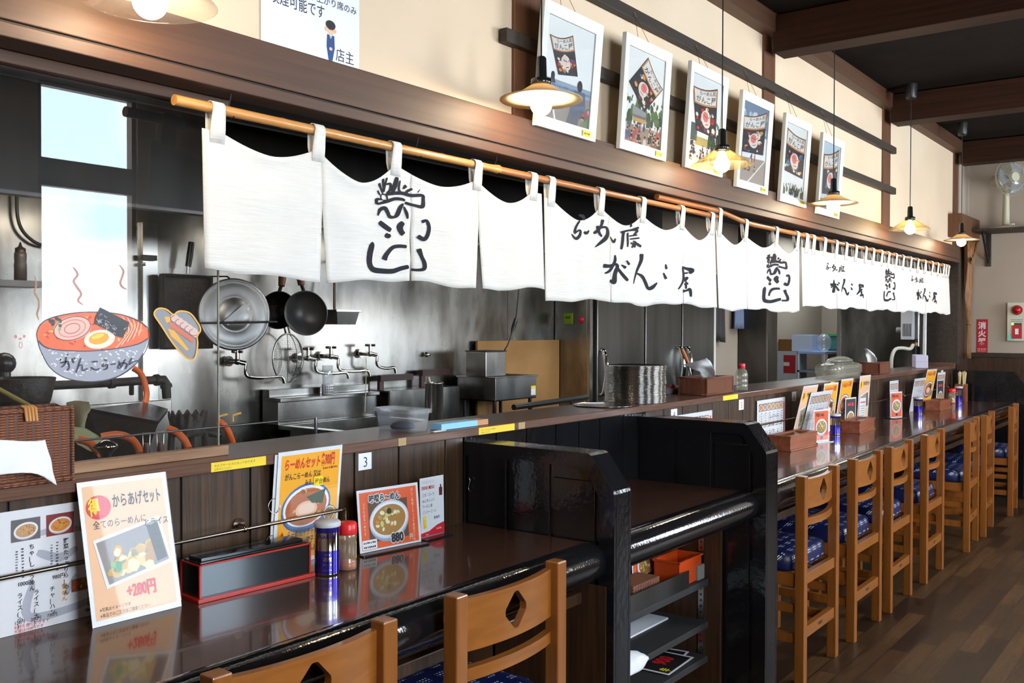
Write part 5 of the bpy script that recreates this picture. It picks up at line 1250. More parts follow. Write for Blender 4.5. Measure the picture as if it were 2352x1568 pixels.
# ---- notes stuck on the wall and the ledge
def on_planks(px, py): return AY(px, py, YP)
def number(ch, label, tl, br, th=0.72):
    a, b = on_planks(*tl), on_planks(*br)
    w, h = b.x - a.x, a.z - b.z
    s = Sheet(w, h, M['paper'], 0.0006); s.text(ch, w * 0.5, h * 0.17, h * 0.86, C_(36, 36, 60), 1, -0.004, 1.0, align='c')
    tag(s.build('number_plate', None, (a.x, YP - 0.0008, b.z)), label, 'number plate')
number('3', 'small white seat number plate reading 3 above the near counter', (823, 1042), (853, 1076))
number('4', 'small white seat number plate reading 4 behind the black partitions', (1541, 940), (1555, 962))
number('5', 'small white seat number plate reading 5 between two price sheets', (1697, 918), (1708, 940))
number('6', 'small white seat number plate reading 6 beside the first peach menu', (1819, 900), (1828.5, 920))
number('8', 'small white seat number plate at the far end of the planks', (2161.5, 848), (2166, 861))
def strip(label, tl, br, tx, m=None, cat='label', name='yellow_label'):
    yl = 2.036 - 0.0008
    a, b = AY(*tl, yl), AY(*br, yl)
    w = b.x - a.x; h = 0.0235
    s = Sheet(w, h, m or M['yellow'], 0.0006)
    if tx: s.text(tx, w * 0.05, h * 0.52, h * 0.30, C_(70, 54, 10), 1, 0.0, min(1.2, w * 0.9 / (h * 0.30 * len(tx)))); s.text(tx[::-1] if False else 'お声かけください', w * 0.05, h * 0.14, h * 0.28, C_(120, 90, 10), 1)
    tag(s.build(name, None, (a.x, yl, ZL0 + 0.002)), label, cat)
strip('yellow label on the ledge edge above the white menu and chopstick box', (485, 1066), (611, 1050), 'セルフサービスになっております')
strip('yellow label on the ledge edge above the first black partition', (1100, 986), (1182, 974), 'ティッシュはご自由に')
strip('yellow label on the ledge edge under the wicker tissue box', (1661, 912), (1695, 907), '')
strip('yellow label on the ledge edge above the far menus', (1908, 880), (1926, 877), '')
strip('square of brown tape on the ledge edge under the plastic tub', (915, 1008), (933, 1003), '', M['tape'], 'tape', 'tape_piece')
strip('square of brown tape on the ledge edge past the yellow label', (1191, 973), (1206, 970), '', M['tape'], 'tape', 'tape_piece')

# ================================================================== on the serving ledge
def wicker_box(label, x, y, yaw, w, d, h, group='wicker tissue boxes on the ledge'):
    wk = M['wicker_fine'] if group else M['wicker']
    t = thing('wicker_box', label, 'box', (x, y, ZL1), radians(yaw), group=group, local=True)
    mb = MB().box((0, 0, 0.001), (w, 0.008, h), wk).box((0, d - 0.008, 0.001), (w, d, h), wk).box((0, 0.008, 0.001), (0.008, d - 0.008, h), wk).box((w - 0.008, 0.008, 0.001), (w, d - 0.008, h), wk).box((0.008, 0.008, 0.001), (w - 0.008, d - 0.008, 0.008), wk)
    mb.build('woven_body', t, bevel=0.002)
    mb = MB(); r = 0.006
    mb.tube([(0, 0, h), (w, 0, h), (w, d, h), (0, d, h)], r, wk, 8, closed=True); mb.tube([(0, 0, 0.0068), (w, 0, 0.0068), (w, d, 0.0068), (0, d, 0.0068)], r * 0.9, wk, 8, closed=True)
    for x_, y_ in ((0, 0), (w, 0), (w, d), (0, d)): mb.tube([(x_, y_, 0.001), (x_, y_, h)], r * 0.8, wk, 8)
    mb.build('woven_rim', t)
    mb = MB().box((0.008, 0.008, h - 0.006), (w - 0.008, d * 0.36, h), wk).box((0.008, d * 0.64, h - 0.006), (w - 0.008, d - 0.008, h), wk); mb.build('lid', t)
    return t
def tissue(label, at, pts, m=None, name='paper_tissue'):
    """a crumpled sheet given as rows of points"""
    mb = MB(); n = len(pts[0])
    R = [[Vector(p) + Vector(at) for p in row] for row in pts]
    # refine both ways
    rows = [bezier(r, 5) for r in R]
    cols = [bezier([rows[j][i] for j in range(len(rows))], 5) for i in range(len(rows[0]))]
    nj, ni = len(cols[0]), len(cols)
    vs = [cols[i][j] + Vector((0, 0.002 * sin(i * 1.3 + j), 0.0015 * sin(j * 1.7 + i * 0.6))) for j in range(nj) for i in range(ni)]
    mb.add(vs, [(j * ni + i, j * ni + i + 1, (j + 1) * ni + i + 1, (j + 1) * ni + i) for j in range(nj - 1) for i in range(ni - 1)], m or M['tissue'], True)
    return tag(mb.build(name, None, at, solid=0.0006), label, 'tissue')
# large basket by the edge of the photo
p = AY(166, 1104, 2.032)
BW, BD, BH = 0.34, 0.075, AY(160, 936, p.y).z - ZL1
bk = wicker_box('large brown wicker basket on the ledge before the glass screen, tissue hanging over', p.x - BW, p.y, 0, BW, BD, BH, None)
c = MB()
for i in range(4): c.tube([(BW * 0.70 + i * 0.007, -0.008, BH - 0.022), (BW * 0.69 + i * 0.007, -0.008, BH + 0.006), (BW * 0.685 + i * 0.007, 0.004, BH + 0.009)], 0.0035, C_(196, 140, 80), 6)
c.build('cane_binding', bk)
yb_ = p.y - 0.013
tl, bl, tr, br = AY(-60, 1008, yb_), AY(-60, 1105, yb_), AY(104, 1009, yb_), AY(122, 1111, yb_)
m1, m2 = AY(40, 1012, yb_), AY(60, 1085, yb_)
tissue('white tissue hanging over the front of the large wicker basket', (0, 0, 0), [[tl, m1 + Vector((0, -0.006, 0.0)), tr], [(tl + bl) / 2 + Vector((0, -0.022, 0)), (m1 + m2) / 2 + Vector((0, -0.012, 0)), (tr + br) / 2 + Vector((0, -0.008, 0))], [bl + Vector((0, -0.024, 0.012)), m2 + Vector((0, -0.02, 0)), br + Vector((0, -0.014, 0))]])
# the two smaller boxes
def box_from(px_near, h_px, name):
    return AZ(*px_near, ZL1)
p = AZ(1624, 909, ZL1)
wicker_box('wicker tissue box on the ledge between the steel plates and the bottle', 4.343, 2.078, 2, 0.33, 0.15, 0.085)
tx = lambda rows, x: [[AX(a, b, x + d) for a, b, d in r] for r in rows]
tissue('white tissue pulled up out of the middle wicker box', (0, 0, 0), tx([[(1612, 868, 0), (1628, 869, 0.02), (1644, 867, 0)], [(1606, 853, -0.02), (1622, 851, 0.02), (1641, 850, -0.01)], [(1589, 847, 0), (1606, 838, -0.02), (1634, 834, 0.02)], [(1570, 837, 0.01), (1592, 831, 0), (1624, 822, -0.01)]], 4.50))
p = AZ(2022, 861, ZL1)
wicker_box('wicker tissue box on the ledge near the far tap and paper stack', 7.10, 2.045, 2, 0.27, 0.15, 0.085)
tissue('white tissue standing up out of the far wicker box', (0, 0, 0), tx([[(1994, 833, 0), (2004, 834, 0.02), (2015, 832, 0)], [(1990, 820, -0.02), (2000, 818, 0.02), (2013, 822, 0)], [(1987, 809, 0), (1996, 806, -0.02), (2009, 815, 0.02)], [(1986, 801, 0.01), (1991, 800, 0), (2002, 808, 0)]], 7.23))
# milky tub with a lid
p = AZ(944, 995, ZL1)
tb = thing('plastic_tub', 'milky plastic tub with a flat lid on the ledge, something dark inside', 'tub', (2.222, 2.082, ZL1 + 0.0005), radians(-3), local=True)
w, d, h = 0.098, 0.172, 0.068
def roundrect(x0, y0, x1, y1, r, n=5):
    o = []
    for cx, cy, a0 in ((x1 - r, y0 + r, -90), (x1 - r, y1 - r, 0), (x0 + r, y1 - r, 90), (x0 + r, y0 + r, 180)):
        o += [(cx + r * cos(radians(a0 + 90 * i / n)), cy + r * sin(radians(a0 + 90 * i / n))) for i in range(n + 1)]
    return o
def loft(loops, m, mb=None, close=True, smooth=True):
    mb = mb or MB(); n = len(loops[0][0]); vs = [(x, y, z) for pts, z in loops for x, y in pts]
    fs = [(l * n + i, l * n + (i + 1) % n, (l + 1) * n + (i + 1) % n, (l + 1) * n + i) for l in range(len(loops) - 1) for i in range(n)]
    if close: fs += [tuple(reversed(range(n)))]
    return mb.add(vs, fs, m, smooth)
# x runs to the far corner on its short side, y to the other one
loft([(roundrect(0.008, 0.008, w - 0.008, d - 0.008, 0.016), 0.001), (roundrect(0.0, 0.0, w, d, 0.02), h)], M['milky']).build('tub_body', tb)
mb = loft([(roundrect(-0.006, -0.006, w + 0.006, d + 0.006, 0.022), h - 0.008), (roundrect(-0.006, -0.006, w + 0.006, d + 0.006, 0.022), h + 0.006)], M['milky'], close=False)
mb.add([(x, y, h + 0.004) for x, y in roundrect(-0.005, -0.005, w + 0.005, d + 0.005, 0.022)], [tuple(range(24))], M['milky']); mb.build('lid', tb)
mb = MB(); mb.lathe([(0.0005, 0.006), (0.036, 0.006), (0.042, 0.014), (0.034, 0.024), (0.014, 0.030), (0.0005, 0.031)], C_(40, 54, 76, 0.8), 18, (w * 0.5, d * 0.5, 0)); mb.build('dark_contents', tb)
# blue and brown slip box
a, b = AZ(1014, 989, ZL1), AZ(1122, 975, ZL1)
ang = atan2(b.y - a.y, b.x - a.x); Lb = (b - a).length
k = thing('paper_slip_box', 'flat light blue and brown cardboard strip lying beside the plastic tub', 'strip', (a.x, a.y, ZL1), ang, local=True)
MB().box((0, 0, 0.001), (Lb * 0.76, 0.05, 0.021), C_(140, 200, 236)).build('blue_sleeve', k, bevel=0.001); MB().box((Lb * 0.76, 0.001, 0.001), (Lb, 0.049, 0.020), C_(196, 140, 96)).build('brown_end', k, bevel=0.001)
MB().box((-0.05, -0.012, 0.0005), (0.01, 0.001, 0.003), M['paper']).build('paper_slip', k)
# stacked round steel plates and one flat beside them
PR = 0.085
pc = AZ(1459, 922, ZL1)
pc = Vector((3.816, 2.18, ZL1))
def steel_plate(label, at, group, r=PR):
    t = thing('steel_plate', label, 'plate', at, group=group, local=True)
    MB().lathe([(0.0005, 0.0012), (r * 0.93, 0.001), (r * 0.985, 0.0028), (r, 0.0044), (r * 0.992, 0.0052), (r * 0.975, 0.0040), (r * 0.92, 0.0022), (0.0005, 0.0024)], M['plate'], 40).build('dish', t)
    return t
M['plate'] = plain('plate_steel', (0.78, 0.76, 0.73), 0.16, metal=1.0)
zt = 1.327
N_PL = 30; step = (zt - ZL1) / N_PL
pl0 = None
M['plate_rim'] = M['plate']
for i in range(N_PL):
    r = random.Random(i); at = (pc.x + r.uniform(-1, 1) * 0.0016 + 0.003 * sin(i * 0.5), pc.y + r.uniform(-1, 1) * 0.0016, ZL1 + 0.0005 + step * i)
    lab = 'topmost round steel plate of the tall stack on the ledge' if i == N_PL - 1 else 'round steel plate within the tall stack on the ledge'
    if pl0 is None:
        pl0 = thing('steel_plate', lab, 'plate', at, group='round steel plates stacked on the ledge', local=True)
        r0 = 0.140
        MB().lathe([(0.0005, 0.0008), (r0 * 0.93, 0.0008), (r0 * 0.965, 0.0006), (r0 * 0.99, step * 0.25), (r0, step * 0.5), (r0 * 0.99, step * 0.75), (r0 * 0.965, step * 0.92), (r0 * 0.93, 0.0020), (0.0005, 0.0022)], M['plate'], 44).build('dish', pl0)
    else: copy_tree(pl0, lab, at)
p = AZ(1388, 936, ZL1)
steel_plate('single round steel plate lying on the ledge before the tall stack', (3.535, 2.172, ZL1 + 0.0005), None, 0.136)
# bottle with a red cap
p = AZ(1705, 899, ZL1)
bt = thing('plastic_bottle', 'clear plastic bottle with red cap beside the middle wicker tissue box', 'bottle', (p.x + 0.06, p.y + 0.03, ZL1 + 0.0005), local=True)
MB().lathe([(0.0005, 0.004), (0.024, 0.001), (0.0325, 0.006), (0.0325, 0.03), (0.031, 0.034), (0.0325, 0.038), (0.0325, 0.058), (0.031, 0.062), (0.0325, 0.066), (0.0325, 0.088), (0.026, 0.108), (0.016, 0.118), (0.0145, 0.124)], M['film'], 28).build('bottle_body', bt)
MB().lathe([(0.0165, 0.120), (0.018, 0.122), (0.018, 0.142), (0.0165, 0.145), (0.0005, 0.145)], C_(214, 52, 60, 0.4), 24).build('cap', bt)
# lighter-like red thing and the wooden handle behind the plates
p = AZ(1545, 908, ZL1)
k = thing('order_clip', 'small grey and red gadget on the ledge behind the steel plates', 'gadget', (p.x + 0.1, p.y + 0.08, ZL1))
MB().box((p.x + 0.07, p.y + 0.06, ZL1), (p.x + 0.19, p.y + 0.11, ZL1 + 0.028), C_(130, 132, 136)).build('body', k, bevel=0.004); MB().ball((p.x + 0.14, p.y + 0.075, ZL1 + 0.034), 0.014, C_(206, 28, 36, 0.35)).build('red_button', k)
p = AZ(1580, 880, ZL1)
k = thing('spatula', 'spatula with a wooden handle leaning behind the wicker tissue box', 'spatula', (4.72, 2.36, 0.95))
MB().tube([AY(1566, 800, 2.35), AY(1572, 815, 2.345), AY(1582, 838, 2.335)], [0.009, 0.0115, 0.010], C_(176, 96, 44), 10).build('handle', k)
MB().tube([AY(1582, 838, 2.335), AY(1588, 865, 2.325), Vector((AY(1592, 890, 2.29).x, 2.29, ZL1 + 0.006))], 0.006, M['steel_clean'], 8).build('blade', k)
# clear cover with a grip and the paper stack at the far end
p = AZ(1922, 880, ZL1)
cx, cy = 6.68, 2.20
cv = thing('food_cover', 'cloudy plastic food cover with an arched grip standing on the ledge', 'cover', (cx, cy, ZL1), local=True)
RX, RY, RZ = 0.30, 0.10, 0.11
mb = MB(); N = 36; lay = [(0.90, 0.002), (0.97, 0.03), (1.0, 0.06), (0.98, 0.075), (0.86, 0.09), (0.60, 0.100), (0.3, 0.103), (0.02, 0.104)]
loops = []
for k_, z in lay:
    loops.append(([(RX * k_ * cos(t) * (1 / (abs(cos(t)) ** 4 + abs(sin(t)) ** 4) ** 0.25), RY * k_ * sin(t) * (1 / (abs(cos(t)) ** 4 + abs(sin(t)) ** 4) ** 0.25)) for t in (2 * pi * i / N for i in range(N))], z))
loft(loops, M['film'], mb, close=False); mb.build('cover_body', cv)
MB().tube([(RX * 0.92 * cos(a), -RY * 0.5 * 0 + 0.0, 0.085 + 0.045 * sin(a)) for a in (pi * i / 18 for i in range(19))], 0.012, M['film'], 10).build('grip', cv)
MB().tube([(0.02 + RX * 0.62 * cos(a), 0.06 * sin(a), 0.112) for a in (2 * pi * i / 28 for i in range(28))], 0.007, M['film'], 8, closed=True).build('rim_ring', cv)
p = AZ(2130, 851, ZL1)
ns = thing('napkin_stack', 'white block of paper napkins at the far end of the ledge', 'napkins', (8.62, 2.10, ZL1), radians(20), local=True)
MB().box((-0.13, 0, 0.001), (0.13, 0.10, 0.11), C_(206, 200, 220)).build('wrapper', ns, bevel=0.006)
MB().box((-0.135, -0.002, 0.055), (0.135, 0.102, 0.06), C_(190, 184, 206)).build('fold', ns)

# ================================================================== along the far counter
def far(kind, label, x, y, yaw, lean, w, h, name='menu_card'):
    put(kind(w, h), name, label, x, y, yaw, lean)
far(lambda w, h: price_list(w, h, 6, 3), 'white price sheet against the planks by seat number 4, cut off by the black partition', AY(1553, 960, 2.045).x, 2.054, 0, 0.1, AY(1640, 942, 2.045).x - AY(1553, 960, 2.045).x, AY(1640, 942, 2.045).z - ZC)
a, b = AY(1743, 921, 2.045), AY(1807, 911, 2.045)
far(lambda w, h: price_list(w, h, 6, 4), 'white price sheet with dish photos and red band beside seat number 5, behind the rail', a.x, 2.054, 0, 0.1, b.x - a.x, a.z - ZC)
far(lambda w, h: fried_menu(w, h, False), 'peach menu with yellow badge leaning above the orange miso stand, first of the far menus', 5.29, 2.012, -0.4, -13.0, 0.231, 0.331)
far(lambda w, h: set_menu(w, h, False), 'orange set menu standing behind the white price sheet under the yellow ledge label', 5.769, 2.022, -3.1, -6.5, 0.223, 0.316)
far(lambda w, h: price_list(w, h, 6, 5), 'white price sheet leaning before the orange set menu, above a pepper can', 5.40, 2.005, -0.1, -14.0, 0.372, 0.288)
far(lambda w, h: set_menu(w, h, False), 'orange set menu standing beside the tall peach menu, middle of the far counter', 6.096, 2.035, -0.5, -8.0, 0.229, 0.329)
far(lambda w, h: fried_menu(w, h, False), 'tall upright peach menu with yellow badge behind the middle wooden box', 6.507, 2.024, -0.4, -4.0, 0.229, 0.332)
acrylic('menu_stand', 'clear stand with an orange miso menu behind the first wooden chopstick box', miso_menu(0.146, 0.181, False), 5.35, 1.90, -14, 0.5, 0.146, 0.181)
put(drink_menu(0.075, 0.17, False), 'menu_card', 'narrow drink menu beside the first far pepper can', 5.66, 1.955, -12, 0.0)
def black_miso(w, h):
    s = Sheet(w, h, M['laminate'], 0.0015); s.rect(w * 0.05, h * 0.04, w * 0.95, h * 0.96, C_(48, 48, 54), 1); s.row(w * 0.2, w * 0.8, h * 0.72, h * 0.14, C_(206, 60, 60), 3, 2)
    noodle_bowl(s, w * 0.5, h * 0.36, w * 0.36, h * 0.22, 3, (190, 190, 190), (170, 120, 60), 5, [(206, 180, 120), (190, 90, 50), (120, 140, 80)]); return s
put(black_miso(0.150, 0.203), 'menu_card', 'small black bordered menu behind the middle wooden box', 6.17, 1.992, -8, -1.0)
put(drink_menu(0.095, 0.19, False), 'menu_card', 'narrow drink menu beside the small black bordered menu', 6.402, 1.975, -5.7, -2.0)
acrylic('menu_stand', 'clear stand with an orange miso menu by itself past the middle wooden box', miso_menu(0.145, 0.186, False), 7.13, 1.975, -17, 1.0, 0.145, 0.186)
far(lambda w, h: price_list(w, h, 4, 6), 'white price sheet standing right behind the lone miso stand', 7.245, 2.012, -2.5, 0.6, 0.191, 0.264)
far(lambda w, h: fried_menu(w, h, False), 'peach menu leaning sideways with a yellow top, beside the second far pepper can', 7.666, 1.965, -0.9, 5.0, 0.185, 0.318)
o = bpy.data.objects[[k for k in bpy.data.objects.keys() if bpy.data.objects[k].get('label', '').startswith('peach menu leaning sideways')][0]]
o.matrix_local = o.matrix_local @ Matrix.Rotation(radians(-14), 4, 'Y')
far(lambda w, h: price_list(w, h, 5, 7), 'white price sheet behind the last wooden box', 7.79, 2.02, -2.4, -9.0, 0.300, 0.262)
far(lambda w, h: set_menu(w, h, False), 'orange set menu leaning above the last wooden box', 8.13, 2.030, -5.1, -11.0, 0.226, 0.325)
put(black_miso(0.163, 0.222), 'menu_card', 'small black bordered menu past the last wooden box', 8.46, 1.975, -4.9, -0.4)
far(lambda w, h: price_list(w, h, 4, 8), 'white price sheet standing beside the chopstick holder', 8.68, 2.035, -5, -3.0, 0.196, 0.274)
pepper_can('pepper can on the long counter beside the first miso stand', 5.868, 1.955, 0.128, 0.034, False)
pepper_can('pepper can on the long counter before the leaning peach menu', 7.714, 1.935, 0.124, 0.034, False)
pepper_can('pepper can on the long counter beside the chopstick holder', 9.02, 1.93, 0.145, 0.034, False)
shaker('red capped shaker of chili powder at the far end of the long counter', 8.94, 1.965, 0.130, 0.032)
WB = noisy('box_wood', (0.20, 0.058, 0.026), (0.32, 0.10, 0.045), scale=(1.2, 8, 8), nscale=5, rough=0.3, coat=0.2)
def wooden_box(label, x, y, w, d, h, yaw):
    t = thing('chopstick_box', label, 'box', (x, y, ZC + 0.0006), radians(yaw), group='wooden chopstick boxes on the long counter', local=True)
    MB().box((-0.006, -0.006, 0.0), (w + 0.006, d + 0.006, 0.008), WB).build('base', t, bevel=0.001)
    MB().box((0, 0, 0.008), (w, d, h - 0.012), WB).build('box_body', t, bevel=0.0015)
    mb = MB()
    for a, b in (((-0.004, -0.004), (w + 0.004, 0.022)), ((-0.004, d - 0.022), (w + 0.004, d + 0.004)), ((-0.004, 0.022), (0.06, d - 0.022)), ((w - 0.06, 0.022), (w + 0.004, d - 0.022))): mb.box((*a, h - 0.012), (*b, h), WB)
    mb.build('lid_frame', t, bevel=0.0015)
    MB().poly([(0.06, 0.022, h - 0.004), (w - 0.06, 0.022, h - 0.004), (w - 0.06, d - 0.022, h - 0.004), (0.06, d - 0.022, h - 0.004)], M['acrylic']).build('clear_window', t)
wooden_box('wooden chopstick box next to the second black partition', 4.90, 1.865, 0.36, 0.12, 0.082, -2)
wooden_box('wooden chopstick box in the middle of the long counter', 6.00, 1.845, 0.34, 0.110, 0.078, 2)
wooden_box('wooden chopstick box nearest to the far end of the long counter', 8.06, 1.858, 0.30, 0.11, 0.078, -2)
hd = thing('chopstick_holder', 'tall brown wooden holder full of chopsticks at the far end of the counter', 'holder', (9.27, 1.96, ZC))
HX, HY = 9.27, 1.96
mb = MB()
for a, b in (((-0.05, -0.045), (0.05, -0.038)), ((-0.05, 0.038), (0.05, 0.045)), ((-0.05, -0.038), (-0.043, 0.038)), ((0.043, -0.038), (0.05, 0.038))): mb.box((HX + a[0], HY + a[1], ZC), (HX + b[0], HY + b[1], ZC + 0.155), WB)
mb.box((HX - 0.043, HY - 0.038, ZC), (HX + 0.043, HY + 0.038, ZC + 0.006), WB); mb.build('holder_body', hd, bevel=0.0015)
r = random.Random(4); ch0 = None
for i in range(16):
    x, y = HX - 0.034 + 0.068 * (i % 8) / 7, HY - 0.018 + 0.036 * (i // 8)
    dx, dy = (x - HX) * 1.1 + r.uniform(-0.008, 0.008), r.uniform(-0.015, 0.01)
    mb = MB(); mb.tube([(x * 0.6 + HX * 0.4, y, ZC + 0.008), (x + dx, y + dy, ZC + 0.262 + r.uniform(-0.01, 0.008))], [0.0028, 0.0040], C_(214, 190, 140), 5)
    tag(mb.build('chopstick', None, (x, y, ZC)), 'pale wooden chopstick standing in the tall brown holder', 'chopstick', 'chopsticks in the holder')

# ================================================================== on the service shelves
z1, z2_, z3 = SHZ
p = AX(1440, 1290, 2.95)
put(miso_menu(0.226, 0.172), 'menu_card', 'orange miso noodle menu stored upright on the upper service shelf', 3.247, 1.862, -1, 2, z1 + 0.004)
for i, (x, y) in enumerate(((3.43, 1.935), (3.512, 1.945))):
    k = thing('shaker_tin', ['grey lidded tin behind the stored miso menu, the lower one', 'grey lidded tin behind the stored miso menu, the taller one'][i], 'tin', (x, y, z1))
    MB().lathe([(0.0005, 0.001), (0.036, 0.001), (0.036, 0.17 + 0.014 * i), (0.0005, 0.17 + 0.014 * i)], C_(96, 98, 104), 24, (x, y, z1)).build('tin_body', k); MB().lathe([(0.039, 0.168 + 0.014 * i), (0.039, 0.185 + 0.014 * i), (0.0005, 0.186 + 0.014 * i)], C_(196, 198, 204, 0.35), 24, (x, y, z1)).build('lid', k)
ORB = C_(190, 66, 20, 0.35)
k = thing('orange_tray', 'orange plastic tray stored on the upper service shelf', 'tray', (3.365, 1.722, z1 + 0.001), radians(1), local=True)
mb = MB()
for a, b in (((0, 0), (0.20, 0.006)), ((0, 0.104), (0.20, 0.11)), ((0, 0.006), (0.006, 0.104)), ((0.194, 0.006), (0.20, 0.104))): mb.box((*a, 0.001), (*b, 0.095), ORB)
mb.box((0.006, 0.006, 0.001), (0.194, 0.104, 0.006), ORB); mb.build('tray_body', k, bevel=0.001)
mb = MB()
for a, b in (((-0.006, -0.006), (0.206, 0.004)), ((-0.006, 0.106), (0.206, 0.116)), ((-0.006, 0.004), (0.004, 0.106)), ((0.196, 0.004), (0.206, 0.106))): mb.box((*a, 0.095), (*b, 0.103), ORB)
mb.build('rim', k, bevel=0.001)
wbx = thing('wicker_box', 'small wicker box stored on the upper service shelf before the miso menu', 'box', (3.03, 1.735, z1 + 0.001), local=True)
MB().box((0, 0, 0.0005), (0.20, 0.10, 0.078), M['wicker']).build('woven_body', wbx, bevel=0.003)
k = thing('white_beaker', 'white plastic cup at the front of the upper service shelf', 'cup', (2.95, 1.75, z1)); MB().lathe([(0.0005, 0.001), (0.034, 0.0), (0.042, 0.12), (0.046, 0.122), (0.046, 0.13), (0.0005, 0.132)], C_(222, 224, 228), 24, (2.965, 1.77, z1 + 0.001)).build('cup_body', k)
k = MB().box((2.75, 1.84, z2_ + 0.0008), (3.50, 1.97, z2_ + 0.008), C_(214, 216, 222)); tag(k.build('white_board', None, (3, 1.8, z2_)), 'long white board lying on the middle service shelf', 'board')
tissue('crumpled white paper hanging from the middle service shelf', (2.99, 1.74, z2_), [[(-0.10, 0.06, 0.004), (0.0, 0.06, 0.012), (0.07, 0.06, 0.004)], [(-0.10, 0.0, 0.016), (0.0, 0.0, 0.026), (0.08, 0.0, 0.006)], [(-0.10, -0.045, 0.004), (0.0, -0.046, 0.010), (0.075, -0.042, 0.0)], [(-0.10, -0.05, -0.03), (0.0, -0.053, -0.035), (0.085, -0.048, -0.012)]], name='crumpled_paper')
def black_card(w, h):
    s = Sheet(w, h, M['laminate'], 0.001); s.rect(w * 0.05, h * 0.05, w * 0.95, h * 0.95, C_(26, 22, 24), 1); s.text('辛', w * 0.10, h * 0.10, h * 0.30, C_(220, 210, 40), 3, 0.02, 0.7); s.text('900', w * 0.36, h * 0.36, h * 0.5, C_(190, 30, 36), 3, 0.04, 0.78); return s
for i, (x, y, a, lab) in enumerate(((3.33, 1.745, 8, 'black menu card with red figures lying on the lowest service shelf, lower of two'), (3.27, 1.715, 3, 'black menu card with red figures lying on the lowest service shelf, on top'))):
    o = black_card(0.24, 0.165); o = o.build('menu_card', None, (x, y, z3 + 0.0018 + 0.003 * i), radians(a)); o.matrix_local = Matrix.Translation((x, y, z3 + 0.0020 + 0.0035 * i)) @ Matrix.Rotation(radians(a), 4, 'Z') @ Matrix.Rotation(radians(-90), 4, 'X')
    tag(o, lab, 'menu')
k = thing('grey_box', 'small grey box at the end of the upper service shelf', 'box', (3.53, 1.73, z1)); MB().box((3.515, 1.905 - 0.19, z1 + 0.001), (3.575, 1.73, z1 + 0.06), C_(120, 122, 116)).build('box_body', k, bevel=0.003)
# ================================================================== kitchen
# glass screen standing on the ledge, its wooden foot, the painting on it
GX = 1.535
GQ = 2.125
g = thing('glass_screen', 'clear glass screen on the ledge before the stoves, painted noodle bowl on it', 'glass screen', (0.6, GQ, ZL1))
MB().poly([(X0, GQ, ZL1 + 0.026), (GX, GQ, ZL1 + 0.026), (GX, GQ, 2.08), (X0, GQ, 2.08)], M['glass']).build('glass_pane', g)
MB().box((GX, GQ - 0.0025, ZL1 + 0.027), (GX + 0.0035, GQ + 0.0025, 2.058), M['edge']if 'edge' in M else M.setdefault('edge', glassy('glass_edge', tint=(0.55, 0.6, 0.5), refl=0.15, haze=0.55, hazecol=(0.55, 0.56, 0.46)))).build('glass_edge', g)
mb = MB(); mb.box((X0, 2.112, ZL1 + 0.0005), (1.56, 2.138, ZL1 + 0.026), M['foot']if 'foot' in M else M.setdefault('foot', noisy('foot_wood', (0.20, 0.095, 0.04), (0.36, 0.20, 0.10), scale=(0.8, 10, 10), nscale=6, rough=0.5)))
mb.build('wooden_foot', g, bevel=0.0015)
GY = GQ - 0.0015
def gl_pt(px, py, L=0): 
    p = AY(px, py, GY - 0.0002 * L); return p
class Paint:
    """glass paint: thin relief laid on the screen"""
    def __init__(s): s.mb = MB()
    def poly(s, pts, m, L=1): s.mb.poly([gl_pt(x, y, L) for x, y in pts], m); return s
    def ell(s, cx, cy, rx, ry, m, L=1, rot=0.0, n=36, wob=0.0):
        return s.poly([(cx + rx * cos(t) * cos(rot) - ry * sin(t) * sin(rot) + wob * sin(5 * t), cy + rx * cos(t) * sin(rot) + ry * sin(t) * cos(rot) + wob * sin(7 * t)) for t in (2 * pi * i / n for i in range(n))], m, L)
    def line(s, pts, m, L=2, sub=5):
        vs, fs = brush(pts, sub); s.mb.add([gl_pt(x, y, L) for x, y in vs], fs, m); return s
K_ = 3.92
PC = lambda pts: [(x / K_, 680 + y / K_) for x, y in pts]
PL = lambda pts: [(x / K_, 680 + y / K_, w / K_) for x, y, w in pts]
GREY = C_(158, 160, 172, 0.35); SOUP = C_(240, 100, 44, 0.3); OUT = C_(50, 44, 58, 0.35); OCH = C_(226, 160, 20, 0.3)
bw = thing('bowl_painting', 'painted noodle bowl with shop lettering on the glass screen', 'glass painting', gl_pt(212, 795))
p = Paint(); R_ = random.Random(3)
bowl = PC([(330, 370), (360, 470), (400, 560), (450, 640), (540, 710), (650, 750), (800, 768), (950, 755), (1080, 715), (1180, 650), (1260, 560), (1315, 460), (1335, 380), (1240, 430), (1040, 470), (800, 492), (560, 480), (420, 460)])
p.poly(bowl, GREY, 1); p.mb.build('bowl', bw)
p = Paint()
for i in range(120):          # white speckle of the ware
    x, y = R_.uniform(390, 1290), R_.uniform(480, 740)
    if y < 700 - 0.0009 * (x - 830) ** 2 + 30: p.ell(x / K_, 680 + y / K_, R_.uniform(2, 5), R_.uniform(0.9, 2.2), C_(222, 222, 226, 0.4), 2, R_.uniform(-0.9, 0.9), 8)
p.mb.build('white_speckle', bw)
p = Paint(); p.poly(PC([(330, 330), (360, 260), (450, 200), (640, 155), (840, 145), (1050, 158), (1200, 200), (1310, 265), (1345, 330), (1335, 380), (1240, 430), (1040, 470), (800, 492), (560, 485), (420, 460), (345, 400)]), SOUP, 2)
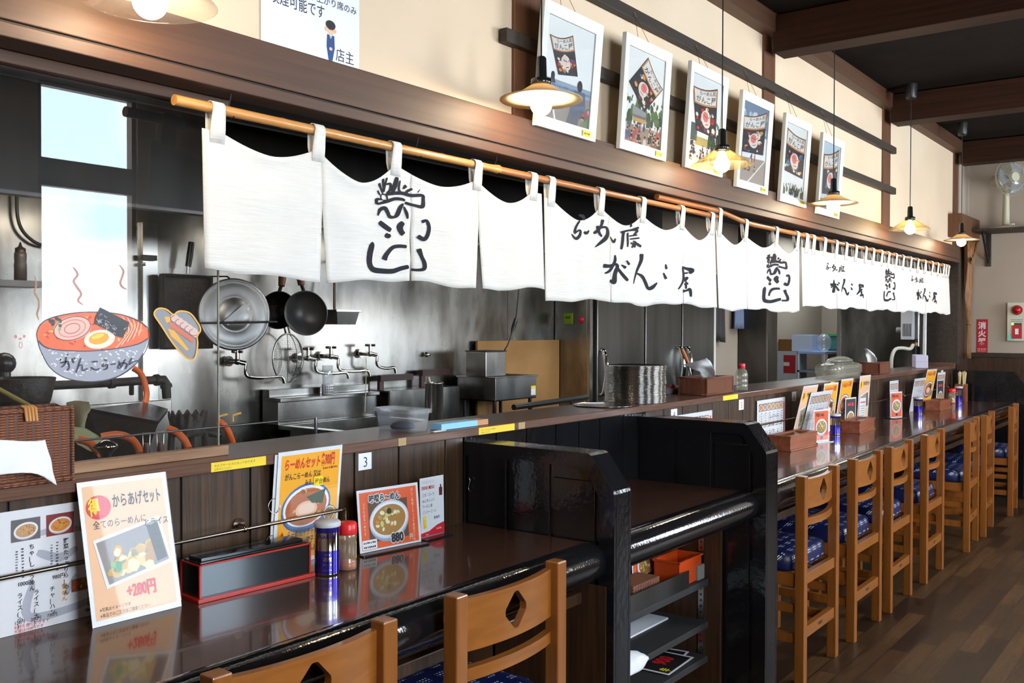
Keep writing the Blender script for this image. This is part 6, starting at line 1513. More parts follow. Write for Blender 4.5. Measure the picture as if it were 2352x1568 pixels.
for i in range(70):
    a = R_.uniform(0, 2 * pi); x, y = 835 + 470 * cos(a) * sqrt(R_.random()), 320 + 140 * sin(a) * sqrt(R_.random())
    p.ell(x / K_, 680 + y / K_, R_.uniform(3, 8), R_.uniform(1.5, 3.5), C_(*R_.choice([(236, 150, 60), (222, 110, 50), (190, 60, 36), (240, 180, 90)]), 0.3), 3 + 0.02 * i, R_.uniform(0, 3), 9)
p.mb.build('soup', bw)
p = Paint()
for i in range(9): p.line(PL([(1040 + 26 * i, 470 - 14 * i, 9), (1110 + 20 * i, 390 - 14 * i, 9), (1160 + 14 * i, 300 - 8 * i, 9), (1100 + 24 * i, 180 + 6 * i, 7)]), C_(214, 96, 60, 0.3) if i % 2 else C_(238, 196, 160, 0.3), 5)
p.mb.build('noodles', bw)
p = Paint(); p.ell(650 / K_, 680 + 290 / K_, 172 / K_, 110 / K_, C_(226, 178, 160, 0.3), 5, -0.18)
for k, c in ((1.0, (150, 60, 56)), (0.72, (206, 120, 104)), (0.42, (190, 96, 84))): p.line([((650 + 165 * k * cos(t)) / K_, 680 + (290 + 104 * k * sin(t) - 28 * k * cos(t)) / K_, 2.2) for t in (2 * pi * i / 22 for i in range(23))], C_(*c, 0.3), 6, 2)
p.mb.build('pork_slice', bw)
p = Paint(); p.ell(895 / K_, 680 + 388 / K_, 140 / K_, 84 / K_, C_(236, 226, 200, 0.3), 7, -0.15); p.ell(890 / K_, 680 + 380 / K_, 92 / K_, 52 / K_, OCH, 8, -0.2); p.ell(880 / K_, 680 + 360 / K_, 60 / K_, 20 / K_, C_(246, 200, 60, 0.3), 9, -0.3); p.mb.build('egg_half', bw)
p = Paint(); p.poly(PC([(900, 100), (940, 118), (1000, 150), (1165, 235), (1150, 290), (1105, 375), (1050, 360), (960, 300), (850, 245), (858, 190)]), C_(44, 44, 50, 0.35), 9)
for i in range(60):
    x, y = R_.uniform(880, 1130), R_.uniform(130, 350)
    if abs(y - (0.48 * (x - 860) + 205)) < 70 + 0 * x: p.line([(x / K_ + 3.2 * cos(t), 680 + y / K_ + 2.6 * sin(t * 1.3 + i), 0.9) for t in (0, 1, 2, 3, 4)], C_(200, 200, 196, 0.35) if i % 3 else C_(16, 16, 20, 0.35), 10, 2)
p.mb.build('seaweed_sheet', bw)
p = Paint()
for i in range(16): p.ell((430 + R_.uniform(0, 130)) / K_, 680 + (195 + R_.uniform(0, 110)) / K_, R_.uniform(3, 5.5), R_.uniform(2, 4), C_(*R_.choice([(66, 74, 52), (150, 156, 110), (40, 44, 38)]), 0.3), 6 + 0.05 * i, 0.4, 10)
p.mb.build('scallions', bw)
p = Paint()
rim = [(330, 330), (360, 260), (450, 200), (640, 155), (840, 142), (1050, 156), (1200, 200), (1310, 265), (1345, 330), (1325, 460), (1262, 565), (1180, 650), (1080, 715), (950, 757), (800, 770), (650, 752), (540, 712), (450, 642), (400, 562), (358, 470), (332, 370), (330, 330)]
p.line(PL([(x, y, 9) for x, y in rim]), OUT, 11, 4); p.line(PL([(345, 400, 8), (420, 462, 8), (560, 486, 8), (800, 494, 8), (1040, 472, 8), (1240, 432, 8), (1335, 380, 8)]), OUT, 11, 4); p.mb.build('outline', bw)
p = Paint()
for st_ in ([(545, 600, 14), (620, 585, 14)], [(600, 545, 14), (585, 610, 12), (555, 640, 10)], [(615, 590, 14), (625, 640, 12), (605, 668, 10)], [(650, 560, 12), (665, 600, 14)], [(668, 552, 10), (676, 570, 10)], [(730, 555, 12), (700, 650, 12), (685, 688, 10)], [(705, 630, 10), (740, 620, 10), (745, 668, 10), (790, 650, 12)], [(830, 590, 12), (880, 588, 14)], [(820, 640, 12), (860, 662, 14), (900, 650, 10)], [(940, 570, 10), (965, 582, 12)], [(935, 600, 10), (925, 635, 10), (965, 615, 12), (965, 650, 12), (930, 662, 10)], [(995, 615, 12), (1045, 608, 12)], [(1070, 580, 10), (1090, 640, 10)], [(1130, 565, 12), (1090, 640, 10), (1062, 645, 10), (1090, 602, 12), (1145, 610, 12), (1130, 655, 12)], [(1190, 555, 12), (1160, 620, 10), (1200, 590, 10), (1245, 580, 12)]): p.line(PL(st_), C_(40, 36, 52, 0.35), 12, 4)
p.mb.build('lettering', bw)
gy = thing('dumpling_painting', 'painted fried dumplings on a yellow rimmed plate, on the glass screen', 'glass painting', gl_pt(410, 765))
p = Paint(); plate = [(1400, 125), (1440, 108), (1500, 120), (1560, 165), (1600, 140), (1650, 135), (1720, 160), (1790, 255), (1805, 310), (1775, 360), (1780, 430), (1765, 530), (1735, 570), (1680, 560), (1620, 500), (1540, 400), (1450, 260), (1390, 170)]
p.poly(PC(plate), C_(132, 132, 136, 0.35), 1); p.mb.build('plate', gy)
p = Paint(); p.poly(PC([(1510, 290), (1570, 310), (1640, 400), (1700, 480), (1680, 490), (1610, 420), (1540, 360)]), OCH, 3); p.poly(PC([(1480, 185), (1530, 185), (1535, 225), (1500, 240)]), OCH, 3)
p.mb.build('dipping_sauce', gy)
p = Paint()
for i in range(5):
    x, y = 1580 + 42 * i, 205 + 30 * i
    p.ell(x / K_, 680 + y / K_, 13, 9, C_(208, 176, 164, 0.3), 4 + i, 0.9); p.line([(x / K_ + 11 * cos(t), 680 + y / K_ + 8 * sin(t), 1.6) for t in (0, 0.9, 1.8, 2.7, 3.6, 4.5)], C_(166, 70, 62, 0.3), 4.5 + i, 3); p.ell((x - 30) / K_, 680 + (y + 60) / K_, 10, 5, C_(206, 96, 60, 0.3), 4 + i, 0.8)
p.mb.build('dumplings', gy)
p = Paint(); p.line(PL([(x, y, 14) for x, y in plate + plate[:1]]), OCH, 11, 4); p.mb.build('yellow_rim', gy)
for i, (lab, c, pts) in enumerate((('brown wavy steam line painted on the glass screen, by the dark squeeze bottle', (150, 104, 60), [(80, 633), (83, 655), (79, 670), (88, 688), (89, 705), (85, 722), (90, 735)]),
        ('reddish wavy steam line painted on the glass screen, above the bowl', (176, 110, 104), [(169, 613), (179, 630), (170, 645), (178, 660), (187, 675), (180, 690), (191, 700)]),
        ('short reddish wavy steam line painted on the glass screen, beside the shop curtain', (170, 110, 96), [(275, 608), (284, 622), (281, 636), (277, 650), (283, 660), (292, 664)]))):
    p = Paint(); p.line([(x, y, 4.2 if j not in (0, len(pts) - 1) else 2) for j, (x, y) in enumerate(pts)], C_(*c, 0.3), 1); tag(p.mb.build('steam_painting', None, gl_pt(*pts[0])), lab, 'glass painting')
p = Paint()
for x, y, rx, ry in ((140, 365, 14, 17), (182, 383, 12, 10), (218, 362, 12, 14)): p.ell(x / K_, 680 + y / K_, rx / K_, ry / K_, C_(190, 120, 110, 0.3), 1, 0, 14)
p.line([(187 / K_ + 3.6 * cos(t), 680 + 440 / K_ + 7 * sin(t), 1.8) for t in (2 * pi * i / 12 for i in range(13))], C_(196, 130, 120, 0.3), 1, 2)
tag(p.mb.build('dot_painting', None, gl_pt(45, 785)), 'small pink dots and ring painted on the glass screen', 'glass painting')

# ---- back wall: hanging things
YW = 3.985
def scale_at(p): return (p - Vector((0, 0, CAM_Z))).dot(_w) / F_PX        # metres per pixel there
c = AY(537, 722, 3.80); r = 83 * scale_at(c)
lid = thing('pot_lid', 'large round steel pot lid with a strap handle on the back wall', 'lid', c)
ax = Vector((-0.34, -0.93, 0.05)).normalized()
MB().lathe([(r, 0.0), (r, 0.012), (r * 0.97, 0.018), (r * 0.93, 0.018), (r * 0.89, 0.013), (r * 0.84, 0.016), (r * 0.55, 0.023), (r * 0.51, 0.019), (r * 0.44, 0.019), (r * 0.41, 0.024), (r * 0.2, 0.031), (0.0005, 0.033)], M['alu'], 56, c, ax).build('lid_body', lid)
xa, ya_ = perp(ax); hd_ = (Vector((0.80, 0.1, 0.60)) - ax * Vector((0.80, 0.1, 0.60)).dot(ax)).normalized(); sd = ax.cross(hd_)
mb = MB(); a0, a1 = c + ax * 0.042 - hd_ * r * 0.40, c + ax * 0.042 + hd_ * r * 0.40
mb.add([a0 + sd * 0.014, a1 + sd * 0.014, a1 - sd * 0.014, a0 - sd * 0.014, a0 + sd * 0.014 + ax * 0.006, a1 + sd * 0.014 + ax * 0.006, a1 - sd * 0.014 + ax * 0.006, a0 - sd * 0.014 + ax * 0.006], [(0, 1, 2, 3), (4, 7, 6, 5), (0, 4, 5, 1), (1, 5, 6, 2), (2, 6, 7, 3), (3, 7, 4, 0)], M['steel_clean'])
for e in (a0, a1): mb.cyl(e + ax * -0.02, e + ax * 0.009, 0.006, M['steel_clean'], n=10)
mb.build('strap_handle', lid)
k = thing('hook_bar', 'thin dark bar in front of the round pot lid', 'bar', AY(540, 740, 3.66)); MB().tube([AY(452, 742, 3.58), AY(636, 739, 3.62)], 0.005, M['iron'], 8).tube([AY(636, 739, 3.62), Vector((AY(636, 739, 3.62).x + 0.02, YW + 0.02, AY(636, 739, 3.62).z))], 0.005, M['iron'], 8).build('bar', k)
MB().tube([c + Vector((0, 0.02, r * 0.95)), c + Vector((0, 0.05, r + 0.01)), Vector((c.x, 4.0, c.z + r + 0.015))], 0.004, M['iron'], 6).build('hanging_hook', lid)
# square griddle pan
k = thing('griddle_pan', 'black square griddle pan hanging behind the round pot lid', 'pan', AY(415, 690, 3.93))
a, b = AY(364, 628, 3.95), AY(478, 800, 3.95)
mb = MB(); mb.box((a.x, 3.93, b.z), (b.x, 3.95, a.z), M['iron'])
for q in (((a.x, 3.905, b.z), (a.x + 0.012, 3.93, a.z)), ((b.x - 0.012, 3.905, b.z), (b.x, 3.93, a.z)), ((a.x + 0.012, 3.905, b.z), (b.x - 0.012, 3.93, b.z + 0.012)), ((a.x + 0.012, 3.905, a.z - 0.012), (b.x - 0.012, 3.93, a.z))): mb.box(*q, M['iron'])
mb.build('pan_body', k, bevel=0.008, seg=3)
MB().tube([AY(431, 628, 3.93), AY(432, 610, 3.93)], 0.008, M['steel_clean'], 8).tube([AY(432, 612, 3.93), AY(436, 585, 3.93), AY(440, 556, 3.93)], [0.014, 0.016, 0.014], M['black'], 10).build('handle', k)
# two deep pans with wooden handles
def pan(label, px, py, rr, y, ax, m, hpx, depth=0.10):
    c = AY(px, py, y); r = rr * scale_at(c); ax = Vector(ax).normalized()
    t = thing('deep_pan', label, 'pan', c)
    MB().lathe([(0.0005, -depth), (r * 0.45, -depth), (r * 0.75, -depth * 0.75), (r * 0.95, -depth * 0.2), (r, 0), (r * 0.97, 0.001), (r * 0.92, -depth * 0.2), (r * 0.72, -depth * 0.72), (r * 0.44, -depth * 0.96), (0.0005, -depth * 0.96)], m, 40, c, ax).build('pan_body', t)
    q = AY(*hpx, y + 0.03); d = (q - c).normalized(); e = c + d * r * 0.98
    MB().tube([e - ax * 0.02, e + (q - e) * 0.25], 0.009, M['iron'], 8).tube([e + (q - e) * 0.2, e + (q - e) * 0.5, q], [0.017, 0.021, 0.018], C_(96, 52, 24), 10).build('wooden_handle', t)
pan('black deep pan hanging beside the round pot lid, mostly behind the grey one', 640, 712, 44, 3.88, (-0.3, -0.95, -0.1), M['iron'], (653, 600))
pan('grey deep pan with a wooden handle hanging beside the round pot lid', 702, 719, 52, 3.74, (-0.86, -0.50, -0.10), M['pan_grey'] if 'pan_grey' in M else M.setdefault('pan_grey', noisy('pan_grey', (0.13, 0.13, 0.135), (0.20, 0.20, 0.205), nscale=5, rough=0.40, metal=0.45)), (684, 600))
# square ladle
k = thing('square_ladle', 'square steel ladle hanging beside the grey deep pan', 'ladle', AY(782, 725, 3.92))
a, b = AY(756, 716, 3.90), AY(796, 745, 3.90)
MB().taper((a.x - 0.003, 3.83), (b.x, 3.93), 1.25, M['steel_clean'], b.z, a.z).build('bowl', k)
MB().box((a.x - 0.02, 3.82, a.z), (AY(808, 716, 3.9).x, 3.94, a.z + 0.012), M['steel_clean']).build('rim', k, bevel=0.002)
MB().tube([AY(768, 712, 3.9), AY(768, 600, 3.93), AY(768, 598, 3.99)], 0.007, C_(70, 42, 26), 8).build('handle', k)
# wire strainer
c = AY(661, 822, 3.92); s_ = scale_at(c); rx, rz = 43 * s_, 56 * s_
k = thing('wire_strainer', 'large oval wire strainer hanging under the deep pans', 'strainer', c)
P_ = lambda u, v, dd: c + Vector((u * rx, -dd, v * rz))
MB().tube([P_(cos(t), sin(t), 0) for t in (2 * pi * i / 40 for i in range(40))], 0.0045, M['steel_clean'], 8, closed=True).build('hoop', k)
mb = MB(); bulge = lambda u, v: 0.07 * max(0, 1 - u * u - v * v) ** 0.7
for i in range(-10, 11):
    u = i / 11; L_ = sqrt(1 - u * u)
    mb.tube([P_(u, L_ * t / 8, bulge(u, L_ * t / 8)) for t in range(-8, 9)], 0.0005, M['wire'] if 'wire' in M else M.setdefault('wire', plain('wire', (0.20, 0.18, 0.155), 0.4, metal=0.8)), 3, caps=False)
    mb.tube([P_(L_ * t / 8, u, bulge(L_ * t / 8, u)) for t in range(-8, 9)], 0.0005, M['wire'], 3, caps=False)
mb.build('wire_mesh', k)
mb = MB()
for q in (-0.5, 0.0, 0.55): mb.tube([P_(0, 1, 0)] + [P_(q * sin(pi * t / 10), cos(pi * t / 10), bulge(q * sin(pi * t / 10), cos(pi * t / 10)) + 0.004) for t in range(1, 10)] + [P_(0, -1, 0)], 0.0016, M['wire'], 6)
mb.tube([P_(-1, 0, 0)] + [P_(t / 6, -0.05, bulge(t / 6, 0) + 0.004) for t in range(-5, 6)] + [P_(1, 0, 0)], 0.0016, M['wire'], 6); mb.build('rib', k)
MB().tube([P_(-0.12, 1.0, 0.0), P_(-0.14, 1.5, -0.02)], 0.006, M['steel_clean'], 8).tube([P_(0.14, 1.0, 0.0), P_(0.12, 1.5, -0.02)], 0.006, M['steel_clean'], 8).build('handle', k)
# wall taps
def tap(label, px, py, L, turn=0.25, y=YW, red=False):
    c = AY(px, py, y - 0.07); s_ = scale_at(c)
    t = thing('wall_tap', label, 'tap', c, group='swivel taps on the kitchen back wall')
    q = Vector((c.x, y, c.z))
    MB().cyl(q, q - Vector((0, 0.008, 0)), 0.026, M['chrome'], n=20).cyl(q, c, 0.013, M['chrome'], n=14).ball(c, 0.017, M['chrome'], 14, 8).cyl(c, c + Vector((0, 0, 0.045)), 0.011, M['chrome'], n=12).build('tap_body', t); tb_ = bpy.data.objects[t.children[0].name]
    h = c + Vector((0, 0, 0.048)); mb = MB()
    for a in (0.3, 0.3 + pi / 2): mb.tube([h + Vector((cos(a), sin(a), 0)) * -0.030, h + Vector((cos(a), sin(a), 0)) * 0.030], [0.007, 0.007], M['chrome'], 8)
    mb.cyl(h - Vector((0, 0, 0.005)), h + Vector((0, 0, 0.007)), 0.011, M['chrome'], n=12); mb.build('cross_handle', tb_)
    e = c + Vector((0.035, -0.02, -0.01)); d = Vector((1, -turn, 0)).normalized()
    MB().cyl(c, e, 0.012, M['chrome'], n=12).tube(bezier([e, e + Vector((0, 0, -0.05)), e + Vector((0, 0, -0.07)) + d * 0.03, e + Vector((0, 0, -0.075)) + d * L * 0.6, e + Vector((0, 0, -0.072)) + d * L * 0.92, e + Vector((0, 0, -0.085)) + d * L, e + Vector((0, 0, -0.105)) + d * (L + 0.005)], 6), 0.0085, M['chrome'], 10).build('spout', t)
tap('wall tap with long swivel spout under the round pot lid', 545, 830, 0.20)
tap('wall tap with long swivel spout beside the wire strainer', 708, 822, 0.19)
tap('wall tap with long swivel spout above the perforated cup', 760, 818, 0.19)
tap('double wall tap with brass fittings above the stove splash panel', 850, 812, 0.12)
c = AY(981, 814, YW - 0.01); k = thing('wall_fitting', 'small round chrome fitting by itself on the steel wall', 'fitting', c); MB().lathe([(0.016, 0), (0.016, 0.008), (0.009, 0.012), (0.009, 0.03), (0.0005, 0.031)], M['chrome'], 18, Vector((c.x, YW, c.z)), (0, -1, 0)).build('fitting_body', k)
k = thing('pull_chain', 'thin light chain hanging from the tap down to the sink', 'chain', AY(841, 860, 3.7)); MB().tube([AY(841, 822, 3.80), AY(840, 900, 3.72), AY(838, 946, 3.68)], 0.0022, C_(170, 160, 130), 6).build('chain', k)

# ---- sink unit with splash panel
sx0, sx1 = AY(627, 920, 3.9).x, AY(855, 905, 3.9).x
k = thing('sink_unit', 'stainless steel sink with a high splash panel at the back wall', 'sink', ((sx0 + sx1) / 2, 3.7, 0))
zt_ = AY(740, 893, 3.9).z; zr = AY(625, 978, 3.86).z
MB().box((sx0, 3.86, zr), (sx1, 3.985, zt_ - 0.05), M['steel_clean']).box((sx0, 3.84, zt_ - 0.05), (sx1, 3.985, zt_ - 0.03), M['steel_clean']).box((sx0, 3.93, zt_ - 0.03), (sx1, 3.985, zt_ + 0.01), M['steel_clean']).build('splash_panel', k, bevel=0.003)
mb = MB()
mb.box((sx0, 3.20, zr - 0.02), (sx0 + 0.05, 3.86, zr), M['steel_clean']); mb.box((sx1 - 0.05, 3.20, zr - 0.02), (sx1, 3.86, zr), M['steel_clean']); mb.box((sx0 + 0.05, 3.20, zr - 0.02), (sx1 - 0.05, 3.25, zr), M['steel_clean']); mb.box((sx0 + 0.05, 3.82, zr - 0.02), (sx1 - 0.05, 3.86, zr), M['steel_clean'])
mb.build('rim', k, bevel=0.002)
mb = MB(); mb.box((sx0 + 0.05, 3.25, zr - 0.25), (sx1 - 0.05, 3.82, zr - 0.24), M['steel_clean'])
for q in (((sx0 + 0.045, 3.25, zr - 0.25), (sx0 + 0.05, 3.82, zr - 0.02)), ((sx1 - 0.05, 3.25, zr - 0.25), (sx1 - 0.045, 3.82, zr - 0.02)), ((sx0 + 0.05, 3.245, zr - 0.25), (sx1 - 0.05, 3.25, zr - 0.02)), ((sx0 + 0.05, 3.82, zr - 0.25), (sx1 - 0.05, 3.825, zr - 0.02))): mb.box(*q, M['steel_clean'])
mb.build('basin', k)
MB().box((sx0 + 0.02, 3.24, 0), (sx1 - 0.02, 3.98, zr - 0.26), M['steel_dark']).build('cabinet', k)
c = AY(752, 903, 3.88); c.z = zt_ - 0.029
k = thing('perforated_cup', 'tall white perforated cup standing on the sink splash panel', 'cup', c)
MB().lathe([(0.0005, 0.001), (0.030, 0.0), (0.031, 0.055)], C_(216, 216, 220), 22, c).build('holder', k)
mb = MB()
for i in range(5):
    for j in range(3): a = radians(-150 + i * 20); q = c + Vector((0.0316 * cos(a), 0.0316 * sin(a), 0.014 + j * 0.014)); mb.ball(q, 0.0028, M['black'], 8, 6)
mb.build('hole_dot', k)
MB().lathe([(0.026, 0.01), (0.0285, 0.155), (0.027, 0.155), (0.024, 0.012)], M['milky'], 22, c).build('inner_cup', k)

# ---- stove counter between the sink and the fridge
x0, x1 = sx1 + 0.02, 5.70
zk = 0.86
k = thing('stove_counter', 'low steel stove counter between the sink and the fridge', 'stove', ((x0 + x1) / 2, 3.6, 0))
MB().box((x0, 3.0, 0), (x1, 3.985, zk), M['steel_dark']).build('body', k)
za_ = AY(960, 893, 3.80).z
MB().box((x0 + 0.02, 3.80, zk), (AY(1056, 880, 3.8).x, 3.815, za_), M['steel']).box((x0 + 0.02, 3.815, za_ - 0.01), (AY(1056, 880, 3.8).x, 3.95, za_), M['steel']).build('splash_panel', k, bevel=0.002)
for (a, b) in (((872, 862), (946, 893)), ((968, 850), (1034, 880))):
    p, q = AY(*a, 3.93), AY(*b, 3.93)
    MB().box((p.x, 3.92, p.z - 0.035), (q.x, 3.95, p.z), C_(52, 22, 16)).box((p.x, 3.93, p.z - 0.13), (p.x + 0.035, 3.95, p.z - 0.035), C_(60, 26, 18)).build('brown_bracket', k)
for xx, yy in ((x0 + 0.35, 3.35), (x0 + 0.95, 3.35), (x0 + 0.95, 3.62)):
    mb = MB(); z = zk + 0.045
    for i in range(6):
        a = 2 * pi * i / 6; mb.tube([(xx + 0.05 * cos(a), yy + 0.05 * sin(a), z), (xx + 0.17 * cos(a), yy + 0.17 * sin(a), z + 0.004), (xx + 0.18 * cos(a), yy + 0.18 * sin(a), zk)], 0.006, M['iron'], 6)
    mb.tube([(xx + 0.15 * cos(t), yy + 0.15 * sin(t), z - 0.01) for t in (2 * pi * i / 24 for i in range(24))], 0.006, M['iron'], 6, closed=True)
    mb.lathe([(0.0005, 0.02), (0.05, 0.018), (0.06, 0.0)], M['iron'], 20, (xx, yy, zk)); mb.build('burner_grate', k)
c = AY(997, 934, 3.55); c.z = zk + 0.055; q = AY(997, 878, 3.55); rr = 21 * scale_at(q)
k = thing('steel_pot', 'tall steel pot standing on the stove counter', 'pot', c)
MB().lathe([(0.0005, 0.001), (rr * 0.93, 0.0), (rr, 0.012), (rr, q.z - c.z - 0.006), (rr * 1.07, q.z - c.z), (rr * 0.95, q.z - c.z), (rr * 0.95, 0.012), (0.0005, 0.008)], M['steel_clean'], 36, c).build('pot_body', k)
MB().tube([(c.x - 0.02, c.y, q.z - 0.03), (c.x - 0.035, c.y + 0.01, q.z + 0.03)], 0.006, C_(200, 180, 150), 8).build('ladle_end', k)
# cardboard shield
a, b = AY(1104, 783, 3.93), AY(1291, 935, 3.93)
tag(MB().box((a.x, 3.955, zk + 0.002), (b.x, 3.975, a.z), noisy('cardboard', (0.30, 0.15, 0.045), (0.38, 0.20, 0.07), nscale=3, rough=0.8)).build('cardboard_sheet', None, ((a.x + b.x) / 2, 3.93, zk), bevel=0.002), 'brown cardboard sheet standing at the back wall behind the fryer', 'cardboard')
# table fryer
yf = 3.62
a, b = AY(1140, 862, yf), AY(1232, 912, yf)
fz0 = AY(1232, 913, yf).z; fz1 = AY(1232, 862, yf).z
fx1 = AY(1232, 890, yf).x; fx0 = AY(1138, 890, yf).x
FW = fx1 - fx0
k = thing('table_fryer', 'steel table fryer with a box head in front of the cardboard sheet', 'fryer', ((fx0 + fx1) / 2, yf + 0.15, fz0 - 0.03))
D2 = 0.30
mb = MB()
mb.box((fx0, yf, fz0), (fx1, yf + 0.006, fz1), M['steel_clean']); mb.box((fx0, yf + D2, fz0), (fx1, yf + D2 + 0.006, fz1), M['steel_clean']); mb.box((fx0, yf + 0.006, fz0), (fx0 + 0.006, yf + D2, fz1), M['steel_clean']); mb.box((fx1 - 0.006, yf + 0.006, fz0), (fx1, yf + D2, fz1), M['steel_clean']); mb.box((fx0, yf, fz0), (fx1, yf + D2, fz0 + 0.01), M['steel_clean'])
mb.build('tank', k, bevel=0.003)
MB().box((fx0 - 0.008, yf + 0.02, fz1 - 0.004), (fx0 + 0.02, yf + D2 - 0.02, fz1 + 0.006), M['steel_clean']).box((fx1 - 0.02, yf + 0.02, fz1 - 0.004), (fx1 + 0.008, yf + D2 - 0.02, fz1 + 0.006), M['steel_clean']).box((fx0 - 0.008, yf - 0.008, fz1 - 0.004), (fx1 + 0.008, yf + 0.02, fz1 + 0.006), M['steel_clean']).box((fx0 - 0.008, yf + D2 - 0.02, fz1 - 0.004), (fx1 + 0.008, yf + D2 + 0.012, fz1 + 0.006), M['steel_clean']).build('rim', k, bevel=0.002)
hz = AY(1160, 806, yf + 0.1).z
MB().box((fx0 - 0.02, yf + 0.06, fz1 + 0.006), (fx0 + FW * 0.42, yf + 0.22, hz), M['steel_clean']).build('control_head', k, bevel=0.003)
MB().box((fx0 - 0.022, yf + 0.055, hz), (fx0 + FW * 0.44, yf + 0.225, hz + 0.006), M['black_matt']).build('head_lid', k)
for xx in (fx0 + 0.03, fx1 - 0.03):
    for yy in (yf + 0.03, yf + D2 - 0.03): MB().cyl((xx, yy, zk + 0.001), (xx, yy, fz0), 0.012, M['black'], n=12).build('foot', k)
MB().box((fx1 - 0.06, yf - 0.0015, fz0 + 0.02), (fx1 - 0.01, yf, fz0 + 0.075), C_(226, 226, 220)).box((fx1 - 0.06, yf - 0.002, fz0 + 0.06), (fx1 - 0.01, yf - 0.0015, fz0 + 0.08), M['yellow']).build('warning_label', k)
# cord with its plug
k = thing('power_cord', 'black power cord with a plug hanging down to the table fryer', 'cord', AY(1180, 745, 3.8))
MB().tube(bezier([AY(1196, 600, 3.80), AY(1190, 680, 3.80), AY(1185, 733, 3.80)], 5), 0.0045, M['black'], 8).tube(bezier([AY(1176, 762, 3.80), AY(1167, 790, 3.80), AY(1159, 803, yf + 0.14)], 5), 0.0045, M['black'], 8).build('cord', k)
MB().tube([AY(1186, 728, 3.80), AY(1184, 736, 3.80), AY(1179, 752, 3.80), AY(1175, 765, 3.80)], [0.006, 0.015, 0.015, 0.007], M['black'], 12).build('plug', k)
k = thing('light_pull', 'thin straight cord hanging beside the power cord', 'cord', AY(1166, 760, 3.82)); MB().tube([AY(1166, 600, 3.82), AY(1166, 780, 3.82)], 0.0022, M['black'], 6).build('cord', k)
# black pipe in front
k = thing('gas_pipe', 'black gas pipe running along the stove counter by the fridge', 'pipe', AY(1260, 925, 3.25)); MB().tube([AY(1180, 935, 3.25), AY(1348, 912, 3.25)], 0.017, M['black'], 12).build('pipe', k)
for xx in (1220, 1312): MB().tube([AY(xx, 928 - (xx - 1180) * 0.137, 3.25), AY(xx, 960, 3.25)], 0.008, M['black'], 8).build('pipe_support', k)

# ---- fridge
xf0 = 5.815
yF = 3.70
wd = (AY(1474, 800, yF).x - xf0 - 0.06, 0, 0)
cut = [xf0 + 0.05, AY(1474, 800, yF).x, AY(1559, 800, yF).x, AY(1634, 800, yF).x]
k = thing('fridge', 'tall stainless steel fridge with three doors in the kitchen', 'fridge', (6.8, 3.85, 0))
MB().box((xf0, yF + 0.02, 0.08), (cut[3] + 0.03, 3.99, 1.98), M['steel']).build('cabinet', k, bevel=0.004)
MB().box((xf0, yF - 0.005, 0.08), (xf0 + 0.04, yF + 0.02, 1.98), M['steel_clean']).build('side_strip', k)
for i in range(3):
    a, b = cut[i] + 0.012, cut[i + 1] - 0.012
    dr_ = MB().box((a, yF - 0.03, 0.12), (b, yF + 0.015, 1.95), M['fridge']).build('door', k, bevel=0.006, seg=3)
    hx_ = a + 0.045 if i == 0 else (b - 0.06 if i == 1 else a + 0.05)
    z0_, z1_ = (AY(1380, 905, yF).z, AY(1380, 803, yF).z)
    MB().tube(bezier([(hx_, yF - 0.03, z1_), (hx_, yF - 0.06, z1_ - 0.02), (hx_, yF - 0.085, (z0_ + z1_) / 2), (hx_, yF - 0.06, z0_ + 0.02), (hx_, yF - 0.03, z0_)], 6), [0.012 + 0.008 * sin(pi * j / 24) for j in range(25)], M['chrome'], 12).build('handle', dr_)
MB().box((cut[3] - 0.008, yF - 0.028, 0.1), (cut[3] + 0.03, yF + 0.02, 1.98), M['frame_white']).build('lit_white_edge', k)  # white colour stands in for light reflected along the fridge's edge
# timer and magnet on the fridge's side
p = AX(1304, 731, xf0); kx = xf0
k = thing('kitchen_timer', 'small green kitchen timer stuck on the side of the fridge', 'timer', p)
GN = C_(112, 132, 24, 0.4)
p = AY(1304, 732, YB - 0.002)
def on_side(px, py): return AX(px, py, xf0 - 0.001)
a, b = on_side(1297, 719), on_side(1317, 744)
MB().box((xf0 - 0.016, min(a.y, b.y), b.z), (xf0 - 0.001, max(a.y, b.y), a.z), GN).build('case', k, bevel=0.003)
m_ = (a + b) / 2
MB().box((xf0 - 0.0175, m_.y - abs(a.y - b.y) * 0.28, m_.z), (xf0 - 0.016, m_.y + abs(a.y - b.y) * 0.28, m_.z + 0.016), C_(60, 70, 40)).build('display', k)
q = on_side(1335, 734); k = thing('round_magnet', 'round red magnet stuck on the side of the fridge', 'magnet', q)
MB().lathe([(0.024, 0.0), (0.024, 0.006), (0.018, 0.012), (0.0005, 0.014)], C_(190, 24, 60, 0.3), 24, q, (-1, 0, 0)).ball(q + Vector((-0.012, 0.006, 0.006)), 0.009, C_(130, 40, 40), 12, 8).build('body', k)

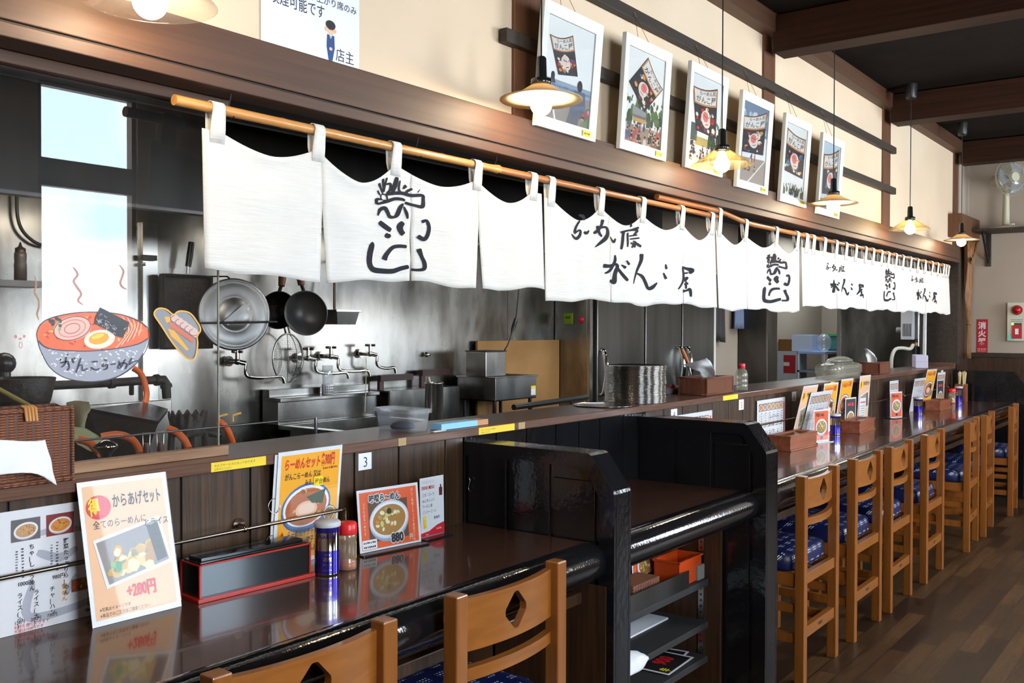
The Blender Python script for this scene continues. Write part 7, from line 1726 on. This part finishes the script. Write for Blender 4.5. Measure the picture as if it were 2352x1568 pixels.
# ---- near stoves seen through the glass
zs = 0.90
k = thing('wok_range', 'low steel wok range behind the glass screen', 'stove', (1.7, 3.1, 0))
MB().box((X0 + 0.1, 2.62, 0), (2.75, 3.60, zs), M['steel_dark']).build('body', k)
pz_ = AY(330, 920, 3.58).z
MB().box((X0 + 0.1, 3.56, zs), (AY(388, 910, 3.58).x, 3.60, pz_), M['steel']).build('back_panel', k, bevel=0.003)
k = thing('gas_pipe', 'black gas pipe with an elbow above the wok range', 'pipe', AY(240, 880, 3.5))
e = AY(376, 872, 3.53)
MB().tube([AY(-30, 892, 3.53), AY(250, 879, 3.53), AY(362, 872, 3.53), e, AY(381, 880, 3.53), AY(383, 915, 3.53)], [0.017, 0.017, 0.017, 0.019, 0.019, 0.018], M['iron'], 12).build('pipe', k)
MB().tube([AY(356, 873, 3.53), AY(364, 872, 3.53)], 0.024, M['iron'], 12).tube([AY(381, 882, 3.53), AY(382, 890, 3.53)], 0.024, M['iron'], 12).tube([AY(250, 879, 3.53), AY(262, 878, 3.53)], 0.023, M['iron'], 12).build('coupling', k)
MB().tube([AY(302, 878, 3.53), AY(302, 905, 3.55)], 0.010, M['iron'], 8).build('pipe_bracket', k)
HO = plain('hose_orange', (0.62, 0.115, 0.02), 0.45)
for lab, y, pts in (('orange gas hose dropping from the pipe behind the painted bowl', 3.40, [(306, 845), (325, 860), (336, 895), (336, 915), (330, 930)]), ('orange gas hose arching over the wok range by the chrome tap head', 2.75, [(232, 1003), (270, 998), (300, 1007), (315, 1024), (322, 1042)]),
        ('orange gas hose beside the iron burner, dropping to the ledge', 2.62, [(385, 984), (405, 992), (423, 1010), (433, 1030)]), ('orange gas hose past the edge of the glass screen', 2.75, [(500, 966), (518, 980), (530, 1005), (535, 1022)]), ('short orange gas hose lying behind the wicker basket', 2.60, [(180, 1008), (205, 1016), (222, 1032), (232, 1042)])):
    k = thing('gas_hose', lab, 'hose', AY(*pts[0], y), group='orange gas hoses'); MB().tube(bezier([AY(a, b, y - 0.02 * i) for i, (a, b) in enumerate(pts)], 6), 0.0115, HO, 12).build('hose', k)
# iron burner: wavy cast ring on feet
c = AY(432, 955, 2.98); s_ = scale_at(c) * 1.08
k = thing('iron_burner', 'cast iron wok burner with a wavy rim beside the glass edge', 'burner', c)
mb = MB(); N = 154; R0 = 40 * s_
for (r0, z0_, r1, z1_) in ((R0 * 0.8, -0.07, R0 * 1.02, 0.0),):
    vs = []
    for i in range(N):
        a = 2 * pi * i / N; w_ = 0.5 + 0.5 * sin(a * 14)
        for rr, zz in ((r0, z0_), (r1, z1_ + 0.018 * w_), (r1 * 0.93, z1_ + 0.018 * w_), (r0 * 0.9, z0_)): vs.append(c + Vector((rr * cos(a), rr * sin(a), zz)))
    mb.add(vs, [(i * 4 + q, ((i + 1) % N) * 4 + q, ((i + 1) % N) * 4 + q + 1, i * 4 + q + 1) for i in range(N) for q in range(3)], M['iron'], True)
mb.build('wavy_ring', k, bevel=0)
mb = MB()
for i in range(4): a = pi / 4 + pi / 2 * i; mb.tube([c + Vector((R0 * 0.85 * cos(a), R0 * 0.85 * sin(a), -0.06)), (c.x + R0 * cos(a), c.y + R0 * sin(a), zs + 0.008)], 0.012, M['iron'], 8)
mb.build('foot', k)
MB().tube([c + Vector((R0 * 0.7, -0.02, -0.06)), c + Vector((R0 * 1.7, -0.03, -0.075))], 0.014, M['iron'], 10).build('gas_inlet', k)
for dx in (0.04, 0.10): MB().tube([c + Vector((R0 * 0.8 + dx, -0.05, -0.03)), c + Vector((R0 * 0.8 + dx, -0.05, -0.005)), c + Vector((R0 * 0.8 + dx + 0.035, -0.05, 0.0))], 0.005, C_(196, 150, 60, 0.3), 6).build('brass_valve', k)
# dark tray and the black wok
q = [AZ(205, 1000, 1.0)]
yt_ = 2.85
a, b, c2, d2 = AY(206, 946, 3.05), AY(330, 930, 3.25), AY(385, 946, 3.10), AY(362, 976, 2.74)
k = thing('dark_tray', 'dark blue-black steel sheet lying slanted over the wok range', 'tray', a)
mb = MB(); n_ = (b - a).cross(d2 - a).normalized() * 0.012
mb.add([a, b, c2, d2, a - n_, b - n_, c2 - n_, d2 - n_], [(0, 1, 2, 3), (7, 6, 5, 4), (0, 4, 5, 1), (1, 5, 6, 2), (2, 6, 7, 3), (3, 7, 4, 0)], plain('tray_blue', (0.018, 0.024, 0.05), 0.25, metal=0.6)); mb.build('sheet', k)
mb = MB(); lo = [Vector((p_.x, p_.y, zs + 0.002)) for p_ in (a, d2)]
mb.add([a, d2, lo[1] + Vector((-0.12, 0.0, 0)), lo[0] + Vector((0.10, 0, 0))] + [p_ + Vector((0, 0.25, 0)) for p_ in (a, d2, lo[1] + Vector((-0.12, 0, 0)), lo[0] + Vector((0.10, 0, 0)))], [(0, 1, 2, 3), (7, 6, 5, 4), (0, 4, 5, 1), (1, 5, 6, 2), (2, 6, 7, 3), (3, 7, 4, 0)], M['iron']); mb.build('burner_box', k)
c = AY(50, 905, 3.05); r_ = 72 * scale_at(c)
k = thing('black_wok', 'black iron wok on the range behind the wicker basket', 'wok', c)
MB().lathe([(0.0005, -0.13), (r_ * 0.5, -0.10), (r_ * 0.85, -0.02), (r_, 0.05), (r_ * 0.985, 0.052), (r_ * 0.83, -0.01), (r_ * 0.48, -0.09), (0.0005, -0.12)], M['iron'], 48, c).lathe([(r_ * 0.55, zs + 0.001 - c.z), (r_ * 0.62, -0.085)], M['iron'], 32, c).build('wok_body', k)
MB().tube([AY(-20, 882, 2.80), AY(0, 895, 2.80), AY(67, 932, 2.72)], 0.007, C_(150, 130, 70, 0.4), 8).build('handle', k)
c = AY(10, 862, 3.25)
k = thing('tap_column', 'black gas cock standing behind the wok', 'valve', c)
MB().cyl((c.x, c.y, zs), c + Vector((0, 0, 0.02)), 0.02, M['black'], n=14).ball(c + Vector((0, 0, 0.04)), 0.036, M['black'], 14, 8).cyl(c + Vector((0.03, 0, -0.02)), c + Vector((0.075, 0, -0.03)), 0.012, M['black'], n=10).build('cock', k)
# cloths on the range
def rag(label, pts_px, y, col, name='dish_cloth'):
    P = [[AY(x, yy, y + dy) for x, yy, dy in row] for row in pts_px]
    tissue(label, (0, 0, 0), P, C_(*col, 0.9), name)
rag('beige cloth hanging at the corner of the dark tray', [[(152, 925, 0.1), (180, 920, 0.1), (205, 922, 0.05)], [(160, 950, 0.05), (185, 945, 0.0), (208, 940, 0.0)], [(166, 975, 0.0), (186, 978, -0.04), (200, 955, -0.02)], [(178, 985, 0.0), (192, 985, -0.03), (196, 972, -0.02)]], 2.85, (120, 112, 84))
rag('olive green cloth spread over the front of the wok range', [[(168, 980, 0.1), (200, 985, 0.1), (225, 1000, 0.08)], [(166, 1000, 0.02), (205, 1003, 0.02), (240, 1015, 0.0)], [(170, 1012, -0.05), (205, 1025, -0.05), (245, 1024, -0.06)], [(180, 1022, -0.1), (208, 1036, -0.1), (238, 1032, -0.1)]], 2.70, (140, 146, 108))
# chrome tap head and two clips near the ledge
c = AY(243, 1036, 2.42)
k = thing('chrome_tap_head', 'chrome lever head of a tap just behind the glass screen', 'tap', c)
MB().lathe([(0.013, -0.19), (0.013, -0.01), (0.020, 0.0), (0.032, 0.012), (0.030, 0.018), (0.010, 0.030), (0.0005, 0.031)], M['chrome'], 28, c).build('lever', k)
MB().cyl((c.x, c.y, zs - 0.1), c + Vector((0, 0, -0.17)), 0.018, M['chrome'], n=16).build('stem', k)
lp_z = AY(352, 1012, 2.5).z
for i, (px, py) in enumerate(((336, 1020), (368, 1005))):
    c = AY(px, py, 2.5); c.z = lp_z; k = thing('wood_handle_tool', ['small wooden handled tool hanging by the ledge, nearer the chrome tap head', 'small wooden handled tool hanging by the ledge, nearer the iron burner'][i], 'tool', c)
    MB().tube([c + Vector((0, 0, -0.005)), c + Vector((0.002, 0, -0.04)), c + Vector((0, 0, -0.08))], [0.009, 0.011, 0.009], C_(70, 38, 26), 10).build('handle', k)
    MB().tube([c + Vector((-0.01, 0, -0.02)), c + Vector((-0.012, 0, 0.025)), c + Vector((0.012, 0, 0.025)), c + Vector((0.01, 0, -0.02))], 0.0018, M['steel_clean'], 6).build('wire_loop', k)
lp = AY(352, 1012, 2.5)
k = thing('tool_rail', 'thin steel bar behind the ledge that small tools hang from', 'rail', (1.4, 2.5, lp.z)); MB().tube([(0.5, 2.5, lp.z + 0.022), (2.2, 2.5, lp.z + 0.022)], 0.003, M['steel_dark'], 8).build('bar', k)
for x_ in (0.5, 2.2): MB().tube([(x_, 2.5, lp.z + 0.022), (x_, 2.5, 0.861)], 0.006, M['steel_clean'], 8).build('post', k)
k = thing('floor_tap_box', 'low steel cabinet front under the chrome tap head', 'cabinet', (1.3, 2.45, 0)); MB().box((X0 + 0.1, 2.34, 0), (2.3, 2.60, 0.86), M['steel_dark']).build('body', k)
# wall shelf with the squeeze bottle
p = AY(50, 652, 3.86)
k = thing('wall_shelf', 'narrow steel wall shelf behind the glass screen', 'shelf', (p.x, 3.9, p.z)); MB().box((X0, 3.80, p.z - 0.012), (AY(98, 652, 3.86).x, 3.985, p.z + 0.012), M['steel_dark']).build('board', k)
for x_ in (0.6, 1.6): MB().box((x_, 3.82, p.z - 0.09), (x_ + 0.012, 3.985, p.z - 0.012), M['steel_dark']).build('bracket', k)
c = AY(47, 645, 3.87); c.z = p.z + 0.012; hh = AY(47, 556, 3.87).z - c.z; rr = 13.5 * scale_at(c)
k = thing('squeeze_bottle', 'dark squeeze bottle with a pointed cap on the steel wall shelf', 'bottle', c)
MB().lathe([(0.0005, 0.001), (rr, 0.0), (rr, hh * 0.42), (rr * 0.93, hh * 0.5), (rr, hh * 0.6), (rr * 0.98, hh * 0.72), (rr * 0.75, hh * 0.76)], C_(74, 66, 60, 0.35), 24, c).build('bottle_body', k)
MB().lathe([(rr * 0.85, hh * 0.74), (rr * 0.85, hh * 0.84), (rr * 0.5, hh * 0.87), (rr * 0.28, hh * 0.9), (rr * 0.12, hh), (0.0005, hh)], C_(52, 30, 24, 0.35), 24, c).build('cap', k)
k = thing('black_cable', 'black cable looping down the steel wall behind the glass screen', 'cable', AY(60, 530, 3.97)); MB().tube(bezier([AY(38, 440, 3.97), AY(40, 495, 3.97), AY(52, 530, 3.97), AY(80, 556, 3.97), AY(110, 566, 3.97)], 6), 0.007, M['black'], 10).build('cable', k)
k = thing('wall_seam', 'upright steel joint strip on the back wall behind the glass screen', 'strip', AY(355, 700, 3.98)); MB().box((AY(328, 700, 3.98).x, 3.978, 0.9), (AY(362, 700, 3.98).x, 3.999, 1.97), M['steel_clean']).build('strip', k)
a = AY(341, 592, 3.97); k = thing('wall_box', 'small dark switch box on the upright joint strip', 'switch', a); MB().box((a.x - 0.035, 3.955, a.z - 0.012), (a.x + 0.035, 3.977, a.z + 0.012), C_(60, 58, 54)).build('box_body', k); MB().cyl((a.x - 0.02, 3.977, a.z - 0.03), (a.x - 0.02, 3.95, a.z - 0.03), 0.008, M['chrome'], n=12).build('knob', k)

# ---- far part of the kitchen
# aprons on hooks at the grey wall
for i, (lab, px0, px1, z1, z0, col) in enumerate((('dark bag hanging at the grey kitchen wall next to the fridge', 1640, 1662, 690, 775, (70, 66, 66)), ('blue grey apron hanging at the grey kitchen wall', 1684, 1706, 690, 755, (120, 136, 166)), ('grey apron with dark edge hanging at the grey kitchen wall', 1712, 1750, 690, 740, (140, 150, 170)))):
    y = YB - 0.05
    a, b = AY(px0, z1, y), AY(px1, z0, y)
    mb = MB(); vs = []; n, m_ = 16, 8
    zt_ = a.z + 0.25
    for j in range(m_ + 1):
        for q in range(n + 1):
            u, v = q / n, j / m_
            sh = 1 - 0.35 * (1 - v); x = (a.x + b.x) / 2 + (u - 0.5) * (b.x - a.x) * sh
            vs.append((x, y - 0.02 * sin(u * 14 + i), zt_ + (b.z - zt_) * v - 0.05 * (u if i == 0 else 0) * v))
    mb.add(vs, [(j * (n + 1) + q, j * (n + 1) + q + 1, (j + 1) * (n + 1) + q + 1, (j + 1) * (n + 1) + q) for j in range(m_) for q in range(n)], C_(*col, 0.8), True)
    k = thing('hanging_apron' if i else 'hanging_bag', lab, 'apron' if i else 'bag', ((a.x + b.x) / 2, y, zt_))
    mb.build('cloth', k, solid=0.003)
    MB().tube([((a.x + b.x) / 2, y, zt_ - 0.005), ((a.x + b.x) / 2, y - 0.01, zt_ + 0.02), ((a.x + b.x) / 2, YB, zt_ + 0.03)], 0.004, M['chrome'], 6).build('wall_hook', k)
# storage: rack with boxes beyond the doorway
xs = 10.1
def sp(px, py): return AX(px, py, xs)
k = thing('storage_rack', 'white rack with a blue top tray in the storage room', 'rack', (xs + 0.2, 3.2, 0))
a, b = sp(1832, 806), sp(1896, 800)
MB().box((xs, b.y, a.z - 0.03), (xs + 0.4, a.y, a.z), C_(150, 176, 220)).build('top_tray', k, bevel=0.004)
for yy in (a.y - 0.02, b.y): MB().box((xs, yy, 0), (xs + 0.025, yy + 0.02, a.z - 0.03), C_(196, 206, 222)).build('rack_leg', k)
MB().box((xs, b.y, 1.02), (xs + 0.4, a.y, 1.04), C_(120, 136, 160)).build('shelf_board', k)
c1, c2_ = sp(1796, 806), sp(1832, 870)
k = thing('red_marked_box', 'white box with a red panel standing beside the storage rack', 'box', (xs + 0.1, c1.y, 0))
MB().box((xs, c2_.y + 0.01, 0.5), (xs + 0.3, c1.y + 0.05, c1.z), C_(170, 172, 178)).build('box_body', k)
p_, q_ = sp(1800, 815), sp(1827, 857)
MB().box((xs - 0.003, q_.y, q_.z), (xs, p_.y, p_.z), C_(150, 26, 34)).box((xs - 0.005, (p_.y + q_.y) / 2, (p_.z + q_.z) / 2 - 0.02), (xs - 0.003, p_.y, (p_.z + q_.z) / 2 + 0.02), C_(210, 200, 200)).build('red_panel', k)
p_, q_ = sp(1817, 769), sp(1864, 803)
k = thing('white_carton', 'pale blue white carton on top of the storage rack', 'carton', (xs + 0.1, p_.y, a.z)); MB().box((xs + 0.02, q_.y, a.z), (xs + 0.3, p_.y, p_.z), C_(196, 210, 236)).build('carton_body', k)
p_, q_ = sp(1795, 779), sp(1816, 801)
k = thing('brown_carton', 'brown carton beside the pale carton in the storage room', 'carton', (xs + 0.1, p_.y, a.z)); MB().box((xs + 0.02, q_.y, c1.z), (xs + 0.25, p_.y + 0.04, p_.z), C_(116, 78, 30)).build('carton_body', k)
p_, q_ = sp(1866, 766), sp(1897, 800)
k = thing('plastic_bag', 'clear crumpled bag on the storage rack beside the pale carton', 'bag', (xs + 0.15, (p_.y + q_.y) / 2, a.z)); MB().ball((xs + 0.15, (p_.y + q_.y) / 2, (p_.z + a.z) / 2), abs(p_.y - q_.y) * 0.55, M['milky'], 14, 9, (p_.z - a.z) / (abs(p_.y - q_.y) * 1.1)).build('bag_body', k)
p_, q_ = AX(1896, 771, 10.6), AX(1923, 803, 10.6)
k = thing('green_crate', 'green plastic crate behind the storage rack', 'crate', (10.7, p_.y, 0.8)); MB().box((10.6, q_.y - 0.1, q_.z), (11.0, p_.y, p_.z), C_(70, 130, 120)).build('crate_body', k); MB().box((10.58, q_.y - 0.12, p_.z), (11.02, p_.y + 0.02, p_.z + 0.025), C_(90, 150, 90)).build('rim', k); MB().box((10.62, q_.y - 0.08, 0), (10.98, p_.y - 0.02, q_.z), C_(80, 40, 26)).build('stand', k)
k = thing('work_table', 'low steel work table at the doorway to the storage room', 'table', (9.0, 3.4, 0)); MB().box((8.2, 3.0, 0.93), (9.30, 3.66, 0.97), M['steel_clean']).build('table_top', k, bevel=0.004)
for x_, y_ in ((8.24, 3.04), (9.24, 3.04), (8.24, 3.62), (9.24, 3.62)): MB().cyl((x_, y_, 0), (x_, y_, 0.93), 0.02, M['steel_clean'], n=12).build('table_leg', k)
# water heater, pipes and the white goose-neck tap on the end wall
def ke(px, py, d=0.0): return AX(px, py, XK - d)
a, b = ke(2069, 690, 0.12), ke(2097, 780, 0.12)
k = thing('water_heater', 'grey white instant water heater with vent slots on the kitchen end wall', 'water heater', (XK, (a.y + b.y) / 2, b.z))
MB().box((XK - 0.12, b.y, b.z), (XK - 0.001, a.y, a.z + 0.25), C_(176, 176, 178, 0.35)).build('casing', k, bevel=0.006)
mb = MB(); n = 6; wv = (a.y - b.y)
zt1, zt0 = ke(2080, 743, 0.12).z, ke(2080, 772, 0.12).z
for i in range(n): yy = b.y + wv * (0.16 + 0.12 * i); mb.box((XK - 0.1215, yy, zt0), (XK - 0.1195, yy + wv * 0.055, zt1), M['black'])
mb.build('vent_slot', k)
MB().cyl((XK - 0.06, a.y, ke(2064, 758).z), (XK - 0.06, a.y + 0.05, ke(2064, 758).z), 0.028, C_(110, 110, 112), n=18).build('side_knob', k)
k = thing('water_pipes', 'steel water pipes beside the heater on the kitchen end wall', 'pipe', (XK - 0.04, 2.4, 1.2))
for px, rr, m_ in ((2110, 0.014, M['chrome']), (2120, 0.026, M['steel_dark']), (2126, 0.012, M['steel_clean'])):
    p_ = ke(px, 700, 0.045); MB().cyl((p_.x, p_.y, 1.17 if px > 2110 else 1.33), (p_.x, p_.y, 2.4), rr, m_, n=16).build('pipe', k)
p_ = ke(2100, 790, 0.06); p_.y -= 0.01; MB().ball(p_, 0.022, C_(150, 110, 60, 0.3), 12, 8).cyl(p_ + Vector((0, 0, -0.14)), p_ + Vector((0, 0, 0.05)), 0.012, M['iron'], n=10).build('brass_valve', k)
k = thing('gooseneck_tap', 'white goose-neck tap arching over the ledge by the napkin block', 'tap', ke(2060, 830, 0.3))
MB().tube(bezier([ke(2097, 792, 0.10), ke(2090, 801, 0.16), ke(2072, 799, 0.22), ke(2057, 802, 0.26), ke(2049, 818, 0.28), ke(2047, 845, 0.28), ke(2049, 872, 0.28)], 7), 0.016, C_(196, 190, 176, 0.3), 12).build('neck', k)
k = thing('dish_sink', 'steel dish sink in front of the kitchen end wall', 'sink', (8.9, 2.6, 0)); MB().box((8.5, 2.34, 0), (9.335, 2.98, 0.90), M['steel_dark']).box((8.45, 2.33, 0.90), (9.335, 2.99, 0.94), M['steel_clean']).build('sink_body', k, bevel=0.004)
for o in bpy.data.objects:
    if '_at' in o: del o['_at']
